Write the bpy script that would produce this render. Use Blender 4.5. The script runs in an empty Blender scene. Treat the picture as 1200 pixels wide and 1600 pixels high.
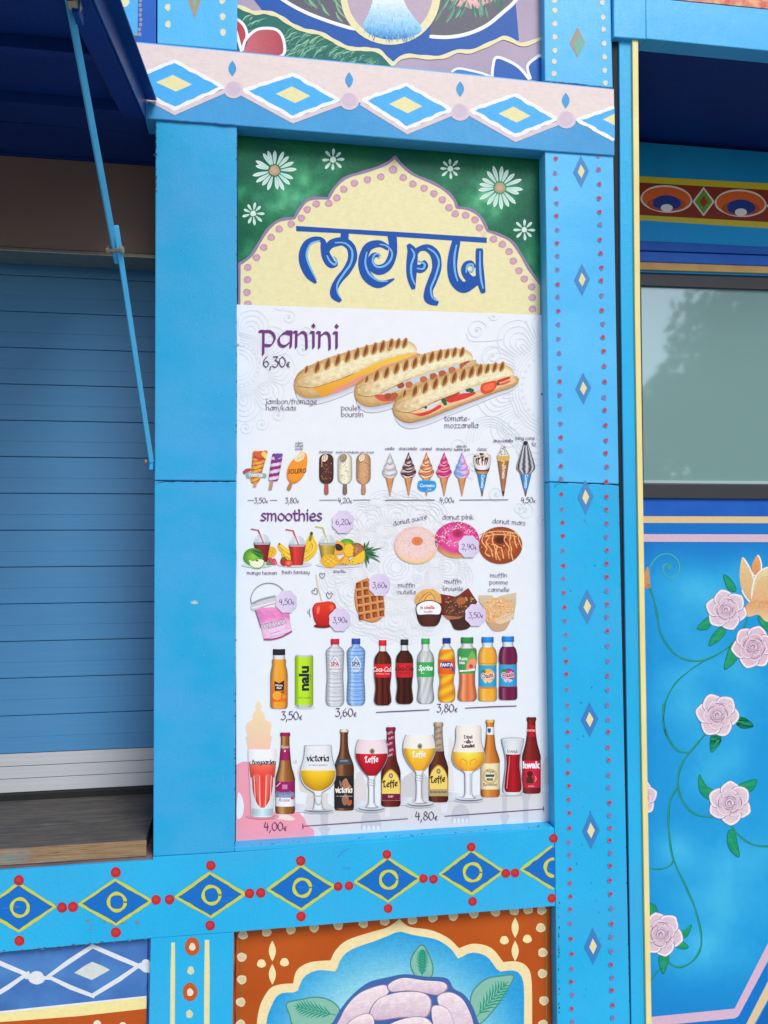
import bpy, bmesh, math, random
from math import sin, cos, pi, radians
from mathutils import Vector, Matrix, noise
from mathutils.geometry import tessellate_polygon

# ------------------------------------------------------------------ camera
S = bpy.context.scene
F, D, CZ = 1250.0, 2.35, 2.0
YAW, PIT, ROL = radians(9.488), radians(2.067), radians(-0.248)
_w = Vector((sin(YAW)*cos(PIT), cos(YAW)*cos(PIT), sin(PIT)))
_r = _w.cross(Vector((0, 0, 1))).normalized(); _u = _r.cross(_w)
CR = cos(ROL)*_r + sin(ROL)*_u
CU = -sin(ROL)*_r + cos(ROL)*_u
CAM = Vector((0.0, -D, CZ))
cd = bpy.data.cameras.new('camera'); cam = bpy.data.objects.new('camera', cd)
S.collection.objects.link(cam); S.camera = cam
cam.matrix_world = Matrix(((CR.x, CU.x, -_w.x, CAM.x), (CR.y, CU.y, -_w.y, CAM.y),
                           (CR.z, CU.z, -_w.z, CAM.z), (0, 0, 0, 1)))
cd.sensor_fit = 'VERTICAL'; cd.sensor_height = 24.0; cd.lens = F*24.0/1600.0
cd.clip_start = 0.05; cd.clip_end = 400

# ------------------------------------------------------------------ world, sun, exposure
SUN_EL, SUN_AZ = radians(44), radians(22)      # azimuth measured from the facade's normal, towards the right
W = bpy.data.worlds.new('World'); S.world = W; W.use_nodes = True
nt = W.node_tree; bg = nt.nodes['Background']
sk = nt.nodes.new('ShaderNodeTexSky'); sk.sky_type = 'NISHITA'; sk.sun_disc = False
sk.sun_elevation = SUN_EL; sk.sun_rotation = pi - SUN_AZ; sk.air_density = 1.0; sk.dust_density = 1.2; sk.ozone_density = 1.0
nt.links.new(sk.outputs[0], bg.inputs[0]); bg.inputs[1].default_value = 0.15
sl = bpy.data.lights.new('sun', 'SUN'); sl.energy = 2.25; sl.angle = radians(24); sl.color = (1.0, 0.965, 0.92)
so = bpy.data.objects.new('sun', sl); S.collection.objects.link(so)
sd = Vector((sin(SUN_AZ)*cos(SUN_EL), -cos(SUN_AZ)*cos(SUN_EL), sin(SUN_EL)))
so.rotation_euler = sd.to_track_quat('Z', 'Y').to_euler(); so.location = (2, -4, 5)
vs = S.view_settings
vs.view_transform = 'Standard'; vs.look = 'None'; vs.exposure = 0.0; vs.gamma = 1.0
vs.use_curve_mapping = False
S.render.engine = 'CYCLES'

# ------------------------------------------------------------------ helpers
K = (0.93, 0.96, 1.0)          # white balance of the paint swatches taken off the photograph
GAIN = 1.0
def lin(c):
    out = []
    for i in range(3):
        v = max(0, min(255, c[i]))/255.0
        v = v/12.92 if v <= 0.04045 else ((v+0.055)/1.055)**2.4
        out.append(min(0.92, v*GAIN/K[i]))
    return out
def mix(a, b, t):
    t = max(0, min(1, t)); return tuple(a[i]+(b[i]-a[i])*t for i in range(3))
def sc(c, k): return tuple(x*k for x in c)
def U(px, py, dep=0.0):
    d = _w*F + CR*(px-600.0) - CU*(py-800.0)
    return CAM + d*((D+dep)/d.y)
def link(o):
    S.collection.objects.link(o); return o
def thing(name, label, cat, loc=(0, 0, 0), group=None):
    o = link(bpy.data.objects.new(name, None)); o.location = loc; o.empty_display_size = 0.1
    o['label'] = label; o['category'] = cat
    if group: o['group'] = group
    return o
def wloc(p):
    return p.location if p.parent is None else Vector((0, 0, 0))
def setp(o, parent):
    if parent is not None:
        o.parent = parent; o.matrix_parent_inverse = Matrix.Translation(-wloc(parent))
    return o
def tag(o, label=None, cat=None, group=None, kind=None):
    if label: o['label'] = label
    if cat: o['category'] = cat
    if group: o['group'] = group
    if kind: o['kind'] = kind
    return o
def mesh_obj(name, verts, faces, mat, parent=None, smooth=False, cols=None):
    me = bpy.data.meshes.new(name); me.from_pydata([tuple(v) for v in verts], [], faces)
    me.materials.append(mat)
    if cols is not None:
        at = me.color_attributes.new('Col', 'FLOAT_COLOR', 'POINT')
        flat = []
        for c in cols: flat.extend((c[0], c[1], c[2], 1.0))
        at.data.foreach_set('color', flat)
    if smooth: me.polygons.foreach_set('use_smooth', [True]*len(me.polygons))
    me.update()
    o = link(bpy.data.objects.new(name, me)); return setp(o, parent)

def nodes_mat(name, rough=0.5, spec=0.5, coat=0.0, metal=0.0):
    m = bpy.data.materials.new(name); m.use_nodes = True
    b = m.node_tree.nodes['Principled BSDF']
    b.inputs['Roughness'].default_value = rough; b.inputs['Specular IOR Level'].default_value = spec
    b.inputs['Coat Weight'].default_value = coat; b.inputs['Metallic'].default_value = metal
    return m, m.node_tree, b
def N(nt, typ, **kw):
    n = nt.nodes.new(typ)
    for k, v in kw.items(): setattr(n, k, v)
    return n
def noise_node(nt, scale, detail=4, rough=0.55, vec=None):
    n = N(nt, 'ShaderNodeTexNoise'); n.inputs['Scale'].default_value = scale
    n.inputs['Detail'].default_value = detail; n.inputs['Roughness'].default_value = rough
    if vec is not None: nt.links.new(vec, n.inputs['Vector'])
    return n
def stretch(nt, vec, s):
    m = N(nt, 'ShaderNodeMapping'); m.inputs['Scale'].default_value = s
    nt.links.new(vec, m.inputs['Vector']); return m.outputs[0]
def ramp(nt, src, p0, p1, c0=0.0, c1=1.0):
    r = N(nt, 'ShaderNodeMapRange'); r.inputs[1].default_value = p0; r.inputs[2].default_value = p1
    r.inputs[3].default_value = c0; r.inputs[4].default_value = c1
    nt.links.new(src, r.inputs[0]); return r.outputs[0]
def mixc(nt, fac, a, b, mode='MIX'):
    m = N(nt, 'ShaderNodeMix', data_type='RGBA', blend_type=mode)
    if isinstance(fac, (int, float)): m.inputs[0].default_value = fac
    else: nt.links.new(fac, m.inputs[0])
    for i, x in ((6, a), (7, b)):
        if isinstance(x, (tuple, list)): m.inputs[i].default_value = (x[0], x[1], x[2], 1)
        else: nt.links.new(x, m.inputs[i])
    return m.outputs[2]
def add_bump(nt, b, hsrc, strength, dist=0.002):
    n = N(nt, 'ShaderNodeBump'); n.inputs['Strength'].default_value = strength; n.inputs['Distance'].default_value = dist
    nt.links.new(hsrc, n.inputs['Height']); nt.links.new(n.outputs[0], b.inputs['Normal'])

def paint_mat(name, c1, c2, c3=None, scale=3.0, speck=0.06, rough=0.42, bump=0.25, dirt=0.25):
    """airbrushed, hand-rolled oil paint: low-frequency change between two tones, spray speckle, grime and chips"""
    m, nt, b = nodes_mat(name, rough, 0.25)
    co = N(nt, 'ShaderNodeTexCoord').outputs['Object']
    n1 = noise_node(nt, scale, 3, 0.5, co)
    f = ramp(nt, n1.outputs[0], 0.36, 0.64)
    col = mixc(nt, f, lin(c1), lin(c2))
    if c3 is not None:
        n2 = noise_node(nt, scale*0.6, 3, 0.6, stretch(nt, co, (1.0, 1.0, 1.7)))
        col = mixc(nt, ramp(nt, n2.outputs[0], 0.48, 0.72), col, lin(c3))
    n3 = noise_node(nt, 420, 2, 0.7, co)
    col = mixc(nt, 1.0, col, mixc(nt, n3.outputs[0], (1-speck*1.6,)*3, (1+speck*1.6,)*3), 'MULTIPLY')
    # faint brush streaks and grime
    n4 = noise_node(nt, 14, 6, 0.7, stretch(nt, co, (9.0, 9.0, 1.2)))
    col = mixc(nt, ramp(nt, n4.outputs[0], 0.55, 0.8, 0, dirt*0.5), col, sc2(col_dark(c1)))
    n5 = noise_node(nt, 55, 5, 0.75, co)
    col = mixc(nt, ramp(nt, n5.outputs[0], 0.70, 0.74, 0, dirt*1.6), col, sc2(lin(sc(c1, 0.45))))
    nt.links.new(col, b.inputs['Base Color'])
    nb = noise_node(nt, 190, 3, 0.6, co)
    nb2 = noise_node(nt, 24, 4, 0.6, co)
    ad = N(nt, 'ShaderNodeMath', operation='MULTIPLY_ADD'); nt.links.new(nb2.outputs[0], ad.inputs[0]); ad.inputs[1].default_value = 1.6
    nt.links.new(nb.outputs[0], ad.inputs[2])
    add_bump(nt, b, ad.outputs[0], bump, 0.0016)
    r2 = ramp(nt, n4.outputs[0], 0.3, 0.8, rough-0.06, rough+0.14); nt.links.new(r2, b.inputs['Roughness'])
    return m
def col_dark(c): return lin(sc(c, 0.72))
def sc2(c): return tuple(c)
def attr_mat(name, rough=0.4, amt=0.06, scale=60, bump=0.15, spec=0.16, fine=0.0, streak=0.0):
    m, nt, b = nodes_mat(name, rough, spec)
    a = N(nt, 'ShaderNodeAttribute', attribute_name='Col')
    co = N(nt, 'ShaderNodeTexCoord').outputs['Object']
    n1 = noise_node(nt, scale, 4, 0.6, co)
    col = mixc(nt, 1.0, a.outputs['Color'], mixc(nt, ramp(nt, n1.outputs[0], 0.25, 0.75), (1-amt,)*3, (1+amt,)*3), 'MULTIPLY')
    if fine > 0:
        n2 = noise_node(nt, 600, 2, 0.7, co)
        col = mixc(nt, 1.0, col, mixc(nt, ramp(nt, n2.outputs[0], 0.3, 0.7), (1-fine,)*3, (1+fine,)*3), 'MULTIPLY')
    if streak > 0:
        n3 = noise_node(nt, 40, 4, 0.6, stretch(nt, co, (1, 1, 7)))
        col = mixc(nt, 1.0, col, mixc(nt, ramp(nt, n3.outputs[0], 0.3, 0.7), (1-streak,)*3, (1+streak,)*3), 'MULTIPLY')
    nt.links.new(col, b.inputs['Base Color'])
    if bump > 0: add_bump(nt, b, noise_node(nt, 170, 3, 0.6, co).outputs[0], bump, 0.0012)
    return m
def plain_mat(name, c, rough=0.5, metal=0.0, amt=0.1, scale=20, bump=0.1, st=(1, 1, 1), bs=120):
    m, nt, b = nodes_mat(name, rough, 0.5, 0, metal)
    co = N(nt, 'ShaderNodeTexCoord').outputs['Object']
    n1 = noise_node(nt, scale, 5, 0.6, stretch(nt, co, st))
    l = lin(c)
    col = mixc(nt, ramp(nt, n1.outputs[0], 0.3, 0.7), [x*(1-amt) for x in l], [min(1, x*(1+amt)) for x in l])
    nt.links.new(col, b.inputs['Base Color'])
    if bump > 0: add_bump(nt, b, noise_node(nt, bs, 4, 0.6, stretch(nt, co, st)).outputs[0], bump, 0.002)
    return m

# prism: a slab whose front face is given in photo pixels lying at depth d0, running back to depth d1
def prism_geo(pts, d0, d1, verts, faces, world=False):
    P = [Vector(p) for p in pts] if world else [U(x, y, d0) for x, y in pts]
    n0 = len(verts); n = len(P)
    area = sum(P[i].x*P[(i+1) % n].z-P[(i+1) % n].x*P[i].z for i in range(n))
    if area < 0: P.reverse()
    for p in P: verts.append(Vector((p.x, d0, p.z)))
    for p in P: verts.append(Vector((p.x, d1, p.z)))
    faces.append(list(range(n0, n0+n)))
    faces.append(list(range(n0+2*n-1, n0+n-1, -1)))
    for i in range(n):
        j = (i+1) % n; faces.append([n0+i, n0+n+i, n0+n+j, n0+j])
def bevel_obj(o, w, seg=2):
    bm = bmesh.new(); bm.from_mesh(o.data)
    bmesh.ops.recalc_face_normals(bm, faces=bm.faces)
    bmesh.ops.bevel(bm, geom=[e for e in bm.edges], offset=w, segments=seg, affect='EDGES', profile=0.6)
    bm.to_mesh(o.data); bm.free()
    o.data.polygons.foreach_set('use_smooth', [False]*len(o.data.polygons)); o.data.update()
    return o
def prism(name, pts, d0, d1, mat, parent=None, bev=0.003, world=False):
    v, f = [], []; prism_geo(pts, d0, d1, v, f, world)
    o = mesh_obj(name, v, f, mat, parent)
    if bev: bevel_obj(o, bev)
    return o
def box(name, a, b, mat, parent=None, bev=0.0):
    x0, y0, z0 = a; x1, y1, z1 = b
    v = [(x0, y0, z0), (x1, y0, z0), (x1, y1, z0), (x0, y1, z0), (x0, y0, z1), (x1, y0, z1), (x1, y1, z1), (x0, y1, z1)]
    f = [(0, 3, 2, 1), (4, 5, 6, 7), (0, 1, 5, 4), (1, 2, 6, 5), (2, 3, 7, 6), (3, 0, 4, 7)]
    o = mesh_obj(name, v, f, mat, parent)
    if bev: bevel_obj(o, bev)
    return o
def cr(pts, n=6, closed=False):
    """Catmull-Rom through points (any tuple length)"""
    out = []; m = len(pts)
    rng = m if closed else m-1
    for i in range(rng):
        if closed: p0, p1, p2, p3 = pts[(i-1) % m], pts[i], pts[(i+1) % m], pts[(i+2) % m]
        else: p0, p1, p2, p3 = pts[max(i-1, 0)], pts[i], pts[i+1], pts[min(i+2, m-1)]
        for k in range(n):
            t = k/n; t2 = t*t; t3 = t2*t
            out.append(tuple(0.5*((2*p1[j])+(-p0[j]+p2[j])*t+(2*p0[j]-5*p1[j]+4*p2[j]-p3[j])*t2+(-p0[j]+3*p1[j]-3*p2[j]+p3[j])*t3) for j in range(len(p1))))
    if not closed: out.append(tuple(pts[-1]))
    return out
def hull(pts):
    pts = sorted(set(pts))
    if len(pts) < 3: return pts
    def half(ps):
        h = []
        for p in ps:
            while len(h) > 1 and (h[-1][0]-h[-2][0])*(p[1]-h[-2][1])-(h[-1][1]-h[-2][1])*(p[0]-h[-2][0]) <= 0: h.pop()
            h.append(p)
        return h
    a = half(pts); b = half(pts[::-1]); return a[:-1]+b[:-1]
def resample(pts, n):
    L = [0.0]
    for i in range(1, len(pts)): L.append(L[-1]+math.dist(pts[i][:2], pts[i-1][:2]))
    out = []; j = 0
    for k in range(n):
        s = L[-1]*k/(n-1)
        while j < len(L)-2 and L[j+1] < s: j += 1
        t = (s-L[j])/max(1e-9, L[j+1]-L[j]); t = min(1, max(0, t))
        out.append(tuple(pts[j][q]+(pts[j+1][q]-pts[j][q])*t for q in range(len(pts[0]))))
    return out

STEP = 1.2e-5
class Pic:
    """flat paint or print, drawn as thin coloured sheets on a plane at depth dep"""
    def __init__(s, dep, off=0.0006, clip=None):
        s.dep = dep; s.off = off; s.v = []; s.f = []; s.c = []; s.lv = 0; s.clip = clip; s.hold = False
    def P(s, x, y): return U(x, y, s.dep - s.off - s.lv*STEP)
    def up(s):
        s.lv += 0.22 if s.hold else 1
    def add(s, pts, faces, cols):
        n = len(s.v)
        for (x, y) in pts: s.v.append(s.P(x, y))
        s.c.extend(lin(c) for c in cols)
        s.f.extend([tuple(n+i for i in f) for f in faces])
    def poly(s, pts, col):
        if len(pts) < 3: return
        if s.clip: pts = clip_poly(pts, s.clip)
        if len(pts) < 3: return
        tri = tessellate_polygon([[Vector((x, y, 0)) for x, y in pts]])
        cols = [col(x, y) if callable(col) else col for x, y in pts]
        fs = []
        for t in tri:
            a, b, c = [pts[i] for i in t]
            ar = (b[0]-a[0])*(c[1]-a[1])-(b[1]-a[1])*(c[0]-a[0])
            if abs(ar) < 1e-7: continue
            fs.append(tuple(t) if ar < 0 else (t[0], t[2], t[1]))
        s.add(pts, fs, cols); s.up()
    def ell(s, cx, cy, rx, ry=None, col=(0, 0, 0), rot=0, n=20, a0=0, a1=2*pi, wob=0, seed=0):
        ry = rx if ry is None else ry; pts = []
        full = abs(a1-a0-2*pi) < 1e-6
        for i in range(n if full else n+1):
            a = a0+(a1-a0)*i/n
            k = 1+wob*sin(3*a+seed)+wob*0.7*sin(5*a+seed*2.3)
            x, y = rx*k*cos(a), ry*k*sin(a)
            pts.append((cx+x*cos(rot)-y*sin(rot), cy+x*sin(rot)+y*cos(rot)))
        s.poly(pts, col)
    def radial(s, cx, cy, rx, ry, c0, c1, n=20, pw=1.0, rot=0, rings=4):
        pts = [(cx, cy)]; cols = [c0]; fs = []
        for r in range(1, rings+1):
            for i in range(n):
                a = 2*pi*i/n; k = r/rings; x, y = rx*k*cos(a), ry*k*sin(a)
                pts.append((cx+x*cos(rot)-y*sin(rot), cy+x*sin(rot)+y*cos(rot))); cols.append(mix(c0, c1, k**pw))
        for i in range(n):
            fs.append((0, 1+(i+1) % n, 1+i))
            for r in range(rings-1):
                a = 1+r*n+i; b = 1+r*n+(i+1) % n; fs.append((a, b, b+n, a+n))
        s.add(pts, fs, cols); s.up()
    def line(s, pts, w, col, w1=None, cap=True):
        """ribbon; pts may carry a third value = width factor"""
        if len(pts) < 2: return
        if s.clip:
            runs = []; cur = []
            for p in pts:
                if inside(p, s.clip): cur.append(p)
                else:
                    if len(cur) > 1: runs.append(cur)
                    cur = []
            if len(cur) > 1: runs.append(cur)
            if len(runs) != 1 or len(runs[0]) != len(pts):
                cl = s.clip; s.clip = None
                for r in runs: s.line(r, w, col, w1, cap)
                s.clip = cl; return
        n = len(pts); L = []; R = []
        for i, p in enumerate(pts):
            a = pts[max(0, i-1)]; b = pts[min(n-1, i+1)]
            dx, dy = b[0]-a[0], b[1]-a[1]; l = math.hypot(dx, dy) or 1
            ww = (w if w1 is None else w+(w1-w)*i/(n-1))*0.5
            if len(p) > 2: ww *= p[2]
            if i in (0, n-1) and cap:
                e = ww*0.35*(-1 if i == 0 else 1); px, py = p[0]+dx/l*e, p[1]+dy/l*e; ww *= 0.8
            else: px, py = p[0], p[1]
            nx, ny = -dy/l*ww, dx/l*ww
            L.append((px+nx, py+ny)); R.append((px-nx, py-ny))
        P = L+R; fs = [(i, i+1, n+i+1, n+i) for i in range(n-1)]
        cl = s.clip
        cols = [col(x, y) if callable(col) else col for x, y in P]
        s.add(P, fs, cols); s.up()
    def blob(s, pts, colf, rings=6, c=None):
        """filled outline with inner rings so that paint can blend from rim to middle; colf(k) with k = 0 middle .. 1 rim"""
        n = len(pts); cx = sum(q[0] for q in pts)/n; cy = sum(q[1] for q in pts)/n
        if c: cx, cy = c
        P = [(cx, cy)]; cols = [colf(0, cx, cy)]; fs = []
        for r in range(1, rings+1):
            for q in pts:
                x, y = mix2((cx, cy), q, r/rings); P.append((x, y)); cols.append(colf(r/rings, x, y))
        for i in range(n):
            fs.append((0, 1+(i+1) % n, 1+i))
            for r in range(rings-1):
                a = 1+r*n+i; b = 1+r*n+(i+1) % n; fs.append((a, b, b+n, a+n))
        s.add(P, fs, cols); s.up()
    def grid(s, fn, nu, nv, colf):
        pts = []; cols = []
        for j in range(nv+1):
            for i in range(nu+1):
                u, v = i/nu, j/nv; pts.append(fn(u, v)); cols.append(colf(u, v))
        fs = [(j*(nu+1)+i, (j+1)*(nu+1)+i, (j+1)*(nu+1)+i+1, j*(nu+1)+i+1) for j in range(nv) for i in range(nu)]
        s.add(pts, fs, cols); s.up()
    def lens(s, top, bot, nu, nv, colf):
        T = resample(top, nu+1); B = resample(bot, nu+1)
        s.grid(lambda u, v: mix2(T[round(u*nu)], B[round(u*nu)], v), nu, nv, colf)
    def rev(s, cx, prof, colf, nu=8, nv=None, lean=0.0, edge=None):
        """bottle/glass: prof [(y, halfwidth)], colf(u in -1..1, y)"""
        rows = cr([(float(y), float(h)) for y, h in prof], 5)
        rows = resample(rows, max(4, int((rows[-1][0]-rows[0][0])/1.0)))
        rows = [(y, max(0.05, h)) for y, h in rows]
        y0 = rows[0][0]
        pts = []; cols = []
        for y, h in rows:
            for i in range(nu+1):
                u = -1+2*i/nu; u2 = sin(u*pi/2)
                pts.append((cx+lean*(y-y0)+h*u2, y+0.05*h*(1-u2*u2))); cols.append(colf(u2, y))
        nv = len(rows)-1
        fs = [(j*(nu+1)+i, (j+1)*(nu+1)+i, (j+1)*(nu+1)+i+1, j*(nu+1)+i+1) for j in range(nv) for i in range(nu)]
        s.add(pts, fs, cols); s.up()
        if edge:
            for sg in (-1, 1): s.line([(cx+lean*(y-y0)+sg*h, y+.0) for y, h in rows], edge[1], edge[0])
    def build(s, name, parent, mat, label=None):
        o = mesh_obj(name, s.v, s.f, mat, parent, cols=s.c)
        if label: o['label'] = label
        return o
def mix2(a, b, t): return (a[0]+(b[0]-a[0])*t, a[1]+(b[1]-a[1])*t)
def inside(p, c): # c = convex polygon
    sgn = 0
    for i in range(len(c)):
        a, b = c[i], c[(i+1) % len(c)]
        k = (b[0]-a[0])*(p[1]-a[1])-(b[1]-a[1])*(p[0]-a[0])
        if sgn == 0: sgn = 1 if k > 0 else -1
        elif k*sgn < 0: return False
    return True
def clip_poly(pts, c):
    out = list(pts); n = len(c)
    cx = sum(p[0] for p in c)/n; cy = sum(p[1] for p in c)/n
    for i in range(n):
        a, b = c[i], c[(i+1) % n]
        f = lambda p: (b[0]-a[0])*(p[1]-a[1])-(b[1]-a[1])*(p[0]-a[0])
        sg = 1 if f((cx, cy)) > 0 else -1
        new = []
        for k in range(len(out)):
            p, q = out[k], out[(k+1) % len(out)]; fp, fq = f(p)*sg, f(q)*sg
            if fp >= 0: new.append(p)
            if (fp >= 0) != (fq >= 0):
                t = fp/(fp-fq); new.append(mix2(p, q, t))
        out = new
        if len(out) < 3: return []
    return out

# ------------------------------------------------------------------ brush alphabet used on the poster
GL = {
 'a': (1.0, [(1, [(.78, .86), (.4, .9), (.1, .55), (.16, .16), (.45, .06), (.76, .34)]), (0, [(.5, 1.0), (.84, 1.0), (.8, .0)])]),
 'b': (.92, [(0, [(0, 1.5), (.12, 1.45), (.12, .08)]), (1, [(.12, .1), (.5, .06), (.76, .42), (.6, .85), (.12, .86)])]),
 'c': (.85, [(1, [(.7, .85), (.38, .98), (.08, .6), (.15, .15), (.5, .02), (.75, .2)])]),
 'd': (.98, [(1, [(.74, .86), (.35, .9), (.06, .5), (.2, .08), (.5, .05), (.76, .3)]), (0, [(.74, 1.5), (.78, 0)])]),
 'e': (.88, [(1, [(.1, .5), (.68, .55), (.66, .88), (.36, .98), (.07, .55), (.2, .1), (.5, .02), (.76, .15)])]),
 'f': (.68, [(1, [(.65, 1.4), (.42, 1.48), (.28, 1.2), (.28, .5), (.26, -.35)]), (0, [(0, .95), (.6, .95)])]),
 'g': (.95, [(1, [(.72, .86), (.34, .9), (.06, .5), (.2, .1), (.7, .3)]), (1, [(.76, 1), (.78, .2), (.7, -.32), (.35, -.45), (.05, -.25)])]),
 'h': (.92, [(0, [(0, 1.5), (.12, 1.45), (.1, 0)]), (1, [(.1, .7), (.45, .95), (.7, .75), (.72, .0)])]),
 'i': (.42, [(0, [(.02, 1), (.2, 1), (.2, 0)]), (2, [(.2, 1.42)])]),
 'j': (.45, [(1, [(.2, 1), (.25, .2), (.18, -.35), (-.12, -.4)]), (2, [(.2, 1.42)])]),
 'k': (.85, [(0, [(0, 1.5), (.12, 1.45), (.1, 0)]), (0, [(.65, .95), (.15, .5), (.74, .0)])]),
 'l': (.38, [(0, [(0, 1.5), (.16, 1.5), (.15, 0)])]),
 'm': (1.32, [(0, [(-.02, 1), (.14, 1), (.12, 0)]), (1, [(.12, .72), (.38, .98), (.58, .8), (.58, 0)]), (1, [(.58, .72), (.85, .98), (1.05, .8), (1.1, -.08)])]),
 'n': (.95, [(0, [(-.02, 1), (.14, 1), (.12, 0)]), (1, [(.12, .68), (.45, .98), (.7, .8), (.74, -.08)])]),
 'o': (.92, [(1, [(.42, .98), (.1, .7), (.1, .28), (.42, .02), (.76, .28), (.76, .7), (.42, .98)])]),
 'p': (.95, [(0, [(-.1, 1), (.14, 1), (.12, -.5)]), (1, [(.12, .98), (.55, .98), (.8, .6), (.6, .12), (.2, .1)])]),
 'r': (.6, [(0, [(-.02, 1), (.14, 1), (.12, 0)]), (1, [(.12, .65), (.3, .93), (.58, .93)])]),
 's': (.75, [(1, [(.62, .9), (.32, 1), (.1, .78), (.36, .52), (.62, .26), (.35, .02), (-.02, .1)])]),
 't': (.7, [(1, [(.26, 1.4), (.25, .35), (.4, .03), (.66, .12)]), (0, [(0, .98), (.62, .98)])]),
 'u': (.95, [(1, [(.1, 1), (.1, .35), (.3, .03), (.58, .1), (.72, .4)]), (0, [(.72, 1), (.76, 0)])]),
 'v': (.8, [(0, [(.05, 1), (.38, .02), (.72, 1)])]),
 'w': (1.2, [(1, [(.1, 1), (.1, .3), (.3, .03), (.55, .3), (.56, .9)]), (1, [(.56, .4), (.75, .03), (1.0, .3), (1.02, 1)])]),
 'x': (.8, [(0, [(.05, 1), (.7, 0)]), (0, [(.68, 1), (.05, 0)])]),
 'y': (.9, [(1, [(.1, 1), (.1, .4), (.35, .1), (.7, .4)]), (1, [(.74, 1), (.74, .1), (.6, -.35), (.2, -.42)])]),
 'z': (.8, [(0, [(.05, .97), (.68, .97), (.08, .04), (.72, .04)])]),
 '/': (.6, [(0, [(.55, 1.5), (.05, -.3)])]),
 '-': (.6, [(0, [(.1, .5), (.5, .5)])]),
 ' ': (.5, []),
 'L': (.92, [(0, [(.3, 1.6), (.22, .1)]), (1, [(-.05, 1.15), (.1, 1.5), (.5, 1.6), (.62, 1.35)]), (1, [(.05, .12), (.4, .12), (.62, -.04), (.9, .2)])]),
 'H': (1.05, [(0, [(.15, 1.5), (.15, 0)]), (1, [(.15, .9), (.6, 1.0), (.8, .6), (.7, -.2)]), (0, [(.6, 1.5), (.75, 1.1)])]),
 'T': (.95, [(0, [(.0, 1.4), (.85, 1.5)]), (1, [(.45, 1.45), (.25, .8), (.35, .1), (.75, .1)])]),
 'K': (1.0, [(0, [(.15, 1.5), (.15, 0)]), (1, [(.75, 1.45), (.25, .8), (.85, .0)])]),
 'R': (1.0, [(0, [(.15, 1.4), (.1, 0)]), (1, [(.1, 1.4), (.7, 1.4), (.65, .8), (.2, .75), (.85, .0)])]),
 ',': (.4, [(0, [(.2, .12), (.02, -.38)])]),
 '0': (.98, [(1, [(.45, 1.42), (.1, 1.0), (.1, .4), (.45, .02), (.82, .4), (.82, 1.0), (.45, 1.42)])]),
 '2': (.92, [(1, [(.08, 1.1), (.35, 1.42), (.7, 1.15), (.5, .6), (.05, .05)]), (0, [(.05, .05), (.8, .08)])]),
 '3': (.85, [(0, [(.1, 1.38), (.7, 1.4), (.32, .9)]), (1, [(.32, .9), (.7, .72), (.66, .2), (.3, -.02), (.0, .15)])]),
 '4': (.92, [(1, [(.3, 1.42), (.15, .9), (.1, .62), (.4, .58), (.8, .66)]), (0, [(.62, 1.2), (.58, 0)])]),
 '5': (.88, [(0, [(.72, 1.4), (.2, 1.38), (.14, .85)]), (1, [(.14, .85), (.55, .92), (.74, .5), (.5, .05), (.04, .08)])]),
 '6': (.9, [(1, [(.6, 1.42), (.2, 1.0), (.08, .4), (.4, .0), (.76, .38), (.5, .8), (.14, .55)])]),
 '8': (.9, [(1, [(.42, .78), (.15, 1.1), (.42, 1.42), (.7, 1.1), (.42, .78), (.06, .38), (.42, .0), (.78, .38), (.42, .78)])]),
 '9': (.9, [(1, [(.74, .95), (.4, .62), (.1, 1.0), (.4, 1.42), (.74, 1.0), (.68, .4), (.3, -.02)])]),
 'E': (.62, [(1, [(.55, .78), (.3, .82), (.08, .42), (.28, .02), (.55, .08)]), (0, [(.0, .52), (.42, .52)]), (0, [(.0, .34), (.38, .34)])]),
}
def twidth(s, x): return sum(GL[c][0] for c in s)*x
def brush(pic, s, x, y, xh, col, w=0.16, th=0.05, ang=40, align='c', rot=0.0, sx=1.0, slope=0.0):
    """write s with a slanted nib; x,y = anchor on the baseline, xh = x-height in px"""
    tw = twidth(s, xh*sx)
    ox = -tw/2 if align == 'c' else (0 if align == 'l' else -tw)
    na, nb = cos(radians(ang)), sin(radians(ang)); R, Q = cos(rot), sin(rot)
    nibp = []
    for k, (a, b) in enumerate(((1, 1), (1, -1), (-1, 1), (-1, -1))):
        nibp.append(((a*w*na - b*th*nb)/2*xh, (a*w*nb + b*th*na)/2*xh))
    pic.hold, h0 = True, pic.hold
    for ch in s:
        adv, strokes = GL[ch]
        for sm, pts in strokes:
            if sm == 2:
                q = 0.17; cx, cy = pts[0]; lst = [(cx-q*.8, cy), (cx, cy+q), (cx+q*.8, cy), (cx, cy-q)]
                lst = [(ox+px*xh*sx, py*xh) for px, py in lst]
                pic.poly([(x+px*R-py*Q, y-px*Q-py*R+slope*px) for px, py in lst], col); continue
            pl = cr(pts, 4) if sm == 1 else pts
            pl = [(ox+px*xh*sx, py*xh) for px, py in pl]
            for a, b in zip(pl[:-1], pl[1:]):
                hp = hull([(round(p[0]+n[0], 4), round(p[1]+n[1], 4)) for p in (a, b) for n in nibp])
                pic.poly([(x+px*R-py*Q, y-px*Q-py*R+slope*px) for px, py in hp], col)
        ox += adv*xh*sx
    pic.hold = h0; pic.up()
_tc = {}
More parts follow.
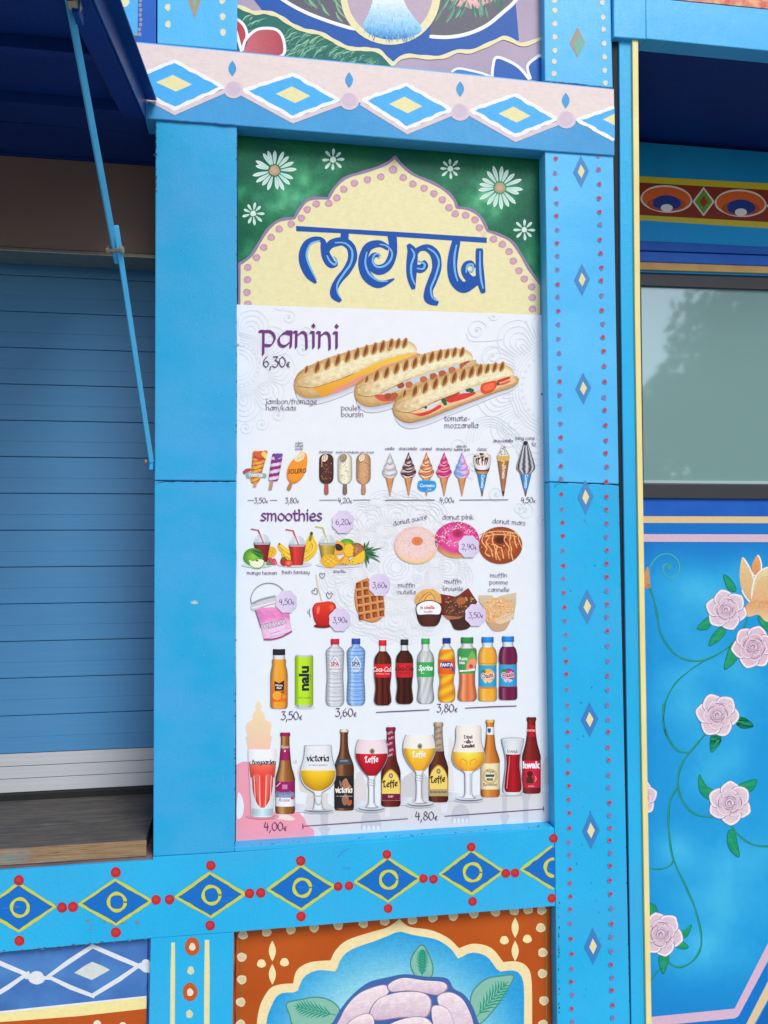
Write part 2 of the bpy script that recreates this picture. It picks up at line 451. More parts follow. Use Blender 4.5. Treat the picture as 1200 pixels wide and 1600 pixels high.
def typ(pic, s, x, y, h, col, rot=0.0, sx=1.0, bold=0.0, shear=0.0, align='c', arc=0.0):
    """built-in typeface lettering, h = cap height in px"""
    key = (s, bold, shear)
    if key not in _tc:
        cu = bpy.data.curves.new('t', 'FONT'); cu.body = s; cu.size = 1.0; cu.offset = bold; cu.shear = shear
        cu.resolution_u = 2; cu.fill_mode = 'FRONT'
        ob = bpy.data.objects.new('t', cu); S.collection.objects.link(ob)
        me = bpy.data.meshes.new_from_object(ob)
        vv = [(v.co.x, v.co.y) for v in me.vertices]; ff = [tuple(p.vertices) for p in me.polygons]
        bpy.data.objects.remove(ob); bpy.data.curves.remove(cu); bpy.data.meshes.remove(me)
        _tc[key] = (vv, ff)
    vv, ff = _tc[key]
    if not vv: return
    x0 = min(v[0] for v in vv); x1 = max(v[0] for v in vv); k = h/0.70
    cx = (x0+x1)/2 if align == 'c' else x0
    R, Q = cos(rot), sin(rot); pts = []
    for a, b in vv:
        px = (a-cx)*k*sx; py = b*k + arc*(px*px)/max(1, h)
        pts.append((x+px*R-py*Q, y-px*Q-py*R))
    fs = []
    for f in ff:
        a, b, c = pts[f[0]], pts[f[1]], pts[f[2]]
        fs.append(f)
    pic.add(pts, fs, [col(px, py) if callable(col) else col for px, py in pts]); pic.up()

# ------------------------------------------------------------------ materials
random.seed(4)
BLUE = paint_mat('blue_oil_paint', (60, 167, 223), (24, 164, 220), (74, 164, 226), 3.6, 0.06, 0.38, 0.36, 0.42)
BLUE_HI = paint_mat('light_blue_oil_paint', (76, 184, 243), (92, 192, 248), (64, 178, 240), 2.8, 0.04, 0.38, 0.36, 0.32)
BLUE_LO = paint_mat('cyan_blue_oil_paint', (36, 174, 230), (46, 180, 236), (60, 170, 226), 3.0, 0.055, 0.38, 0.36, 0.42)
BEAMBLUE = paint_mat('beam_blue_paint', (54, 150, 212), (66, 160, 220), None, 3.5, 0.03, 0.42, 0.30, 0.2)
ROSEWALL = paint_mat('sprayed_rose_wall_paint', (26, 150, 220), (70, 188, 240), (10, 120, 204), 3.0, 0.16, 0.5, 0.15, 0.05)
NAVY = paint_mat('navy_canopy_paint', (8, 62, 146), (6, 54, 134), None, 3, 0.03, 0.35, 0.15, 0.05)
NAVYDARK = paint_mat('dark_navy_paint', (18, 58, 134), (14, 50, 122), None, 3, 0.03, 0.45, 0.2, 0.05)
TEAL = paint_mat('teal_blue_paint', (14, 150, 208), (10, 140, 200), None, 3, 0.04, 0.45, 0.2, 0.1)
ROYAL = paint_mat('royal_blue_paint', (24, 92, 190), (30, 100, 196), None, 8, 0.06, 0.45, 0.2, 0.1)
STENCIL = paint_mat('denim_blue_paint', (66, 116, 186), (78, 132, 200), (60, 106, 176), 9, 0.04, 0.5, 0.3, 0.2)
GREEN = paint_mat('sponged_green_paint', (14, 92, 60), (60, 158, 112), (8, 78, 66), 9, 0.14, 0.45, 0.3, 0.05)
ORANGE = paint_mat('burnt_orange_paint', (188, 88, 28), (176, 78, 22), None, 5, 0.03, 0.42, 0.3, 0.15)
CREAMP = paint_mat('cream_paint', (238, 226, 160), (230, 216, 148), None, 5, 0.02, 0.45, 0.25, 0.12)
LAV = paint_mat('lavender_paint', (178, 162, 186), (168, 154, 180), None, 5, 0.02, 0.45, 0.25, 0.08)
CORAL = paint_mat('mottled_coral_paint', (206, 92, 84), (236, 170, 130), (222, 190, 140), 30, 0.06, 0.45, 0.25, 0.05)
SLAT = plain_mat('blue_grey_shutter_lacquer', (74, 142, 196), 0.38, 0.0, 0.05, 6, 0.05, (0.4, 1, 30), 40)
ALU = plain_mat('brushed_aluminium', (198, 203, 210), 0.5, 0.1, 0.06, 8, 0.05, (0.4, 1, 30), 40)
BOXM = plain_mat('taupe_shutter_box', (122, 106, 98), 0.55, 0.0, 0.06, 3, 0.05)
BLACK = plain_mat('black_rubber', (26, 27, 30), 0.7, 0.0, 0.2, 30, 0.1)
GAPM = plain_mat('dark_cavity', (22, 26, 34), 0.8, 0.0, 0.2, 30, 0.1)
STEEL = plain_mat('zinc_plated_steel', (168, 164, 150), 0.35, 0.85, 0.12, 60, 0.1)
DARKFR = plain_mat('dark_window_frame', (46, 50, 56), 0.5, 0.0, 0.08, 15, 0.05)
BLIND = plain_mat('frosted_pane_backing', (158, 186, 188), 0.6, 0.0, 0.08, 2.0, 0.0)
PAVE = plain_mat('grey_paving', (150, 146, 140), 0.85, 0.0, 0.2, 6, 0.4)
ROOF = plain_mat('grey_roof_sheet', (110, 112, 116), 0.7, 0.0, 0.1, 6, 0.1)
BARK = plain_mat('bark', (96, 78, 62), 0.9, 0.0, 0.3, 12, 0.5, (1, 1, 0.2))
LEAF = plain_mat('leaf', (78, 112, 52), 0.6, 0.0, 0.4, 1.5, 0.0)
PAINT = attr_mat('hand_painted_motif', 0.42, 0.05, 70, 0.30, 0.18, 0.03, 0.04)
BRUSHED = attr_mat('dry_brushed_motif', 0.45, 0.10, 120, 0.35, 0.18, 0.06, 0.08)
SPRAYED = attr_mat('sprayed_paint_ground', 0.5, 0.05, 160, 0.15, 0.25, 0.14)
PRINT = attr_mat('printed_vinyl', 0.38, 0.02, 25, 0.0, 0.25)
PRINTN = attr_mat('printed_food_picture', 0.34, 0.07, 260, 0.0, 0.25, 0.05)
PRINTG = attr_mat('printed_speckled_picture', 0.34, 0.20, 480, 0.0, 0.5, 0.16)

def wood_mat(name, c1, c2, c3, rough=0.75):
    m, nt, b = nodes_mat(name, rough, 0.35)
    co = N(nt, 'ShaderNodeTexCoord').outputs['Object']
    g = noise_node(nt, 26, 8, 0.7, stretch(nt, co, (0.35, 6, 6)))
    g2 = noise_node(nt, 90, 4, 0.7, stretch(nt, co, (0.12, 5, 5)))
    big = noise_node(nt, 6, 4, 0.6, stretch(nt, co, (0.8, 2, 2)))
    col = mixc(nt, ramp(nt, g.outputs[0], 0.32, 0.68), lin(c1), lin(c2))
    col = mixc(nt, ramp(nt, g2.outputs[0], 0.52, 0.7, 0, 0.85), col, lin(sc(c1, 0.45)))
    col = mixc(nt, ramp(nt, big.outputs[0], 0.5, 0.72, 0, 0.75), col, lin(c3))
    nt.links.new(col, b.inputs['Base Color'])
    add_bump(nt, b, g2.outputs[0], 0.6, 0.003)
    return m
WOODT = wood_mat('weathered_grey_wood', (64, 64, 66), (116, 110, 102), (60, 68, 76))
WOODF = wood_mat('worn_edge_wood', (134, 110, 84), (164, 138, 106), (104, 158, 176))
WOODR = wood_mat('reddish_sill_wood', (112, 88, 84), (134, 104, 98), (96, 76, 78))

# ------------------------------------------------------------------ the ground
def struct(name, a, b, mat):
    o = box(name, a, b, mat); o['kind'] = 'structure'; return o
struct('ground', (-60, -60, -0.2), (60, 60, 0.0), PAVE)

# ------------------------------------------------------------------ the food stall
stall = thing('food_stall', 'blue painted wooden snack stall front with folk diamonds, shutter bay on its left', 'stall', (0.1, 0, 0))
FR = 0.085                        # frame timber thickness
post_top = prism('post', [(243, 186.6), (370, 196.4), (369.3, 751.4), (241.5, 750.4)], 0.0, FR, BLUE, stall, 0.0035)
post_low = prism('post', [(241.5, 751.8), (369.3, 752.8), (366.6, 1331), (239.3, 1338.4)], 0.0, FR, BLUE, stall)
post_base = prism('post', [(235.5, 1466.5), (365.2, 1456.8), (360, 1790), (229, 1800)], -0.0018, FR, BLUE_LO, stall, 0.0008)
rpost_a = prism('post', [(851.5, 236), (958.5, 243.5), (967, 756.2), (858.5, 752.2)], 0.0, FR, BLUE_HI, stall)
rpost_b = prism('post', [(858.5, 753.4), (967, 757.6), (984.5, 1600), (987, 1720), (872.5, 1750), (866.6, 1293)], 0.0, FR, BLUE_LO, stall)
beam = prism('beam', [(226, 67.4), (367, 80.3), (640, 107), (959.5, 139.5), (960.5, 243), (851, 235.5), (370, 196), (226, 184.8)], -0.006, FR, BEAMBLUE, stall)
prism('beam', [(-260, 8), (100, 52.5), (225.4, 67.2), (225.4, 184.6), (-260, 143)], -0.004, FR, NAVYDARK, stall)  # stretch behind the flap, coloured navy for the shade under it
rail = prism('rail', [(-300, 1383), (0, 1360.5), (238.6, 1344.5), (239, 1339.4), (366.8, 1331.8), (866, 1294), (867.5, 1415.6), (365.3, 1456.2), (235.5, 1466), (0, 1488), (-300, 1515)], -0.002, FR, BLUE_LO, stall, 0.001)
lip = prism('rail_lip', [(366.8, 1324), (864, 1292.2), (865.5, 1297), (366.8, 1331)], -0.001, FR, BLUE_LO, stall, 0.0015)
# upper storey
up_post = prism('post', [(246, -120), (372, -105), (370, 78.7), (245.5, 67.8)], 0.0, FR, BLUE_HI, stall)
up_rpost = prism('post', [(849, -110), (952, -98), (957.6, 137.4), (851.5, 126.7)], 0.0, FR, BLUE_HI, stall)
up_left = prism('upper_panel', [(20, -160), (244, -122), (244, 70), (20, 48)], 0.012, FR, ROYAL, stall)
mural = prism('mural_panel', [(366, -130), (858, -100), (858, 132), (366, 86)], 0.032, FR, LAV, stall, 0)
# menu bay backing, lower panels
menu_back = prism('backing_panel', [(362, 190), (866, 225), (876, 1330), (360, 1340)], 0.052, FR-0.004, GREEN, stall, 0)
low_panel = prism('lower_panel', [(358, 1445), (876, 1400), (886, 1790), (352, 1800)], 0.040, FR-0.004, ORANGE, stall, 0)
left_panel = prism('lower_panel', [(-300, 1480), (238, 1458), (232, 1800), (-300, 1900)], 0.020, FR-0.004, STENCIL, stall, 0)
# carcass of the stall behind the front
xa = U(-300, 800, 0).x; xr = U(960, 700, 0).x; zb = U(240, 187, 0).z
xl = U(242, 800, 0).x
box('roof', (xa-0.5, 0.02, 3.85), (xr-0.02, 2.4, 3.92), ROOF, stall)
box('back_wall', (xa-0.5, 2.3, 0.1), (xr-0.02, 2.38, 3.85), NAVYDARK, stall)  # unseen; added to block light from behind
box('side_wall', (xr-0.08, FR, 0.1), (xr-0.03, 2.3, 3.85), NAVYDARK, stall)
box('partition', (xl+0.01, FR, 0.1), (xl+0.05, 1.2, 3.8), NAVYDARK, stall)
box('side_wall', (xa-0.5, FR, 0.1), (xa-0.45, 2.3, 3.85), NAVYDARK, stall)
box('base_frame', (xa-0.5, 0.09, 0.12), (xr-0.01, 0.3, 0.30), ROYAL, stall)

# header and shutter box over the counter
zt = U(240, 258, 0.28).z; zbx = U(240, 404, 0.28).z
box('soffit_board', (xa-0.4, FR+0.002, zb+0.002), (xl+0.005, 0.55, zb+0.03), NAVYDARK, stall)
hd = [U(-200, 214, 0.28), U(243, 258, 0.28)]
box('header_board', (xa-0.4, 0.275, zt), (xl+0.005, 0.30, zb), NAVYDARK, stall)
shbox = thing('shutter_box', 'taupe metal box housing the rolled shutter under the dark blue canopy', 'shutter box', (xl-0.4, 0.28, zbx))
box('box_face', (xa-0.4, 0.282, zbx+0.014), (xl+0.004, 0.42, zt-0.001), BOXM, shbox, 0.004)
box('box_edge', (xa-0.4, 0.276, zbx), (xl+0.004, 0.40, zbx+0.012), STEEL, shbox, 0.002)
# roller shutter, one slat at a time
DS = 0.45
sh = thing('roller_shutter', 'closed roller shutter of blue-grey slats with three silver slats at its foot', 'shutter', (xl-0.4, DS, U(240, 1237, DS).z))
ys = [384, 440, 495, 550, 605.7, 660.7, 716, 771.7, 828, 884, 940, 997, 1053, 1110, 1167.5]
zs = [U(241, y, DS).z for y in ys]
def slat_mesh(z1, z0, groove=True):
    h = z1-z0; prof = [(0.007, 0), (0.0006, 0.0010), (0, 0.0020)]
    prof += [(0, h*0.42), (0.0010, h*0.4245), (0, h*0.429)] if groove else []
    prof += [(0, h-0.0024), (0.0006, h-0.0016), (0.007, h-0.0008)]
    v = []; f = []
    for x in (xa-0.4, xl-0.004):
        for a, b in prof: v.append((x, DS+a, z0+b))
    n = len(prof)
    for i in range(n-1): f.append((i, n+i, n+i+1, i+1))
    return v, f
for i in range(len(zs)-1):
    v, f = slat_mesh(zs[i], zs[i+1]); o = mesh_obj('slat', v, f, SLAT, sh, False)
for a, b in ((1167.5, 1187), (1187, 1206), (1206, 1227)):
    v, f = slat_mesh(U(241, a, DS).z, U(241, b, DS).z, False); o = mesh_obj('slat', v, f, ALU, sh, False, None)
    o['label'] = 'silver aluminium end slat'
z1 = U(241, 1227, DS).z; z0 = U(241, 1240, DS).z
box('rubber_seal', (xa-0.4, DS-0.014, z0), (xl-0.004, DS+0.02, z1-0.0005), BLACK, sh, 0.003)
box('backing_sheet', (xa-0.4, DS+0.012, z1), (xl-0.004, DS+0.018, zbx+0.05), BLACK, sh)
box('guide_rail', (xl-0.02, DS-0.03, z0), (xl-0.002, DS+0.011, zbx), GAPM, stall)
# counter
ct = thing('counter_board', 'weathered grey wooden serving counter board with worn edge below the shutter', 'counter', (xl-0.4, 0.1, z0))
zc1 = U(228, 1312, 0.012).z; zc0 = U(228, 1336, 0.012).z
xc = U(229, 1320, 0.012).x
o = box('plank', (xa-0.4, 0.19, zc0), (xc-0.004, 0.50, zc1), WOODT, ct, 0.002)
o = box('plank', (xa-0.4, 0.014, zc0+0.0006), (xc-0.004, 0.188, zc1-0.001), WOODT, ct, 0.003)
o = box('front_edging', (xa-0.4, 0.006, zc0), (xc, 0.0135, zc1-0.0005), WOODF, ct, 0.001)
zr = U(238, 1344.5, 0).z
box('sill_batten', (xa-0.4, 0.010, zr+0.0006), (xl-0.001, 0.2, zc0-0.0008), WOODR, stall, 0.001)

# ------------------------------------------------------------------ canopy flap and its stay
VPx, VPy = 405.0, 600.0
ddir = (_w*F + CR*(VPx-600) - CU*(VPy-800)); ddir = ddir/ddir.y          # runs back and up: the flap droops outwards
OUT = -ddir.normalized()
def ext(p, L): return p + OUT*L
def hexa(name, P, Q, mat, parent, bev=0.002):
    n = len(P); v = list(P)+list(Q); f = [list(range(n)), list(range(2*n-1, n-1, -1))]
    for i in range(n): f.append([i, n+i, n+(i+1) % n, (i+1) % n])
    o = mesh_obj(name, v, f, mat, parent); bevel_obj(o, bev) if bev else None
    return o
L = 1.25
flap = thing('canopy_flap', 'dark navy lifting canopy flap folded up over the shutter bay', 'canopy flap', tuple(U(150, 120, -0.02)))
e_out = U(245, 157, -0.012); e_in = U(227, 187, -0.012); e_in2 = U(226.5, 156, -0.012)
up = Vector((0, 0, 1)); rt = Vector((1, 0, 0))
# side angle: upright leaf and outward flange
def rib(name, p, w, h, mat, Lr=L, y0=0.0):
    a = ext(p, y0); P = [a, a+rt*w, a+rt*w+up*h, a+up*h]
    Q = [ext(x, Lr) for x in P]; return hexa(name, P, Q, mat, flap)
rib('side_frame', e_in-rt*0.004, 0.006, e_in2.z-e_in.z+0.004, NAVY)
rib('edge_flange', e_in2, (e_out.x-e_in2.x), 0.006, NAVY)
p3 = U(193, 172, -0.012)
rib('inner_frame', Vector((p3.x, p3.y, e_in.z)), e_in.x-p3.x-0.005, 0.010, NAVY)
rib('inner_frame', Vector((p3.x-0.002, p3.y, e_in.z)), 0.004, 0.04, NAVYDARK)
a = Vector((xa-0.5, -0.012, e_in.z+0.035)); rib('canopy_sheet', a, e_in2.x-a.x, 0.012, NAVYDARK)
rib('canopy_batten', Vector((xa-0.3, -0.012, e_in.z+0.005)), 0.04, 0.032, NAVYDARK)
Ph = Vector((xa-0.5, -0.014, zb+0.0)); 
def xrib(name, t, w, h):
    a = ext(Vector((xa-0.5, -0.012, e_in.z+0.004)), t); b = ext(a, w)
    P = [a, b, b+up*h, a+up*h]; Q = [x+rt*(p3.x-a.x-0.003) for x in P]; return hexa(name, P, Q, NAVYDARK, flap)
xrib('cross_frame', 0.004, 0.04, 0.031); xrib('cross_frame', 0.40, 0.04, 0.031); xrib('cross_frame', 0.86, 0.04, 0.031)
# small zinc lug on the frame
lp = U(174, 128, -0.16)
def plate(name, c, w, h, t, mat, parent, n=14):
    v = []; f = []
    for k in (0, 1):
        for i in range(n):
            a = 2*pi*i/n; x = w/2*cos(a); z = (h/2-w/2)*(1 if sin(a) > 0 else -1)+w/2*sin(a)
            v.append((c.x+x, c.y+k*t, c.z+z))
    f = [list(range(n-1, -1, -1)), list(range(n, 2*n))]+[(i, (i+1) % n, n+(i+1) % n, n+i) for i in range(n)]
    return mesh_obj(name, v, f, mat, parent)
plate('hinge_lug', lp, 0.012, 0.075, 0.004, STEEL, flap)
def bolt(name, c, axis, r, h, mat, parent, n=6):
    ax = axis.normalized(); t = ax.cross(up).normalized() if abs(ax.z) < .9 else ax.cross(rt).normalized(); b = ax.cross(t)
    v = []; 
    for k in (0, 1):
        for i in range(n):
            a = 2*pi*i/n; v.append(c+t*(r*cos(a))+b*(r*sin(a))+ax*(h*k))
    f = [list(range(n)), list(range(2*n-1, n-1, -1))]+[(i, n+i, n+(i+1) % n, (i+1) % n) for i in range(n)]
    o = mesh_obj(name, v, f, mat, parent); bevel_obj(o, r*0.12, 1); return o
bolt('bolt', lp+Vector((0, -0.004, 0.028)), Vector((0, -1, 0)), 0.005, 0.004, STEEL, flap)

stay = thing('canopy_stay', 'thin light blue steel stay bar propping the canopy flap, bolted at mid length', 'stay bar', tuple(U(236, 715, -0.005)))
def bar(name, A, B, w, t, mat, parent):
    d = (B-A).normalized(); v = CAM-(A+B)/2
    n = Vector((0.42, -0.9, 0.0)); n = (n-d*n.dot(d)).normalized(); s = d.cross(n).normalized()
    P = [A+s*w/2-n*t/2, A-s*w/2-n*t/2, A-s*w/2+n*t/2, A+s*w/2+n*t/2]
    o = hexa(name, P, [x+(B-A) for x in P], mat, parent, 0.0012); return o
A0 = U(105, 2, -0.72); J = U(180, 392, -0.33); B0 = U(236.5, 722, -0.012)
lowA = B0+(J-B0)*1.10
bar('stay_bar', U(102, -30, -0.75), J+(J-A0)*0.06, 0.0140, 0.008, BLUE_HI, stay)
bar('stay_bar', B0, lowA+Vector((0.012, -0.006, 0)), 0.0130, 0.007, BLUE_HI, stay)
bolt('bolt', J+Vector((-0.017, -0.004, 0.0)), Vector((1, -0.2, 0)), 0.0065, 0.034, STEEL, stay)
bolt('nut', J+Vector((-0.019, -0.004, 0.0)), Vector((1, -0.2, 0)), 0.010, 0.006, STEEL, stay)
bolt('nut', J+Vector((0.014, -0.010, 0.0)), Vector((1, -0.2, 0)), 0.010, 0.007, STEEL, stay)
box('foot_bracket', (B0.x-0.006, -0.012, B0.z-0.022), (B0.x+0.004, 0.02, B0.z+0.02), BLUE, stay, 0.002)
bolt('bolt', U(232, 722, 0.0)+Vector((-0.004, 0, 0)), Vector((-1, -0.3, 0)), 0.008, 0.008, STEEL, stay)
hk = U(109, 8, -0.735)
bolt('pivot_bolt', hk, Vector((1, -.3, 0)), 0.014, 0.02, STEEL, stay)
box('pivot_bracket', (hk.x+0.006, hk.y-0.01, hk.z-0.02), (hk.x+0.02, hk.y+0.03, hk.z+0.10), NAVY, stay, 0.002)

# ------------------------------------------------------------------ the neighbouring stall on the right
DR = 0.60
st2 = thing('neighbouring_stall', 'turquoise stall on the right with deep window bay above a wall of painted roses', 'stall', (1.6, 0, 0))
prism('post', [(967.5, 60), (987.5, 62), (991.5, 490), (1002, 1160), (1009.3, 1600), (1012, 1730), (988, 1725), (986.6, 1600), (979, 1100), (970, 450)], 0.004, 0.10, BLUE_LO, st2, 0.002)
prism('edge_board', [(988.2, 62), (997.2, 63), (1000.5, 490), (1010.8, 1160), (1018.3, 1600), (1021, 1730), (1012.6, 1730), (1009.9, 1600), (1002.6, 1160), (992.1, 490)], -0.004, 0.10, CREAMP, st2, 0.0015)
prism('corner_block', [(958.2, -120), (1008, -116), (1009.5, 61), (959.4, 57.6)], -0.012, 0.06, BLUE_HI, st2)
prism('beam', [(1008.8, -4), (1500, 44), (1500, 109), (1010, 60.5)], -0.010, 0.055, BLUE_HI, st2)
prism('mural_panel', [(1008.8, -130), (1500, -100), (1500, 43), (1008.8, -5.5)], 0.004, 0.055, CORAL, st2, 0)
zc = U(1000, 75, 0.05).z
x0 = U(1000, 800, 0.0).x; xend = U(1500, 800, DR).x+0.4
box('ceiling', (x0-0.02, 0.06, zc), (xend, DR+0.1, zc+0.03), NAVYDARK, st2)
box('inner_side', (x0-0.02, 0.101, 0.1), (x0-0.005, DR, zc), ROYAL, st2)  # bay side walls out of view, added so light does not leak in
box('outer_side', (xend-0.03, 0.0, 0.1), (xend, DR, zc), ROYAL, st2)
box('roof', (x0-0.05, 0.06, 3.9), (xend, 2.4, 3.96), ROOF, st2)
def band(name, yl, yr, yl2, yr2, dep, mat, parent=st2, bev=0.0, back=None):
    """strip across the right bay; y at x=1000 and x=1200 for top and bottom edge"""
    def e(a, b, x): return a+(b-a)*(x-1000)/200
    xs0, xs1 = 960, 1420
    return prism(name, [(xs0, e(yl, yr, xs0)), (xs1, e(yl, yr, xs1)), (xs1, e(yl2, yr2, xs1)), (xs0, e(yl2, yr2, xs0))], dep, (dep+0.05) if back is None else back, mat, parent, bev)
band('upper_board', 222, 238, 376.5, 386, DR, TEAL)
band('moulding', 376, 385.5, 391, 398, DR-0.012, ROYAL, bev=0.003)
band('moulding', 392.5, 399.5, 408.5, 415.5, DR-0.024, ROYAL, bev=0.003)
band('tan_strip', 409, 416, 421, 427, DR-0.020, paint_mat('tan_paint', (206, 168, 104), (190, 150, 90), None, 10, 0.03, 0.5, 0.2, 0.1), bev=0.002)
band('moulding', 421.4, 427.4, 425, 431, DR-0.012, TEAL)
# window
win = thing('service_window', 'wide grey-framed window with pale clouded glass above the rose wall', 'window', tuple(U(1100, 770, DR)))
band('top_frame', 425.4, 431.4, 446, 452.5, DR-0.004, DARKFR, win, 0.002)
band('bottom_frame', 755.5, 757, 778.5, 780, DR-0.010, DARKFR, win, 0.003)
band('bottom_bead', 750.2, 751.5, 755, 756.5, DR+0.002, BLIND, win, 0.001)
m, ntg, bb = nodes_mat('clouded_window_glass', 0.03, 0.5)
co = N(ntg, 'ShaderNodeTexCoord').outputs['Object']
nn = noise_node(ntg, 2.2, 3, 0.5, co)
g = N(ntg, 'ShaderNodeBsdfGlossy'); g.inputs['Roughness'].default_value = 0.04; g.inputs['Color'].default_value = (0.85, 0.95, 0.97, 1)
bb.inputs['Base Color'].default_value = (*lin((134, 172, 172)), 1); bb.inputs['Roughness'].default_value = 0.25
mx = N(ntg, 'ShaderNodeMixShader'); mx.inputs[0].default_value = 0.22
ntg.links.new(bb.outputs[0], mx.inputs[1]); ntg.links.new(g.outputs[0], mx.inputs[2])
ntg.links.new(mx.outputs[0], ntg.nodes['Material Output'].inputs[0])
GLASS = m
band('glass_pane', 446.3, 452.8, 750, 751.3, DR+0.010, GLASS, win, back=DR+0.018)
def e1(a, b, x): return a+(b-a)*(x-1000)/200
prism('side_frame', [(985, 440), (1001.8, 441), (1006, 757), (985, 756)], DR-0.002, DR+0.03, DARKFR, win, 0)
# lower wall
band('sill_board', 779, 780.2, 806, 806.5, DR, ROYAL)
band('rose_wall', 806.4, 806.9, 1800, 1720, DR, ROSEWALL)
prism('gap_shade_board', [(956, 60), (967, 60), (969.5, 450), (978.5, 1100), (986.2, 1600), (988, 1725), (974, 1725), (962, 757), (956, 300)], 0.012, 0.09, GAPM, st2, 0)  # dark board added in the gap; its colour stands for the shade there
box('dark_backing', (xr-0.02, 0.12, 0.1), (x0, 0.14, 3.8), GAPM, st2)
box('back_wall', (x0, DR+0.12, 0.1), (xend, DR+0.16, 3.9), NAVYDARK, st2)

# trees across the way (seen only as a reflection in the window)
def tree(loc, h, r, seed, label):
    rnd = random.Random(seed); t = thing('tree', label, 'tree', loc, 'trees across the way')
    v = []; f = []
    n = 8
    for k in range(6):
        z = h*0.7*k/5; rr = 0.22*(1-k/7)
        for i in range(n): v.append((loc[0]+rr*cos(2*pi*i/n)+0.1*sin(k), loc[1]+rr*sin(2*pi*i/n), z))
    for k in range(5):
        for i in range(n): f.append((k*n+i, k*n+(i+1) % n, (k+1)*n+(i+1) % n, (k+1)*n+i))
    mesh_obj('trunk', v, f, BARK, t, True)
    v = []; f = []
    cl = [(Vector((loc[0]+rnd.gauss(0, r*.45), loc[1]+rnd.gauss(0, r*.4), h*0.68+rnd.gauss(0, h*0.16))), r*rnd.uniform(.25, .5)) for _ in range(40)]
    for i in range(16000):
        c, rr = rnd.choice(cl); d = Vector((rnd.gauss(0, 1), rnd.gauss(0, 1), rnd.gauss(0, 1))).normalized()*rr*rnd.random()**.4
        p = c+d; a = Vector((rnd.gauss(0, 1), rnd.gauss(0, 1), rnd.gauss(0, 1))).normalized()*.15; b = a.cross(Vector((rnd.random(), rnd.random(), 1))).normalized()*.09
        k = len(v); v += [p-a, p+b, p+a, p-b]; f.append((k, k+1, k+2, k+3))
    mesh_obj('crown', v, f, LEAF, t)
tree((9.6, -10.5, 0), 6.2, 2.6, 3, 'broad leafy tree across the way, mirrored in the window')
tree((13.5, -9.0, 0), 7.6, 2.4, 5, 'taller leafy tree across the way, right of the broad one')

# ------------------------------------------------------------------ painted decoration
rnd = random.Random(11)
def Z(ox, oy, s): return lambda pts: [(ox+p[0]/s, oy+p[1]/s)+tuple(p[2:]) for p in pts]
WHITE = (238, 242, 252); CREAM = (232, 226, 182); PINKB = (228, 214, 214)
Zb1 = Z(0, 0, 3); Zb2 = Z(360, 0, 3.53); Zb3 = Z(640, 0, 3.53)
BD = -0.006
bclip = [(100, 40), (959.6, 139.6), (960.4, 243), (100, 175)]
# pink upper zone of the beam
p = Pic(BD, 0.0004)
mid = [(190, 131), (272, 134), (365, 141), (458, 149), (546, 159), (634, 167), (719, 175), (804, 181), (885, 187), (960, 194)]
p.poly([(190, 63.6), (213, 66.3), (367, 80.8), (640, 107.4), (959, 139.9), (960, 194)]+mid[::-1][1:], PINKB)
p.line([(190, 63.2), (213, 66), (367, 80.6), (640, 107.2), (959, 139.6)], 1.6, (104, 184, 244))
p.build('pink_band', beam, PAINT)
DI = [((195, 128), (272, 95), (349, 136), (272, 170), (272, 130), 28, 13), ((381, 141), (458, 116), (529, 156), (457, 183), (458, 148), 27, 13),
      ((567, 156), (635, 132), (705, 171), (636, 200), (634, 164), 26, 13), ((736, 172), (805, 148), (870, 186), (805, 212), (804, 179), 25, 12.5),
      ((902, 187), (972, 163), (1036, 196), (972, 226), (968, 188), 26, 13)]
for k, (a, b, c, d, ce, w, h) in enumerate(DI):
    p = Pic(BD, 0.0008, [(100, 30), (959.8, 120), (960.8, 250), (100, 200)])
    p.line([(a[0]-2, a[1]+6), (d[0]+1, d[1]+6), (c[0]+3, c[1]+6)], 8, (216, 202, 212))
    p.poly([a, b, c, d], lambda x, y: (74, 176, 240))
    j = lambda q: (q[0]+rnd.uniform(-.6, .6), q[1]+rnd.uniform(-.6, .6))
    for q0, q1 in ((a, b), (b, c), (c, d), (d, a)):
        pl = [mix2(q0, q1, t/30) for t in range(31)]; o1, o2 = rnd.uniform(0, 6), rnd.uniform(0, 6)
        p.line([(x+.5*sin(i*.45+o1), y+.5*sin(i*.6+o2), 1+.13*sin(i*.8+o1)+.06*sin(i*2.1)) for i, (x, y) in enumerate(pl)], 5.6, WHITE)
    sl_ = 0.04
    p.poly([(ce[0]-w, ce[1]-1.5), (ce[0]-2, ce[1]-h), (ce[0]+w, ce[1]+2), (ce[0]+3, ce[1]+h)], (232, 226, 172))
    p.build('painted_diamond', beam, PAINT)
for (x, y, lx, ly) in ((365, 139, 363, 107), (546, 157, 545.5, 125), (719, 174, 719, 139), (885, 186, 884, 157)):
    p = Pic(BD, 0.0010)
    p.ell(x, y+1.5, 14.5, 13.5, (214, 200, 214), n=22, wob=.02)
    p.ell(x-.5, y, 11, 10.5, (206, 190, 208), n=22, wob=.03)
    p.build('painted_disc', beam, PAINT)
    p = Pic(BD, 0.0010)
    h = 12.5
    p.poly([(lx+6.2*sin(pi*t/8)*(1 if t < 9 else 1), ly-h+2*h*t/8) for t in range(9)]+[(lx-6.2*sin(pi*t/8), ly+h-2*h*t/8) for t in range(1, 8)], (72, 156, 216))
    p.build('painted_leaf', beam, PAINT)

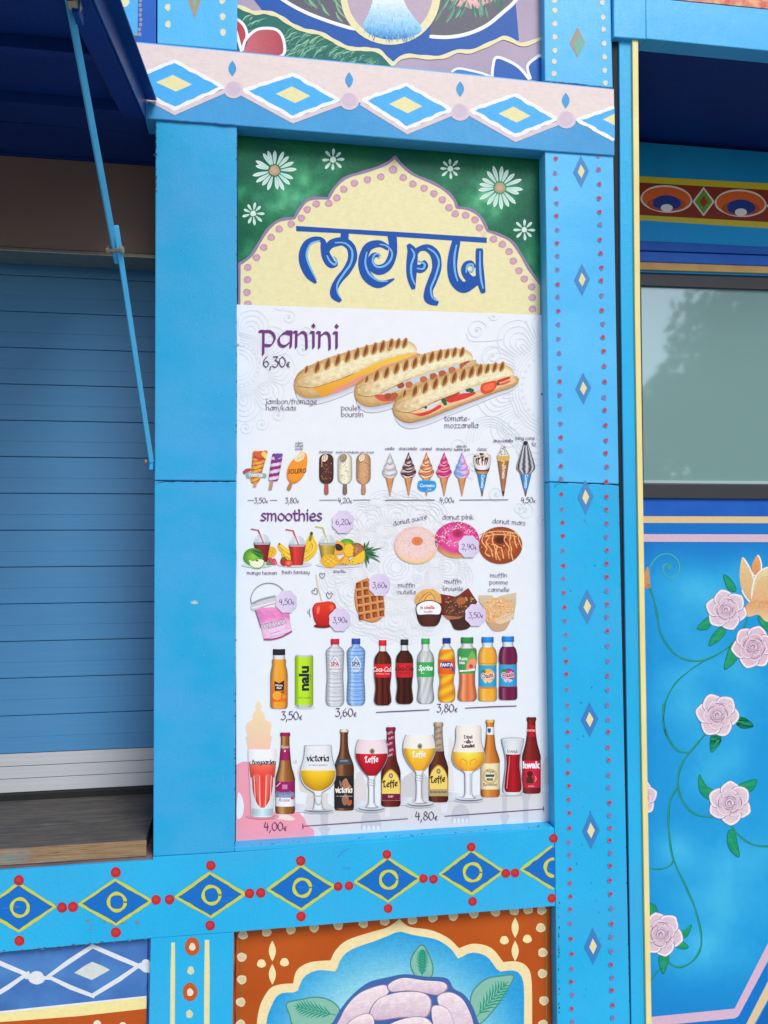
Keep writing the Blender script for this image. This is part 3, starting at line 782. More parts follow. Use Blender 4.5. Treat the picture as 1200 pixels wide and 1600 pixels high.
# upper left post and strip
p = Pic(0.0, 0.0005)
for x, y in ((262, 11.5), (262.5, 38), (347, 1), (348, 26), (348.5, 50.5), (261, -16), (346, -24)): p.ell(x, y, 4.4, 5.6, (226, 222, 196), wob=.08, seed=x, n=14)
p.build('painted_dots', up_post, PAINT)['kind'] = 'stuff'
p = Pic(0.0, 0.0005)
p.poly([(303.5, -50), (317, -10), (304, 29), (290, -10)], (168, 150, 136)); p.poly([(303.5, -38), (310, -12), (304, 12), (298, -12)], (110, 190, 160))
p.build('painted_diamond', up_post, PAINT)
p = Pic(0.012, 0.0005)
p.poly([(180, -40), (216, -40), (215, 52), (200, 62), (180, 62)], (84, 180, 240))
for i in range(12): p.ell(219+rnd.uniform(-1, 1), -30+i*7.6, 2.6, 3.4, (150, 150, 178), n=10)
p.ell(194, 2, 8, 9, (232, 228, 190)); p.ell(213, 53, 3, 3.5, (130, 170, 170), n=10)
p.build('painted_motif', up_left, PAINT)
p = Pic(0.0, 0.0005)
for x, y in ((866, 1), (867, 16), (867, 37), (867, 58), (867, 79), (866, 96), (865.5, 115)): p.ell(x, y, 3.9, 4.2, (222, 220, 190), wob=.1, seed=y, n=12)
for x, y in ((941, 4), (942.5, 27), (943, 45.5), (944, 68), (944.8, 89), (945, 110), (946, 129.5)): p.ell(x, y, 3.6, 4.3, (222, 220, 196), wob=.1, seed=y, n=12)
p.build('painted_dots', up_rpost, PAINT)['kind'] = 'stuff'
p = Pic(0.0, 0.0005)
p.poly([(902, 42), (914.5, 67), (902.5, 90), (890, 67)], (164, 148, 140)); p.poly([(905, 54), (913, 68), (903.5, 88), (896.5, 68)], (112, 178, 158))
p.build('painted_diamond', up_rpost, PAINT)

# mural behind the upper storey
MC = [(368, -128), (848, -98), (848, 131), (368, 87)]
def mp(): return Pic(0.032, 0.0004+mp.k*0.00008, MC)
mp.k = 0
whL = cr([(380, -60), (410, -25), (443, 0), (475, 18), (510, 32), (545, 43), (556, 45)], 5)
whR = cr([(672, 57), (700, 58), (730, 53), (760, 40), (785, 20), (806, 0), (820, -30)], 5)
cl1 = cr([(366, 7), (385, 15), (398, 20), (412, 19), (428, 22), (440, 28), (455, 38), (475, 47), (500, 52), (515, 60), (535, 71), (550, 76), (575, 77), (592, 80), (603, 90), (614, 101)], 4)
cl2 = cr([(614, 101), (625, 91), (640, 87), (660, 89), (680, 90), (695, 88), (715, 80), (735, 80.5), (755, 73), (775, 64), (787, 59), (800, 63), (812, 69), (825, 68), (850, 58)], 4)
p = mp(); p.poly([(397, 0), (396, -60), (806, -60), (806, 7), (811, 63), (800, 63)]+cl2[::-1][14:]+cl1[::-1][:-12], (20, 88, 174)); p.build('painted_blue_scroll', mural, PAINT)
mp.k = 1
p = mp(); p.poly(whL[::-1]+[(380, -100), (560, -100)], (96, 96, 114))  # dark grey zones of the mural's own paint
p.build('painted_grey_ground', mural, PAINT)
p = mp(); p.poly([(680, -100), (825, -100)]+whR[::-1], (96, 98, 112))
p.build('painted_grey_ground', mural, PAINT)
mp.k = 2
p = mp()
p.hold = True
for i in range(46):
    x = 462+rnd.random()*85; y = rnd.uniform(-34, 22); l = rnd.uniform(14, 26); g = rnd.random()
    q = [(x, y, .3), (x+l*.25, y+l*.55, 1), (x+l*.7, y+l, .2)]
    if y+l > 4+ (x-443)*.38: continue
    p.line(cr(q, 4), 3.2, mix((38, 104, 92), (140, 190, 150), g))
for i in range(60):
    x = 690+rnd.random()*95; y = rnd.uniform(-20, 18); l = rnd.uniform(12, 22)
    if y+l > 52-abs(x-710)*.42: continue
    s_ = -1 if x < 730 else .4
    p.line(cr([(x, y, .3), (x+s_*l*.3, y+l*.55, 1), (x+s_*l*.6, y+l, .2)], 4), 3.2, mix((42, 110, 96), (116, 180, 150), rnd.random()))
p.hold = False; p.up()
p.build('painted_foliage', mural, BRUSHED)['kind'] = 'stuff'
p = mp()
for (x, y, rx, ry) in ((722, -4, 18, 15), (756, -8, 18, 14), (740, 0, 20, 14), (712, -10, 12, 10)): p.radial(x, y, rx, ry, (238, 196, 196), (222, 158, 166), 16)
p.build('painted_pink_flower', mural, BRUSHED)
mp.k = 6
p = mp(); p.line(whL, 5.5, WHITE); p.build('painted_white_line', mural, PAINT)
p = mp(); p.line(whR, 5.8, WHITE); p.build('painted_white_line', mural, PAINT)
mp.k = 8
p = mp()
p.ell(610, -7, 78, 77, CREAM, n=48); p.ell(609, -10, 67, 70, (186, 168, 188), n=48)
p.build('painted_medallion', mural, PAINT)
p = mp(); p.lv = 8
skl = cr([(584, -10), (581, 6), (574, 25), (566, 42), (580, 55), (600, 61)], 4); skr = cr([(628, -10), (634, 8), (646, 26), (660, 47), (640, 58), (612, 62)], 4)
p.lens(skl, skr, 14, 14, lambda u, v: mix(mix((226, 242, 252), (130, 200, 240), max(0, u-.1)/.5), (26, 110, 190), max(0, u-.55)/.35))
p.hold = True
for i in range(110):
    v = rnd.random(); u = rnd.uniform(.3, .85); a = mix2(resample(skl, 15)[int(u*14)], resample(skr, 15)[int(u*14)], .05+.9*v)
    l = rnd.uniform(6, 13); dx = (v-.5)*.7*l
    p.line([(a[0], a[1], .4), (a[0]+dx*.5, a[1]+l*.5, 1), (a[0]+dx, a[1]+l*.9, .2)], 1.5, mix((236, 248, 255), (20, 104, 190), min(1, u*1.1-rnd.random()*.35)))
p.hold = False; p.up()
p.build('painted_plume', mural, BRUSHED)
mp.k = 4
p = mp(); gp = cl1[:]
p.poly(gp+[(616, 112), (370, 84), (370, 9)], (34, 112, 104))
p.hold = True
for i in range(300):
    x = rnd.uniform(372, 612); top = 12+(x-371)*.37; bot = 80+(x-371)*.105
    if bot-top < 10: continue
    y = rnd.uniform(top+3, bot-3); l = rnd.uniform(12, 24)*min(1, (bot-top)/40)
    if x < 448 and y > 36 and (x < 440): 
        if rnd.random() < .75: continue
    if x+l*.9 > 612: continue
    p.line(cr([(x, min(bot, y+l*.55), .3), (x+l*.35, y+l*.1, 1), (x+l, y-l*.12, .15)], 3), 2.2, mix((34, 104, 96), (150, 206, 168), rnd.random()**1.5))
p.hold = False; p.up()
p.build('painted_grass', mural, BRUSHED)['kind'] = 'stuff'
mp.k = 12
def petal(name, pts, fill, rim, w, m=None):
    p = mp(); q = cr(pts, 5)
    p.poly(q, fill); p.clip = MC; p.line(q, w, rim); p.build(name, mural, PAINT)
    mp.k += .3
petal('painted_petal', [(378, 82), (372, 60), (366, 30), (380, 38), (386, 56), (379, 78)], (190, 66, 78), WHITE, 4.5)
petal('painted_petal', [(379, 78), (384, 62), (398, 48), (414, 44), (433, 47), (443, 62), (442, 86), (410, 90), (378, 84)], lambda x, y: mix((202, 110, 120), (178, 70, 84), (x-380)/60), WHITE, 4.5)
mp.k = 12
petal('painted_petal', [(706, 112), (716, 107), (735, 110), (758, 116), (768, 123), (735, 128)], (60, 130, 190), WHITE, 3.5)
petal('painted_petal', [(769, 122), (770, 105), (775, 90), (792, 94), (812, 106), (827, 124)], (22, 94, 178), WHITE, 4.5)
petal('painted_petal', [(829, 123), (824, 104), (835, 92), (847, 89), (850, 128)], (22, 94, 178), WHITE, 4.5)
mp.k = 15
p = mp(); p.line([(x, y, 1+.15*sin(x*.3)) for x, y in cl1], 6.2, CREAM); p.line([(x, y, 1+.15*sin(x*.2)) for x, y in cl2], 6.2, CREAM); p.build('painted_cream_line', mural, PAINT)

# ------------------------------------------------------------------ the menu arch board
DM = 0.052
sign = thing('menu_sign', 'green and cream painted arch board lettered menu in blue, with white daisies', 'sign', tuple(U(610, 480, DM)))
Zm = Z(360, 190, 2.4)
def gauss(x, y, cx, cy, r): return math.exp(-((x-cx)**2+(y-cy)**2)/(r*r))
GH = [(470, 292, 42, .9), (448, 318, 26, .6), (408, 318, 26, .5), (392, 395, 22, .6), (384, 430, 16, .6), (520, 262, 22, .3), (755, 318, 34, .9), (778, 296, 40, .6), (826, 392, 26, .6), (846, 440, 16, .8), (690, 286, 26, .4), (375, 300, 10, .7)]
def greenc(x, y):
    v = sum(a*gauss(x, y, cx, cy, r) for cx, cy, r, a in GH)*(.75+.6*noise.noise(Vector((x*.06, y*.06, 1))))+.16*noise.noise(Vector((x*.25, y*.25, 4)))+.12*noise.noise(Vector((x*.03, y*.03, 9)))
    return mix(mix((8, 100, 62), (4, 86, 68), .5+.9*noise.noise(Vector((x*.02, y*.03, 3)))), (104, 194, 144), max(0, v)*.8)
p = Pic(DM, 0.0003)
p.grid(lambda u, v: (364+u*500, 192+v*310), 170, 106, lambda u, v: greenc(364+u*500, 192+v*310))
p.build('sponged_green_ground', sign, BRUSHED)
arcs = [[(33, 535), (75, 505), (105, 460), (140, 405), (185, 370), (240, 362)], [(240, 362), (265, 320), (300, 290), (368, 288)],
        [(368, 288), (390, 250), (430, 212), (490, 192), (545, 175), (590, 155), (617, 133)],
        [(617, 133), (645, 165), (690, 200), (760, 230), (815, 265), (840, 295), (850, 322)], [(850, 322), (900, 330), (940, 360), (965, 410)],
        [(965, 410), (1010, 425), (1055, 450), (1090, 500), (1125, 560), (1167, 615)]]
out = [(33, 720)]
for a in arcs: out += cr(a, 5)[:-1]
out += [(1167, 615), (1167, 760)]
out = Zm(out)
p = Pic(DM, 0.0008)
p.poly(out+[(600, 520)], (232, 226, 178)); 
board = p.build('arch_ground', sign, PAINT)
p = Pic(DM, 0.0011); p.line([(x, y, 1+.12*sin(i*.9)) for i, (x, y) in enumerate(out)], 4.4, (146, 124, 168)); p.build('arch_outline', sign, PAINT)
p = Pic(DM, 0.0008); p.line([(371, 350), (371.5, 420)], 1.2, (60, 160, 110)); 
p = Pic(DM, 0.0011)
dots = [(65, 547), (64, 593), (62, 640), (65, 684), (98, 510), (125, 472), (153, 434), (183, 403), (228, 384), (266, 362), (288, 330), (322, 309), (369, 307), (399, 286), (425, 254), (465, 231), (514, 218), (564, 207), (610, 180), (648, 210), (684, 234), (726, 250), (763, 270), (795, 293), (820, 323), (843, 346), (882, 351), (917, 368), (934, 398), (950, 422), (987, 441), (1020, 460), (1045, 487), (1061, 523), (1082, 559), (1102, 590), (1130, 620), (1132, 660), (1133, 703)]
for i, q in enumerate(Zm(dots)):
    p = Pic(DM, 0.0011)
    k = 1.15 if i == 18 else (0.75 if i in (29,) else 1)
    p.ell(q[0], q[1], 6.1*k, 5.7*k, (196, 152, 172) if i != 29 else (226, 204, 176), wob=.04, seed=i, n=18)
    p.ell(q[0]+rnd.uniform(-.8, .8), q[1]+rnd.uniform(-.8, .8), 3.9*k, 3.6*k, (206, 166, 184) if i != 29 else (228, 208, 180), wob=.1, seed=i*3, n=12)
    p.build('painted_dot', sign, PAINT)
# lettering
MB = (14, 80, 170); ML = (120, 184, 230)
p = Pic(DM, 0.0013)
p.poly(Zm([(246, 391), (420, 402), (620, 413), (962, 435), (961, 455), (700, 437), (430, 419), (247, 411)]), MB)
p.build('lettering_bar', sign, PAINT)
Bl = {
 'm': ([[(320, 604, .35), (296, 574, 1.0), (276, 530, 1.1), (272, 490, .9), (288, 456, .8), (318, 440, .6), (345, 446, .6), (352, 474, .9), (360, 505, 1.1), (378, 532, 1.1), (400, 534, .5)],
        [(364, 490, .3), (372, 465, .9), (392, 453, 1.0), (425, 450, 1.0), (452, 472, 1.05), (458, 512, 1.1), (438, 556, 1.0), (408, 592, .9), (390, 626, .9), (392, 652, 1.0), (412, 672, .5)],
        [(429, 410, 1.0), (428, 452, .9)]],
       [[(322, 592), (306, 560), (292, 528), (286, 494), (302, 458), (336, 446)], [(362, 502), (374, 524), (392, 536), (398, 518), (388, 506)], [(392, 454), (430, 456), (456, 484), (452, 530), (424, 572), (402, 608), (402, 640), (414, 662)]]),
 'e': ([[(606, 426, 1.1), (610, 462, 1.0), (608, 500, 1.0), (590, 540, 1.1), (560, 556, 1.2), (534, 546, 1.0), (526, 520, .8), (540, 500, .6), (560, 504, .4)],
        [(592, 474, .6), (560, 458, .8), (520, 468, 1.0), (500, 505, 1.1), (500, 550, 1.2), (520, 588, 1.2), (560, 610, .9), (614, 590, .2)]],
       [[(560, 460), (586, 466), (606, 490), (600, 520), (576, 542), (548, 544), (534, 524), (540, 500), (558, 496), (556, 514)], [(512, 488), (506, 530), (520, 570), (556, 596), (590, 598)]]),
 'n': ([[(668, 462, .5), (682, 490, 1.2), (680, 540, 1.3), (680, 585, 1.1), (686, 626, .5)], [(686, 500, .9), (708, 478, .6), (740, 474, .9), (768, 500, 1.15), (774, 548, 1.1), (758, 596, 1.1), (744, 632, 1.0), (746, 664, 1.2), (776, 682, .6)],
        [(690, 546, .8), (712, 552, 1.0), (728, 540, .9), (724, 524, .5)]],
       [[(678, 476), (690, 500), (678, 540), (680, 580), (692, 612)], [(740, 474), (768, 494), (782, 530), (768, 584), (752, 624), (756, 656), (774, 672)], [(704, 522), (728, 534), (722, 552), (700, 550)]]),
 'u': ([[(848, 446, 1.0), (836, 500, 1.15), (832, 550, 1.2), (842, 594, 1.3), (872, 622, 1.3), (906, 606, 1.2), (928, 590, 1.0)], [(934, 480, .9), (934, 530, .9), (938, 590, 1.0), (948, 640, .6)],
        [(922, 600, .9), (896, 588, .9), (878, 562, .8), (882, 538, .7), (902, 530, .6), (916, 546, .4)]],
       [[(848, 462), (840, 510), (842, 560), (852, 598)], [(936, 486), (936, 540), (940, 590), (948, 626)], [(884, 566), (888, 540), (908, 536), (908, 562), (892, 560)]]),
}
for ch in 'menu':
    p = Pic(DM, 0.0015+.00006*'menu'.index(ch))
    for s_ in Bl[ch][0]: p.line(Zm(cr(s_, 6)), 13.2, MB)
    for s_ in Bl[ch][1]:
        q = cr([(x, y, .55+.65*sin(pi*(i+.5)/len(s_))) for i, (x, y) in enumerate(s_)], 5); p.line(Zm(q), 2.7, ML)
    p.build('painted_letter', sign, PAINT)
# daisies
def daisy(cx, cy, R, n, rc, cc, seed, w=.13):
    r_ = random.Random(seed); p = Pic(DM, 0.0008); p.radial(cx, cy, R*1.15, R*1.15, (96, 176, 136), (40, 126, 86), 24) if False else None
    for i in range(n):
        a = 2*pi*i/n+r_.uniform(-.08, .08); l = R*r_.uniform(.88, 1.04); r0 = rc*1.25
        dx, dy = cos(a), sin(a); m = []
        for t, ww in ((0, .35), (.25, .7), (.6, 1), (.85, .75), (1, .12)): m.append((cx+dx*(r0+(l-r0)*t), cy+dy*(r0+(l-r0)*t), ww))
        p.line(cr(m, 3), R*w*1.35, lambda x, y: mix((150, 206, 196), (228, 244, 238), math.hypot(x-cx, y-cy)/R))
        p.line([(m[1][0], m[1][1]), (m[3][0], m[3][1])], R*.045, (176, 216, 208))
    p.ell(cx, cy, rc, rc, cc, n=18, wob=.04); p.ell(cx-.5, cy-.5, rc*.6, rc*.6, mix(cc, (255, 255, 255), .15), n=12)
    p.build('painted_daisy', sign, PAINT)
daisy(428.9, 266.5, 34, 17, 8.2, (184, 152, 120), 1); daisy(781, 293.4, 35, 17, 8.4, (176, 154, 116), 2)
daisy(520.3, 249.5, 18.5, 8, 5, (206, 232, 220), 3, .19); daisy(703.6, 263.7, 17, 8, 4.6, (206, 232, 220), 4, .19)
daisy(395.6, 333.6, 18, 9, 4.6, (206, 232, 220), 5, .18); daisy(819.2, 359, 17, 8, 4.4, (206, 232, 220), 6, .19)

# ------------------------------------------------------------------ diamonds of the lower rail
Zr6 = Z(340, 1280, 2.222)
RD = [(29, 1418, 57, 37), (180.5, 1409.5, 56, 35), (328.5, 1398.5, 54, 34.5), (470.2, 1387, 52, 34.5), (605.5, 1374.5, 51, 34), (736.5, 1363, 49.5, 34), (863, 1355.5, 49, 33)]
rclip = [(-200, 1300), (866.2, 1290), (867.4, 1420), (-200, 1500)]
for k, (x, y, w, h) in enumerate(RD):
    p = Pic(-0.002, 0.0006, rclip); s_ = -0.085
    P4 = [(x-w, y-w*s_*1+0), (x-.5, y-h), (x+w, y+w*s_*0.6), (x+1, y+h)]
    P4 = [(x-w, y+3.2), (x-.5, y-h), (x+w, y-1.5), (x+1, y+h)]
    p.poly(P4, lambda a, b: (24, 110, 198))
    for i in range(9):   # visible brush sweeps in the blue
        a = rnd.uniform(-.5, .5); b = rnd.uniform(-.45, .45)
        if abs(a)+abs(b) > .62: continue
        q = (x+a*w, y+b*h); l = rnd.uniform(7, 14); p.line([q, (q[0]+l, q[1]+rnd.uniform(-5, 5))], 1.6, (44, 132, 212) if i % 2 else (30, 110, 194))
    for q0, q1 in zip(P4, P4[1:]+P4[:1]):
        pl = [mix2(q0, q1, t/8) for t in range(9)]
        p.line([(a+rnd.uniform(-.4, .4), b+rnd.uniform(-.4, .4), 1+rnd.uniform(-.22, .22)) for a, b in pl], 4.3, (200, 204, 66))
    ring = [(x+2+13.2*cos(t*pi/12), y+13.6*sin(t*pi/12)) for t in range(25)]
    p.line([(a, b, 1+.22*sin(i*1.1+k)) for i, (a, b) in enumerate(ring)], 4.6, (206, 208, 64))
    p.build('painted_diamond', rail, PAINT)
RDT = [(97, 1418), (114, 1417), (244, 1406), (265, 1405.5), (390, 1396), (407.5, 1395), (528.5, 1385), (545.5, 1384), (661.8, 1372.8), (677.5, 1373.8), (790.5, 1364.5), (805, 1364),
       (29.5, 1375.5), (181, 1363), (329.5, 1352.5), (470, 1345), (604.5, 1335), (736.5, 1323.5), (865, 1310), (30.3, 1470), (181, 1457), (328.5, 1446), (470.5, 1432), (606.5, 1419.5), (738.5, 1408.6), (862.5, 1403.5)]
for i, (x, y) in enumerate(RDT):
    p = Pic(-0.002 if x < 864 else -0.002, 0.0012, rclip if x < 860 else None); r = 8.0 if x < 200 else (7.6 if x < 500 else 6.9)
    p.ell(x, y, r, r*1.02, (186, 46, 50) if i % 3 else (172, 48, 62), n=20, wob=.02, seed=i)
    p.ell(x-.6, y-.8, r*.55, r*.5, (196, 58, 60), n=12, wob=.05, seed=i)
    p.build('painted_dot', rail, PAINT)

# ------------------------------------------------------------------ right post: diamonds and two rows of dots
def pl_(y, t):
    for (a, b), (c, d) in zip(t, t[1:]):
        if y <= c or (c, d) == t[-1]: return b+(d-b)*(y-a)/(c-a)
lcol = [(240, 867.5), (757, 877.5), (1100, 886.3), (1600, 894.5)]; rcol = [(240, 935), (757, 948.3), (1100, 950), (1600, 957.5)]
pa, pb = Pic(0.0, 0.0006), Pic(0.0, 0.0006)
for tcol, y0 in ((lcol, 248), (rcol, 243)):
    y = y0
    while y < 1600:
        x = pl_(y, tcol)+rnd.uniform(-.9, .9); q = pa if y < 751 else pb
        red = rnd.random()
        q.ell(x, y, 3.9, 4.1, (140, 132, 176) if red > .3 else (150, 120, 160), n=12, wob=.12, seed=y); q.ell(x-.2, y-.2, 2.5, 2.6, (168, 66, 86) if red < .62 else (104, 120, 178), n=10, wob=.2, seed=y)
        if red >= .45: q.line([(x-1.2, y+.8), (x+.6, y-.9), (x+1.4, y+.6)], .9, (70, 150, 205))
        y += 21.9+rnd.uniform(-2.6, 2.6)
pa.build('painted_dots', rpost_a, PAINT)['kind'] = 'stuff'; pb.build('painted_dots', rpost_b, PAINT)['kind'] = 'stuff'
for (x, y) in ((908, 268), (909.5, 437), (911.5, 607), (915, 777), (917.5, 948), (921.3, 1124.5), (923.3, 1298), (926.5, 1479)):
    p = Pic(0.0, 0.0009); w = 12.4 if y < 800 else 13.6; h = 25 if y < 700 else (27.5 if y < 1200 else 29)
    p.poly([(x-.5, y-h), (x+w, y-1), (x+.5, y+h), (x-w, y+1)], (72, 138, 198) if y < 1000 else (62, 128, 196))
    p.poly([(x-.5, y-h*.44), (x+w*.45, y-1), (x+.5, y+h*.42), (x-w*.42, y+1)], (226, 218, 166))
    p.build('painted_diamond', rpost_a if y < 751 else rpost_b, PAINT)

# ------------------------------------------------------------------ lower post: cream bars and ringed dots
p = Pic(-0.0018, 0.0007)
p.line([(270.5, 1474), (270, 1520), (269.5, 1610), (268, 1700)], 7.2, (222, 220, 170)); p.line([(323.5, 1470), (323.5, 1520), (323, 1610), (322, 1700)], 8.6, (222, 220, 170))
p.build('painted_bar', post_base, PAINT)
for i, (x, y) in enumerate(((300.5, 1479), (297, 1550), (294, 1622))):
    p = Pic(-0.0018, 0.0007); p.ell(x, y, 11.5, 14.5, (190, 90, 44), n=24, wob=.02, seed=i); p.ell(x, y+.5, 5, 6, (226, 222, 204), n=16, wob=.05, seed=i); p.build('ringed_dot', post_base, PAINT)
for i, (x, y) in enumerate(((298, 1516.5), (296, 1584.5))):
    p = Pic(-0.0018, 0.0007); p.ell(x, y, 5.4, 6.6, (206, 214, 176), n=16, wob=.05, seed=i); p.build('painted_dot', post_base, PAINT)

# ------------------------------------------------------------------ lower left panel: white lattice
Zl = Z(0, 1140, 3)
def lp_(): return Pic(0.020, 0.0006)
WL = (220, 226, 236)
for ofs, first in ((0, True), (-175, False), (-350, False)):
    p = lp_(); dy = -ofs*.075
    sh_ = lambda pts: [(x+ofs, y+dy)+tuple(q) for x, y, *q in Zl(pts)]
    p.line(sh_([(215, 1165, .8), (320, 1090), (430, 1018, 1.1)]), 7.4, WL); p.line(sh_([(430, 1014, 1.1), (540, 1062), (650, 1108, .9), (700, 1132)]), 7.4, WL)
    p.line(sh_([(660, 1100, .9), (560, 1170), (435, 1246, 1.1)]), 7.2, WL); p.line(sh_([(440, 1250), (330, 1208), (240, 1165, .8), (120, 1160)]), 7.2, WL)
    p.build('painted_lattice', left_panel, PAINT)
    p = lp_(); p.poly(sh_([(348, 1140), (395, 1108), (432, 1088), (475, 1105), (516, 1126), (470, 1152), (430, 1174), (390, 1158)]), (206, 216, 216)); p.build('painted_diamond', left_panel, PAINT)
    p = lp_(); p.lv = 6; p.ell(*sh_([(172, 1164)])[0], 12.5, 10.5, WL, n=20, wob=.04)
    if first: p.ell(*sh_([(684, 1108)])[0], 8.5, 10.5, WL, n=20, wob=.04)
    p.build('painted_knot', left_panel, PAINT)
p = lp_(); p.poly([(-300, 1612), (0, 1580), (229, 1556), (229, 1559), (0, 1584), (-300, 1618)], (228, 232, 240)); p.poly([(-300, 1618), (0, 1583), (229, 1558.4), (229, 1576), (120, 1588), (0, 1597), (-300, 1640)], (236, 226, 160))
p.poly([(-300, 1640), (0, 1597), (120, 1588), (229, 1576), (228, 1720), (-300, 1740)], (184, 84, 34))
p.build('painted_band', left_panel, PAINT)
p = lp_(); p.lv = 6
for x, y in ((152, 1600), (192, 1603), (110, 1608)): p.ell(x, y, 6, 6, (230, 226, 206), n=14)
p.build('painted_dots', left_panel, PAINT)['kind'] = 'stuff'

# ------------------------------------------------------------------ lower middle panel: orange with arch and big rose
DL = 0.040
def q_(lv=0): 
    p = Pic(DL, 0.0006+lv*.00015); return p
Oo = [(135, 760), (137, 700), (150, 640), (180, 590), (215, 574), (262, 570), (275, 525), (320, 497), (392, 490), (410, 455), (450, 420), (530, 393), (590, 375), (632, 346), (665, 373), (740, 385), (800, 412), (838, 448), (890, 432), (950, 447), (992, 496), (1040, 494), (1075, 513), (1090, 560), (1092, 700), (1092, 760)]
Oi = [(168, 760), (170, 700), (186, 650), (215, 606), (276, 602), (300, 548), (350, 524), (412, 530), (430, 482), (470, 450), (560, 418), (630, 388), (680, 402), (760, 418), (810, 450), (836, 487), (880, 463), (935, 477), (975, 530), (1030, 525), (1055, 545), (1064, 590), (1064, 700), (1064, 760)]
def split_cr(pts, cusps, n=5):
    o = []; seg = [pts[0]]
    for q in pts[1:]:
        seg.append(q)
        if q in cusps: o += cr(seg, n)[:-1]; seg = [q]
    o += cr(seg, n); return o
ext_ = lambda L, xl_, xr_: Zr6(L)[0:0]+[(Zr6([L[0]])[0][0]-2, 1720)]+Zr6(L)+[(Zr6([L[-1]])[0][0]+2, 1720)]
oo = ext_(split_cr(Oo, {(262, 570), (392, 490), (632, 346), (838, 448), (992, 496)}), 0, 0)
oi = ext_(split_cr(Oi, {(276, 602), (412, 530), (630, 388), (836, 487), (975, 530)}), 0, 0)
p = q_(0); p.poly(oo, (240, 222, 172)); p.build('painted_arch_band', low_panel, PAINT)
def skyc(x, y):
    d = math.hypot((x-620)/215, (y-1640)/185); return mix((150, 216, 232), (44, 158, 220), (d-.55)/.42)
# blue ground inside the arch: subdivided radially so the sprayed fade shows
p = q_(1); cxy = (620, 1690); R_ = resample(oi, 90); ring = 10; pts = []; cols = []; fs = []
for k in range(ring+1):
    for a in R_:
        b = mix2(cxy, a, k/ring); pts.append(b); cols.append(skyc(*b))
nn_ = len(R_)
for k in range(ring):
    for i in range(nn_-1): fs.append((k*nn_+i, k*nn_+i+1, (k+1)*nn_+i+1, (k+1)*nn_+i))
p.add(pts, fs, cols); p.build('painted_sky_ground', low_panel, BRUSHED)
# leaves
def leaf_pic(par, dep, off, pts, tip, base, fill, rim, vein, clip=None, strokes=9, name='painted_leaf', w=1.6):
    p = Pic(dep, off, clip); q = cr(pts, 5, True); p.poly(q, fill); p.line(q+[q[0]], w*1.1, rim)
    p.line([base, mix2(base, tip, .9)], w*.8, vein)
    if strokes:
        p.hold = True; dx, dy = tip[0]-base[0], tip[1]-base[1]; l = math.hypot(dx, dy); ux, uy = dx/l, dy/l
        for i in range(strokes):
            t = .12+.74*i/strokes; b = mix2(base, tip, t); hw = l*.17*sin(pi*min(1, t+.12))+.8
            for sg in (-1, 1): p.line([(b[0], b[1], .7), (b[0]+ux*hw*.8-uy*hw*.5*sg, b[1]+uy*hw*.8+ux*hw*.5*sg, 1), (b[0]+ux*hw*1.3-uy*hw*sg, b[1]+uy*hw*1.3+ux*hw*sg, .3)], w*1.3, vein)
        p.hold = False; p.up()
    return p.build(name, par, PAINT)
LG = (132, 190, 172); LR = (78, 142, 140); LV = (30, 150, 124)
leaf_pic(low_panel, DL, .0009, Zr6([(712, 437), (738, 480), (748, 520), (738, 550), (700, 555), (678, 530), (670, 495), (685, 460)]), Zr6([(712, 437)])[0], Zr6([(710, 552)])[0], LG, LR, LV, w=2)
leaf_pic(low_panel, DL, .0009, Zr6([(1028, 545), (1000, 600), (960, 660), (905, 712), (878, 660), (885, 600), (930, 556), (980, 545)]), Zr6([(1020, 550)])[0], Zr6([(895, 690)])[0], LG, LR, LV, w=2)
leaf_pic(low_panel, DL, .0009, Zr6([(240, 640), (290, 626), (350, 618), (400, 635), (424, 668), (395, 712), (330, 726), (265, 716), (250, 680)]), Zr6([(250, 645)])[0], Zr6([(410, 680)])[0], LG, LR, LV, w=2)
# big rose
p = q_(4)
ol = [(375, 760), (400, 706), (430, 655), (470, 608), (525, 566), (590, 549), (650, 538), (720, 546), (795, 552), (820, 588), (855, 608), (885, 650), (906, 706), (925, 760), (930, 860), (640, 960), (370, 860)]
p.poly(cr(Zr6(ol), 5, True), (66, 104, 170)); p.up(); p.build('rose_outline', low_panel, PAINT)
def rp(pts, name='rose_petal', lv=[6]):
    q = cr(Zr6(pts), 5, True); cx = sum(a for a, b in q)/len(q); cy = sum(b for a, b in q)/len(q); ymin = min(b for a, b in q); ymax = max(b for a, b in q)
    p = q_(lv[0]); lv[0] += 3
    p.poly(q, (150, 128, 168))
    dn = (cx, cy+(ymax-ymin)*.22)
    q2 = [(cx+(a-cx)*.955, cy+(b-cy)*.94-.6) for a, b in q]
    def cf(k, x, y):
        v = (y-ymin)/(ymax-ymin+1e-6); n_ = noise.noise(Vector((x*.10, y*.10, lv[0])))*.35+noise.noise(Vector((x*.35, y*.08, 3)))*.25
        c_ = mix((206, 184, 204), (236, 222, 230), max(0, min(1, (1-v)*1.05+n_)))
        return mix(c_, (242, 234, 240), max(0, (k-.86)*5)*max(0, 1-v*1.1))
    p.blob(q2, cf, 9, dn)
    p.build(name, low_panel, BRUSHED)
rp([(400, 760), (425, 690), (450, 645), (490, 605), (540, 582), (585, 574), (596, 600), (560, 640), (540, 700), (520, 760)])
rp([(590, 575), (640, 551), (720, 560), (785, 566), (800, 588), (765, 612), (700, 600), (650, 597), (600, 600)])
rp([(760, 620), (800, 598), (845, 618), (872, 660), (890, 715), (895, 790), (820, 770), (790, 690)])
rp([(530, 660), (560, 622), (630, 600), (705, 600), (740, 620), (742, 660), (720, 690), (640, 690), (560, 700), (528, 690)])
rp([(745, 650), (780, 648), (806, 670), (826, 730), (820, 790), (770, 760), (745, 700)])
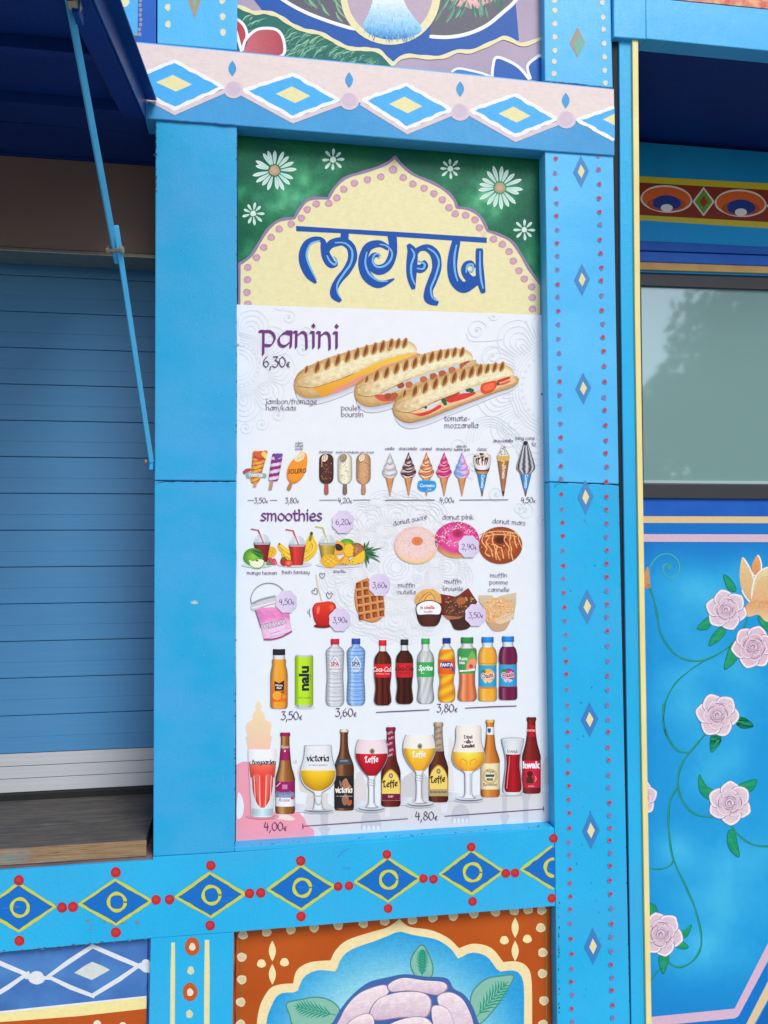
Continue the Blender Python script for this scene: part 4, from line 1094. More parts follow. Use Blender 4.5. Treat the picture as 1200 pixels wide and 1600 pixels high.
rp([(436, 760), (450, 712), (490, 682), (530, 675), (545, 705), (535, 770), (480, 820)])
rp([(560, 790), (575, 730), (620, 700), (690, 684), (738, 698), (760, 750), (740, 820), (640, 850)])
# clover motifs and cream dots
for cx, cy, k in ((190, 498, 1), (1033, 417, 1)):
    c = Zr6([(cx, cy)])[0]
    p = q_(2); r = 34/2.2
    for sx_, sy_ in ((0, -1), (0, 1)):
        p.poly([(c[0]+5.6*sin(pi*t/8), c[1]+sy_*(2+r*2.1*t/8)) for t in range(9)]+[(c[0]-5.6*sin(pi*t/8), c[1]+sy_*(2+r*2.1*t/8)) for t in range(7, 0, -1)], (240, 226, 172))
    p.ell(c[0]-17, c[1]+1.5, 7, 6.6, (240, 226, 172), wob=.05, n=16); p.ell(c[0]+19, c[1]-.5, 7, 6.6, (240, 226, 172), wob=.05, n=16)
    p.build('painted_clover', low_panel, PAINT)
for i, q in enumerate([(88, 402), (170, 392), (254, 384), (335, 377), (419, 369), (506, 362), (580, 354), (676, 350), (747, 342), (818, 337), (890, 328), (965, 322), (1030, 318), (1078, 314), (1125, 316), (84, 479), (84, 557), (80, 635), (80, 712), (1122, 377), (1129, 463), (1128, 536), (1133, 630), (1130, 712)]):
    c = Zr6([q])[0]; p = q_(2); p.ell(c[0], c[1], 7.6, 7.2, (226, 210, 170), n=16, wob=.05, seed=i); p.ell(c[0]+.6, c[1], 5.2, 4.8, (216, 200, 160), n=12, wob=.1, seed=i); p.build('painted_dot', low_panel, PAINT)
p = q_(1); p.line([(375, 1470), (376, 1560), (373, 1620)], 1.5, (120, 110, 50)); p.build('painted_edge_line', low_panel, BRUSHED)
p = q_(1); p.line([(852, 1430), (854, 1500), (853, 1640)], 2.2, (150, 120, 50)); p.build('painted_edge_line', low_panel, BRUSHED)

# ------------------------------------------------------------------ right bay: eye frieze
band_ = lambda a, b, x: a+(b-a)*(x-1000)/200
ub = [o for o in stall.children if 0] or None
upper = [o for o in bpy.data.objects if o.name.startswith('upper_board')][0]
rosew = [o for o in bpy.data.objects if o.name.startswith('rose_wall')][0]
Zf = Z(900, 0, 3.2)
p = Pic(DR, 0.0006)
def strip(p, yl, yr, yl2, yr2, c): p.poly([(970, band_(yl, yr, 970)), (1350, band_(yl, yr, 1350)), (1350, band_(yl2, yr2, 1350)), (970, band_(yl2, yr2, 970))], c)
strip(p, 275.3, 286.5, 285, 296.8, (210, 194, 48)); strip(p, 285, 296.8, 336, 347, (140, 52, 36)); strip(p, 336, 347, 344, 357, (206, 194, 60)); strip(p, 344, 357, 376, 386, (20, 158, 226))
p.build('frieze_band', upper, PAINT)
for k in range(3):
    dx = k*116; dy = dx*.058
    S_ = lambda pts: [(x+dx, y+dy) for x, y in Zf(pts)]
    c = S_([(452, 995)])[0]; p = Pic(DR, 0.0012)
    p.ell(c[0], c[1], 40.5, 21.5, (226, 218, 206), rot=.06, n=36, wob=.01); p.ell(c[0], c[1]+.2, 38, 19, (222, 102, 40), rot=.06, n=36)
    lo = [(c[0]+38*cos(a), c[1]+19*sin(a)+2) for a in [pi*t/14 for t in range(15)]]
    p.ell(c[0], c[1]+8, 30, 11.5, (180, 82, 40), n=24); p.ell(c[0]+1, c[1]+6.5, 22, 12.5, (34, 60, 140), rot=.05, n=24, a0=-pi*1.06, a1=pi*.06)
    p.ell(c[0]+1, c[1]+9, 22, 8, (34, 60, 140), n=20); p.ell(c[0]+.5, c[1]+14, 9.5, 6, (236, 230, 222), n=18)
    p.build('painted_eye', upper, PAINT)
    c = S_([(638, 1008)])[0]; p = Pic(DR, 0.0012)
    for w, h, col in ((17.5, 23, (226, 218, 206)), (14, 19, (96, 160, 50)), (6.5, 9.5, (160, 60, 30))): p.poly([(c[0]-w, c[1]), (c[0], c[1]-h), (c[0]+w, c[1]), (c[0], c[1]+h)], col)
    p.build('painted_diamond', upper, PAINT)

# ------------------------------------------------------------------ right bay: the rose wall
RH = [(1075, 930, 60), (1060, 1060, 55), (1120, 1195, 60), (1150, 1080, 50), (1110, 1420, 70), (1180, 1360, 60), (1060, 1330, 40), (1170, 900, 40), (1080, 1490, 40)]
def rosec(x, y):
    v = sum(.62*gauss(x, y, cx, cy, r) for cx, cy, r in RH)*(.8+.6*noise.noise(Vector((x*.02, y*.02, 1))))+.25*noise.noise(Vector((x*.013, y*.013, 5)))+.10*noise.noise(Vector((x*.09, y*.09, 2)))
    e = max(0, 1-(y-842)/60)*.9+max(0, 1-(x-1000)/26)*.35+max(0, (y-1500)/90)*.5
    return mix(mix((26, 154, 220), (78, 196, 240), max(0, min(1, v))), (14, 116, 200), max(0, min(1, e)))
p = Pic(DR, 0.0003)
p.grid(lambda u, v: (975+u*330, 807.5+v*880), 90, 230, lambda u, v: rosec(975+u*330, 807.5+v*880))
p.build('sprayed_blue_ground', rosew, SPRAYED)
p = Pic(DR, 0.0008)
strip(p, 806.5, 807, 817, 817.5, (222, 196, 150)); p.build('painted_tan_line', rosew, PAINT)
p = Pic(DR, 0.0008); strip(p, 834.5, 835, 846.5, 847, (214, 186, 204)); p.build('painted_pink_line', rosew, PAINT)
Z7 = Z(840, 1100, 3.2); Z8 = Z(840, 740, 3.333)
p = Pic(DR, 0.0008)
p.poly(Z7([(560, 1565), (985, 1523), (1160, 1180), (1240, 1030), (1300, 1030), (1160, 1270), (1005, 1560), (985, 1572), (560, 1612)]), (214, 184, 208)); p.build('painted_pink_line', rosew, PAINT)
p = Pic(DR, 0.0008); p.poly(Z7([(1038, 1610), (1085, 1600), (1160, 1462), (1260, 1290), (1260, 1210), (1150, 1390)]), (220, 200, 160)); p.build('painted_tan_line', rosew, PAINT)
p = Pic(DR, 0.0006); p.poly(Z7([(990, 1640), (1040, 1612), (1150, 1392), (1150, 1280), (985, 1575), (560, 1614), (560, 1660)]), (20, 120, 206)); p.poly(Z7([(1090, 1605), (1262, 1300), (1330, 1300), (1330, 1660), (1060, 1660)]), (22, 104, 186)); p.build('painted_corner_ground', rosew, BRUSHED)
G1 = (22, 134, 116); G2 = (60, 180, 150)
def vine(pts, w, w1=None, c=G1):
    p = Pic(DR, 0.0010); q = cr(pts, 8); p.line([(x, y, 1+.15*sin(i*.5)) for i, (x, y) in enumerate(q)], w, c, w1); p.line([(x-.5, y-.4) for x, y in q], w*.3, mix(c, (150, 220, 170), .35)); p.build('painted_vine', rosew, PAINT)
vine(Z8([(685, 490), (676, 470), (655, 485), (660, 520), (700, 545), (735, 515), (735, 460), (690, 420), (630, 430), (590, 480), (582, 540)]), 2.2, 1.6, (60, 176, 170))
p = Pic(DR, .001); p.radial(*Z8([(686, 486)])[0], 4, 5, (70, 190, 130), (50, 160, 190), 12); p.build('painted_bud', rosew, PAINT)
vine(Z8([(575, 580), (600, 640), (622, 730), (640, 830), (700, 925), (770, 968), (850, 974), (920, 950), (1005, 895), (1040, 850), (1075, 800), (1092, 750)]), 2.8)
vine(Z8([(870, 974), (800, 1020), (720, 1090), (670, 1180), (655, 1280), (668, 1350), (700, 1410)]), 1.8, 3.2)
vine(Z7([(632, 0), (628, 60), (640, 140), (670, 200), (710, 238), (755, 243)]), 3.0)
vine(Z7([(880, 105), (840, 150), (780, 220), (730, 285), (705, 355), (705, 430), (735, 500), (790, 552), (880, 565)]), 3.2)
vine(Z7([(700, 415), (665, 480), (655, 560), (658, 650), (680, 780), (740, 910), (790, 1030), (818, 1150), (812, 1230), (770, 1290), (710, 1316), (660, 1296), (640, 1250)]), 3.0)
vine(Z7([(680, 780), (660, 810), (610, 826), (555, 820)]), 2.2); vine(Z7([(970, 605), (990, 640), (1050, 690), (1110, 710), (1200, 708), (1320, 690)]), 3.0); vine(Z7([(650, 1270), (620, 1310), (560, 1390)]), 2.6)
def pleaf(pts, tip, base): leaf_pic(rosew, DR, .0012, pts, tip, base, lambda x, y: mix((20, 140, 108), (40, 164, 110), rnd.random()), (24, 120, 110), (60, 176, 120), strokes=0, w=1.0)
for z, P in ((Z8, [(968, 528), (1005, 548), (1034, 600), (1022, 614), (990, 600)]), (Z8, [(830, 808), (865, 765), (900, 745), (908, 780), (880, 812)]), (Z8, [(892, 897), (912, 840), (955, 800), (980, 815), (965, 850), (930, 880)]),
             (Z8, [(972, 1018), (985, 950), (1012, 882), (1030, 915), (1040, 960), (1010, 1000)]), (Z8, [(1150, 745), (1200, 760), (1215, 820), (1185, 812), (1160, 780)]), (Z8, [(1125, 1315), (1080, 1275), (1045, 1270), (1038, 1305), (1070, 1325)]), (Z8, [(905, 1430), (905, 1365), (945, 1362), (955, 1390), (930, 1420)]),
             (Z7, [(810, 352), (838, 405), (882, 436), (872, 478), (835, 465), (808, 425)]), (Z7, [(1096, 380), (1050, 385), (1000, 412), (1030, 440), (1075, 432)]), (Z7, [(1008, 765), (965, 735), (948, 680), (958, 630), (985, 640), (998, 690)]),
             (Z7, [(770, 1105), (735, 1130), (692, 1145), (700, 1170), (745, 1165)]), (Z7, [(755, 1216), (720, 1225), (685, 1205), (684, 1178), (715, 1180)]), (Z7, [(628, 1350), (608, 1300), (612, 1255), (655, 1248), (650, 1300)]), (Z7, [(1080, 110), (1040, 72), (1000, 68), (1000, 105), (1030, 122)]), (Z7, [(868, 240), (866, 170), (905, 158), (918, 180), (900, 215)]),
             (Z7, [(560, 1000), (590, 1010), (598, 1050), (560, 1060)])):
    q = z(P); pleaf(q, q[0], mix2(q[2], q[3], .5))
# orange bud at the left edge
p = Pic(DR, .0012); p.poly(cr(Z8([(552, 540), (560, 510), (574, 485), (582, 530), (585, 575), (575, 600), (552, 585)]), 4, True), (206, 150, 100)); p.ell(*Z8([(576, 586)])[0], 4, 3.6, (190, 132, 90), n=12); p.build('painted_bud', rosew, BRUSHED)
# lotus
p = Pic(DR, .0012)
def lot(pts, c0, c1, rim=True):
    q = cr(Z8(pts), 5, True); ys = [b for a, b in q]; y0, y1 = min(ys), max(ys)
    p.poly(q, lambda x, y: mix(c0, c1, (y-y0)/(y1-y0)))
    if rim: p.line(q[:int(len(q)*.75)], 2.2, (240, 240, 240))
OR1, OR2 = (228, 214, 168), (222, 176, 124)
lot([(1145, 425), (1165, 470), (1160, 520), (1125, 530), (1115, 480)], (226, 170, 110), (216, 150, 90))
lot([(1065, 440), (1090, 465), (1110, 505), (1128, 560), (1128, 640), (1120, 680), (1075, 630), (1055, 570), (1053, 500)], (228, 200, 150), (214, 178, 128))
lot([(1290, 470), (1240, 480), (1180, 495), (1140, 530), (1120, 590), (1118, 660), (1150, 680), (1230, 660), (1300, 600), (1330, 520)], OR1, (226, 190, 140))
lot([(1300, 520), (1240, 530), (1165, 540), (1130, 600), (1120, 670), (1200, 700), (1280, 660)], (222, 200, 140), (226, 172, 130), False)
lot([(1085, 690), (1120, 662), (1200, 668), (1290, 690), (1330, 760), (1250, 770), (1190, 770), (1150, 735), (1105, 745), (1078, 735)], (222, 160, 110), (232, 206, 160), False)
p.hold = True
for i in range(40):
    a = Z8([(rnd.uniform(1100, 1260), rnd.uniform(655, 700))])[0]; l = rnd.uniform(4, 10); t = rnd.uniform(-2.6, -.5)
    p.line([(a[0], a[1], .8), (a[0]+cos(t)*l, a[1]+sin(t)*l, .2)], 1.2, mix((190, 112, 60), (238, 214, 160), rnd.random()))
p.hold = False
p.build('painted_lotus', rosew, BRUSHED)
def rose(cx, cy, R, rot, seed, tint=(224, 200, 214), core=(180, 150, 176)):
    r_ = random.Random(seed); p = Pic(DR, 0.0020); line_ = (150, 122, 156)
    def pet(d, a, w, h, c, rim, tip=.25):
        x0, y0 = cx+d*cos(a), cy+d*sin(a); pts = []
        for i in range(18):
            t = 2*pi*i/18; ex, ey = w*cos(t), h*sin(t)
            k = 1+tip*max(0, sin(t))**6+r_.uniform(-.035, .035)
            ex *= 1-.18*max(0, sin(t))**3
            pts.append((ex*(1), ey*k))
        f = lambda q, s_: (x0+(-sin(a))*q[0]*s_+cos(a)*q[1]*s_, y0+cos(a)*q[0]*s_+sin(a)*q[1]*s_)
        Pn = cr(pts, 2, True)
        p.poly([f(q, 1.02) for q in Pn], line_)
        p.poly([f((q[0], q[1]+.5), .95) for q in Pn], rim)
        cc = (x0-cos(a)*h*.4, y0-sin(a)*h*.4)
        p.poly([f((q[0], q[1]-h*.06), .82) for q in Pn], lambda x, y: mix(mix(c, core, .55), c, math.hypot(x-cx, y-cy)/(d+h)))
    n = 6
    for i in range(n): pet(R*.60, rot+2*pi*i/n+r_.uniform(-.1, .1), R*.50, R*.42, mix(tint, (232, 218, 228), .3), (240, 236, 244), .13)
    for i in range(5): pet(R*.40, rot+.5+2*pi*i/5+r_.uniform(-.15, .15), R*.38, R*.28, tint, (232, 218, 230), .08)
    for i in range(4): pet(R*.22, rot+.2+2*pi*i/4, R*.28, R*.22, mix(tint, core, .25), (226, 210, 224), .05)
    p.ell(cx, cy, R*.23, R*.23, line_, n=16); p.ell(cx, cy, R*.20, R*.20, mix(tint, (240, 230, 238), .3), n=16)
    for r0, a0 in ((.15, 0), (.09, 2.4)):
        p.line([(cx+R*(r0*(1-.25*t/9))*cos(a0+rot+t*.55), cy+R*(r0*(1-.25*t/9))*sin(a0+rot+t*.55)) for t in range(10)], R*.035, line_)
    p.ell(cx, cy, R*.045, R*.055, (204, 180, 200), n=10)
    # dark crease strokes between the whorls
    for k_ in range(6):
        a = rot+k_*1.05+r_.uniform(-.2, .2); rr = R*r_.choice((.33, .48, .56))
        p.line([(cx+rr*cos(a+t*.16), cy+rr*sin(a+t*.16), .4+.6*sin(pi*t/6)) for t in range(7)], R*.04, (138, 110, 148))
    p.build('painted_rose', rosew, BRUSHED)
rose(1135, 953, 30.5, .3, 1); rose(1177, 1011, 32, .9, 2, (224, 188, 204)); rose(1121, 1117.5, 32.5, .1, 3, (226, 202, 212)); rose(1140.5, 1255, 32.5, .5, 4, (226, 204, 214)); rose(1033, 1460, 33, .2, 5, (224, 200, 212)); rose(1000, 1247, 26, .8, 6)

# ------------------------------------------------------------------ hairline cracks, chips and drips in the paint, recess shade drawn as lines
def wear_shade_line(par, dep, pts, w=1.1, c=(30, 60, 90), jit=.8, name='crack_shade_line'):
    p = Pic(dep, 0.0004); q = resample(pts, max(6, int(len(pts)*6)))
    q = [(x+rnd.uniform(-jit, jit)*.5, y+rnd.uniform(-jit, jit), .4+rnd.random()) for x, y in q]
    p.line(q, w, c); p.build(name, par, PRINT)
wear_shade_line(post_low, 0.0, [(243, 755.5), (260, 752.6), (300, 752.4), (366, 752.8)], 1.0)
wear_shade_line(rpost_b, 0.0, [(860, 754), (900, 754.5), (966, 758)], .9)
wear_shade_line(rpost_b, 0.0, [(866, 762), (869, 757), (876, 755)], .8)
wear_shade_line(beam, BD, [(238, 186), (300, 190), (368, 195)], 1.2, (34, 84, 130))
wear_shade_line(up_rpost, 0.0, [(853, 127), (900, 130.5), (920, 134), (956, 137)], 1.1, (50, 70, 80))
wear_shade_line(stall, 0.0, [(371.5, 206), (371.5, 300), (372, 470)], .8, (20, 60, 80))
def chips(par, dep, x0, y0, x1, y1, n, cs, smin=.6, smax=2.2, band=3, name='paint_chips'):
    p = Pic(dep, 0.0007); p.hold = True
    for i in range(n):
        t = rnd.random(); x = x0+(x1-x0)*t+rnd.gauss(0, band*.3); y = y0+(y1-y0)*t+rnd.gauss(0, band*.5); s_ = rnd.uniform(smin, smax)
        p.ell(x, y, s_*(1.6 if abs(x1-x0) > abs(y1-y0) else .6), s_*(.5 if abs(x1-x0) > abs(y1-y0) else 1.5), rnd.choice(cs), n=7, wob=.25, seed=i)
    p.hold = False; p.build(name, par, PRINT)['kind'] = 'stuff'
DK = [(40, 50, 50), (80, 84, 70), (30, 70, 100)]
chips(rail, -.002, 370, 1322, 862, 1290, 46, DK+[(130, 150, 150), (90, 130, 150)], .4, 1.3, 1.6)
chips(rail, -.002, 0, 1487, 230, 1467, 40, [(120, 130, 140), (60, 80, 100)], .5, 1.8, 2)
chips(post_low, 0, 367.5, 800, 366.5, 1320, 34, DK, .4, 1.2, 1)
chips(post_top, 0, 369.3, 205, 369, 745, 34, DK, .4, 1.1, 1)
chips(post_top, 0, 244, 195, 244, 300, 26, [(70, 60, 50), (40, 70, 90)], .5, 1.5, 2)
chips(rpost_b, 0, 873, 1400, 874, 1590, 34, DK, .5, 1.5, 2)
chips(rpost_b, 0, 967, 760, 984, 1590, 40, DK, .4, 1.1, 1)
chips(post_top, 0, 255, 220, 350, 740, 26, [(46, 120, 176), (120, 190, 232)], .4, 1.0, 60)
chips(post_low, 0, 255, 780, 350, 1320, 22, [(46, 120, 176), (120, 190, 232)], .4, 1.0, 60)
chips(rpost_b, 0, 905, 780, 925, 1590, 40, [(46, 120, 176), (40, 70, 90), (120, 190, 232)], .4, 1.1, 40)
chips(rail, -.002, 100, 1440, 240, 1440, 10, [(140, 120, 140)], 1.0, 2.6, 8)
p = Pic(-.002, .0007)
for x in (536, 541, 545.5): p.line([(x-2, 1358), (x, 1354), (x+1, 1359), (x+2.5, 1355)], .8, (84, 130, 190))
p.line([(528, 1340), (534, 1332), (545, 1326)], .9, (70, 120, 170)); p.build('pencil_scribble', rail, PRINT)
p = Pic(0.0, .0005); p.ell(304, 941.5, 5, 3, (170, 196, 206), wob=.25, n=12); p.line([(298, 940), (305, 943), (309, 940)], 1.2, (190, 210, 214)); p.build('paint_scuff', post_low, PRINT)
wear_shade_line(menu_back, .052, [(371.6, 209), (371.2, 340), (370.6, 474)], 1.6, (14, 40, 50), .5)  # this and the following panel-edge lines: contact shade painted as dark colour
wear_shade_line(menu_back, .0475, [(369.4, 478), (368.4, 900), (367.4, 1318)], 1.8, (34, 50, 80), .9)
wear_shade_line(menu_back, .0475, [(847.6, 494), (853, 800), (860.6, 1282)], 1.4, (60, 90, 140), .8)
wear_shade_line(menu_back, .0475, [(369, 1320.6), (600, 1303), (861, 1284.4)], 1.8, (50, 66, 60), .9)
wear_shade_line(low_panel, .040, [(368.6, 1458), (367, 1600)], 2.2, (60, 40, 50), 1.0)
wear_shade_line(low_panel, .040, [(861, 1417), (864, 1600)], 1.8, (70, 50, 60), 1.2)
wear_shade_line(left_panel, .020, [(231.5, 1470), (229.5, 1600)], 2.2, (20, 50, 110), .6)
for (x, y, l) in ((258, 300, 16), (330, 480, 22), (282, 1080, 26), (348, 1210, 14), (300, 640, 10)):
    wear_shade_line(post_top if y < 751 else post_low, 0.0, [(x, y), (x+rnd.uniform(-2, 2), y+l)], .8, (90, 178, 226), .5, 'paint_run')
# nail heads and poster screws
for x, y, d in ((371.5, 539, .050), (846.5, 616, .050), (856.5, 965, .05), (368, 1000, .05)):
    bolt('screw', U(x, y, d), Vector((0, -1, 0)), 0.004, 0.003, STEEL, stall, 8)
# thin cobweb thread by the canopy

# ------------------------------------------------------------------ the menu poster
DP = 0.048
poster = thing('menu_poster', 'white printed price poster of panini, ices, smoothies, donuts, drinks and beers', 'poster', tuple(U(610, 1300, DP)))
PCOR = [(369.6, 475.6), (847.6, 492.2), (853, 800), (861, 1283.6), (368.2, 1319.6), (369, 900)]
# the sheet itself, very slightly cockled
sv = []; sf = []; scn = []
NXp, NYp = 26, 44
def pxy(u, v):
    l = (370-1.6*v+.6*sin(v*9), 475.8+(1319.4-475.8)*v); r = (847.8+13*v**1.15, 492.2+(1283.6-492.2)*v)
    return mix2(l, r, u)
for j in range(NYp+1):
    for i in range(NXp+1):
        u, v = i/NXp, j/NYp; x, y = pxy(u, v)
        w = 0.0005*sin(v*23+u*3)*(1 if u in (0, 1) else .0)
        sv.append(U(x, y, DP+0.0004+abs(w))); scn.append(lin(mix((232, 237, 251), (226, 236, 249), v)))
for j in range(NYp):
    for i in range(NXp):
        a = j*(NXp+1)+i; sf.append((a, a+NXp+1, a+NXp+2, a+1))
mesh_obj('sheet', sv, sf, PRINT, poster, cols=scn)
mesh_obj('sheet_back', [v+Vector((0, .003, 0)) for v in sv], sf, PRINT, poster, cols=scn)
INK = (88, 54, 104); PURP = (110, 48, 124)
_pc = [(371, 477.5), (846.8, 494), (852.5, 800), (859.8, 1282), (369.5, 1317.5), (370, 900)]
def T(lv=0, clip=False): return Pic(DP, 0.0002+lv*0.00003+(0.0013 if lv >= 8 else 0), _pc if clip else None)

# --- faint patterns
def scallop(p, cx, cy, r, n, a0, a1, w, col, k=4, amp=.34):
    for q in range(k):
        for i in range(n):
            b0 = a0+(a1-a0)*i/n; b1 = a0+(a1-a0)*(i+1)/n; m = (b0+b1)/2; hw = (b1-b0)/2*(1-q*.21)
            rr = r*(1-q*.035); pk = r*(1+amp*(1-q*.22))
            pts = [(cx+rr*cos(m-hw), cy+rr*sin(m-hw)), (cx+(rr+(pk-rr)*.72)*cos(m-hw*.92), cy+(rr+(pk-rr)*.72)*sin(m-hw*.92)), (cx+pk*cos(m), cy+pk*sin(m)),
                   (cx+(rr+(pk-rr)*.72)*cos(m+hw*.92), cy+(rr+(pk-rr)*.72)*sin(m+hw*.92)), (cx+rr*cos(m+hw), cy+rr*sin(m+hw))]
            p.line(cr(pts, 4), w, col)
def arc(p, cx, cy, r, a0, a1, w, col, n=30, wob=0, wn=20):
    p.line([(cx+r*(1+wob*sin(wn*(a0+(a1-a0)*i/n)))*cos(a0+(a1-a0)*i/n), cy+r*(1+wob*sin(wn*(a0+(a1-a0)*i/n)))*sin(a0+(a1-a0)*i/n)) for i in range(n+1)], w, col)
def curl(p, cx, cy, r, a0, tail, w, col, sgn=1, turns=1.5):
    pts = []
    for i in range(26):
        t = i/25; rr = r*(1-t)**.8*(1)+.6; a = a0+sgn*turns*2*pi*t; pts.append((cx+rr*cos(a), cy+rr*sin(a)))
    p.line(tail+pts if tail else pts, w, col); p.ell(cx, cy, r*.16, r*.16, mix(col, (190, 220, 200), .5), n=8)
g1 = (219, 227, 239); g2 = (223, 230, 241); g3 = (217, 228, 236)
p = T(1, True); p.hold = True
for r in (18, 24, 30, 36, 40, 44): arc(p, 372, 570, r, -1.5, 1.6, 1.0, g2, wob=.02)
for r in (47, 50): arc(p, 372, 570, r, -1.55, 1.6, 1.3, g2)
scallop(p, 372, 570, 52, 5, -1.55, 1.75, 1.1, g1, 5, .72)
for a in range(14): 
    t = -1.5+a*.23; p.ell(372+33*cos(t), 570+33*sin(t), 2, 2, g2, n=8)
for (x, y, r, a, sg) in ((451, 496, 11, -2.2, 1), (436, 477, 8, 0, 1), (473, 545, 11, -.5, 1), (384, 668, 10.5, -.4, 1), (409, 662, 10.5, -.2, 1), (434, 648, 10.5, -1.2, 1), (480, 520, 16, -1.0, 1)): curl(p, x, y, r, a, None, 1.1, g1, sg)
for (a, b) in (((390, 640), (384, 658)), ((408, 634), (409, 652)), ((426, 610), (440, 640))): p.line([a, b], 1, g1)
cxr = 874
for r in (64, 69, 74, 79): arc(p, cxr, 605, r, 1.75, 4.6, 1.0, g3, wob=.012)
for i in range(16): t = 1.8+i*.18; p.ell(cxr+58*cos(t), 605+58*sin(t), 2.6, 2.6, g2, n=8)
scallop(p, cxr, 605, 84, 6, 1.7, 4.75, 1.1, g3, 5, .55)
for (x, y, r, a, sg) in ((745, 516, 16, -.3, -1), (771, 492, 9, 0, 1), (770, 555, 18, 2, 1), (707, 555, 14, 2, 1), (714, 697, 13, 1.2, -1), (775, 771, 13, .3, 1), (812, 793, 10, 0, 1), (820, 799, 14, -1.8, 1), (740, 726, 22, 1.6, 1), (848, 812, 10, 0, 1)): curl(p, x, y, r, a, None, 1.2, g3, sg)
p.line(cr([(729, 520), (735, 532), (760, 533), (786, 530)], 5), 1.3, g3)
for k in range(5):
    s_ = 5*k; p.line(cr([(728+s_, 694-s_*.3), (738+s_, 660+s_*.4), (770+s_*.4, 650+s_), (800, 668+s_*1.3), (822, 692+s_*1.5)], 5), 1.0, g3)
p.hold = False; p.build('printed_corner_pattern', poster, PRINT)['kind'] = 'stuff'
p = T(1, True); p.hold = True
w1, w2, w3 = (225, 228, 238), (228, 226, 232), (214, 217, 230)
mcx, mcy = 619, 886
for r, nn_ in ((9, 8), (14, 8)): arc(p, mcx, mcy, r, 0, 2*pi, 1.1, w3, wob=.12, wn=nn_)
for r in (20, 27, 29, 48, 51, 72, 75): arc(p, mcx, mcy, r, 0, 2*pi, 1.0, w2 if r > 20 else w3, 60, .015, 24)
for i in range(12):
    a = 2*pi*i/12; x, y = mcx+38*cos(a), mcy+38*sin(a); arc(p, x, y, 7, 0, 2*pi, 1.0, w3, 14); arc(p, x, y, 4, 0, 2*pi, .9, w3, 10); p.ell(x, y, 1.8, 1.8, w3, n=8)
scallop(p, mcx, mcy, 52, 12, 0, 2*pi, 1.0, w2, 5, .36)
scallop(p, mcx, mcy, 76, 12, pi/12, 2*pi+pi/12, 1.0, w2, 5, .42)
scallop(p, mcx, mcy, 100, 16, 0, 2*pi, .9, w1, 4, .22)
for r in (98, 112): arc(p, mcx, mcy, r, 0, 2*pi, .9, w1, 90, .02, 32)
for i in range(24):
    a = 2*pi*i/24; p.line([(mcx+62*cos(a), mcy+62*sin(a)), (mcx+70*cos(a), mcy+70*sin(a))], .9, w2); p.ell(mcx+86*cos(a), mcy+86*sin(a), 2.3, 2.3, w1, n=8)
p.hold = False; p.build('printed_mandala', poster, PRINT)['kind'] = 'stuff'

# --- skyline and pink ground at the foot
Zc = Z(365, 1090, 4.706); Zd = Z(610, 1100, 4.706)
p = T(1, True)
sky1 = (216, 214, 218)
p.poly(Zc([(500, 1050), (520, 850), (545, 700), (490, 690), (480, 620), (470, 560), (480, 500), (530, 480), (600, 700), (700, 705), (690, 770), (770, 830), (840, 820), (880, 830), (880, 640), (890, 600), (905, 590), (905, 560), (925, 540), (950, 560), (960, 600), (975, 640), (980, 780), (1100, 800), (1200, 790), (1200, 1010)]), sky1)
p.poly([(600, 1300), (600, 1260), (627, 1225), (643, 1205), (665, 1225), (672, 1250), (700, 1248), (716, 1245), (780, 1238), (800, 1232), (842, 1225), (846, 1200), (853, 1182), (858, 1180), (859.6, 1281)], sky1)
p.up()
p.poly(Zd([(430, 300), (432, 260), (440, 235), (450, 260), (462, 290), (455, 400), (470, 640), (420, 640), (430, 400)]), (226, 224, 226))
p.build('printed_skyline', poster, PRINT)['kind'] = 'stuff'
p = T(3, True); sky2 = (196, 197, 204); wh_ = (222, 224, 232)
for (pts, z) in (([(635, 830), (700, 830), (690, 950), (715, 960), (700, 985), (690, 1030), (650, 1030), (640, 990), (620, 960), (645, 950)], Zc), ([(820, 670), (860, 670), (855, 800), (880, 820), (860, 860), (855, 880), (825, 885), (820, 860), (805, 820), (825, 800)], Zd),
                 ([(960, 660), (1040, 655), (1015, 720), (1015, 870), (975, 872), (975, 720)], Zd)): p.poly(z(pts), sky2)
for cx_, cy_, z, w_ in ((1010, 900, Zc, 76), (515, 800, Zd, 66)):
    pts = [(cx_-w_, cy_+70), (cx_-w_, cy_)]+[(cx_+w_*cos(pi+pi*t/10)*.95, cy_+w_*.95*sin(pi+pi*t/10)) for t in range(11)]+[(cx_+w_, cy_), (cx_+w_, cy_+70)]
    p.poly(z(pts), sky2)
    for i in range(4): p.poly(z([(cx_-w_*.8+i*w_*.45, cy_+72), (cx_-w_*.8+i*w_*.45, cy_+50), (cx_-w_*.64+i*w_*.45, cy_+38), (cx_-w_*.48+i*w_*.45, cy_+50), (cx_-w_*.48+i*w_*.45, cy_+72)]), wh_)
p.poly(Zd([(80, 560), (110, 530), (190, 480), (240, 500), (290, 560), (290, 680), (80, 740)]), (204, 204, 210))
p.poly(Zd([(370, 740), (425, 735), (415, 800), (375, 800)]), wh_); p.poly(Zc([(1110, 810), (1150, 810), (1150, 870), (1115, 880)]), wh_)
p.poly(Zd([(1120, 870), (1125, 440), (1150, 400), (1175, 370), (1182, 380), (1182, 868)]), (212, 212, 218))
for q in ((462, 1190, 6), (468, 1206, 7)): p.ell(*q[:2], q[2]*.5, q[2]*.5, (214, 212, 218), n=10)
p.build('printed_domes', poster, PRINT)['kind'] = 'stuff'
p = T(5, True)
def towc(x, y): return mix((238, 224, 176), (240, 196, 176), (y-1095)/85)
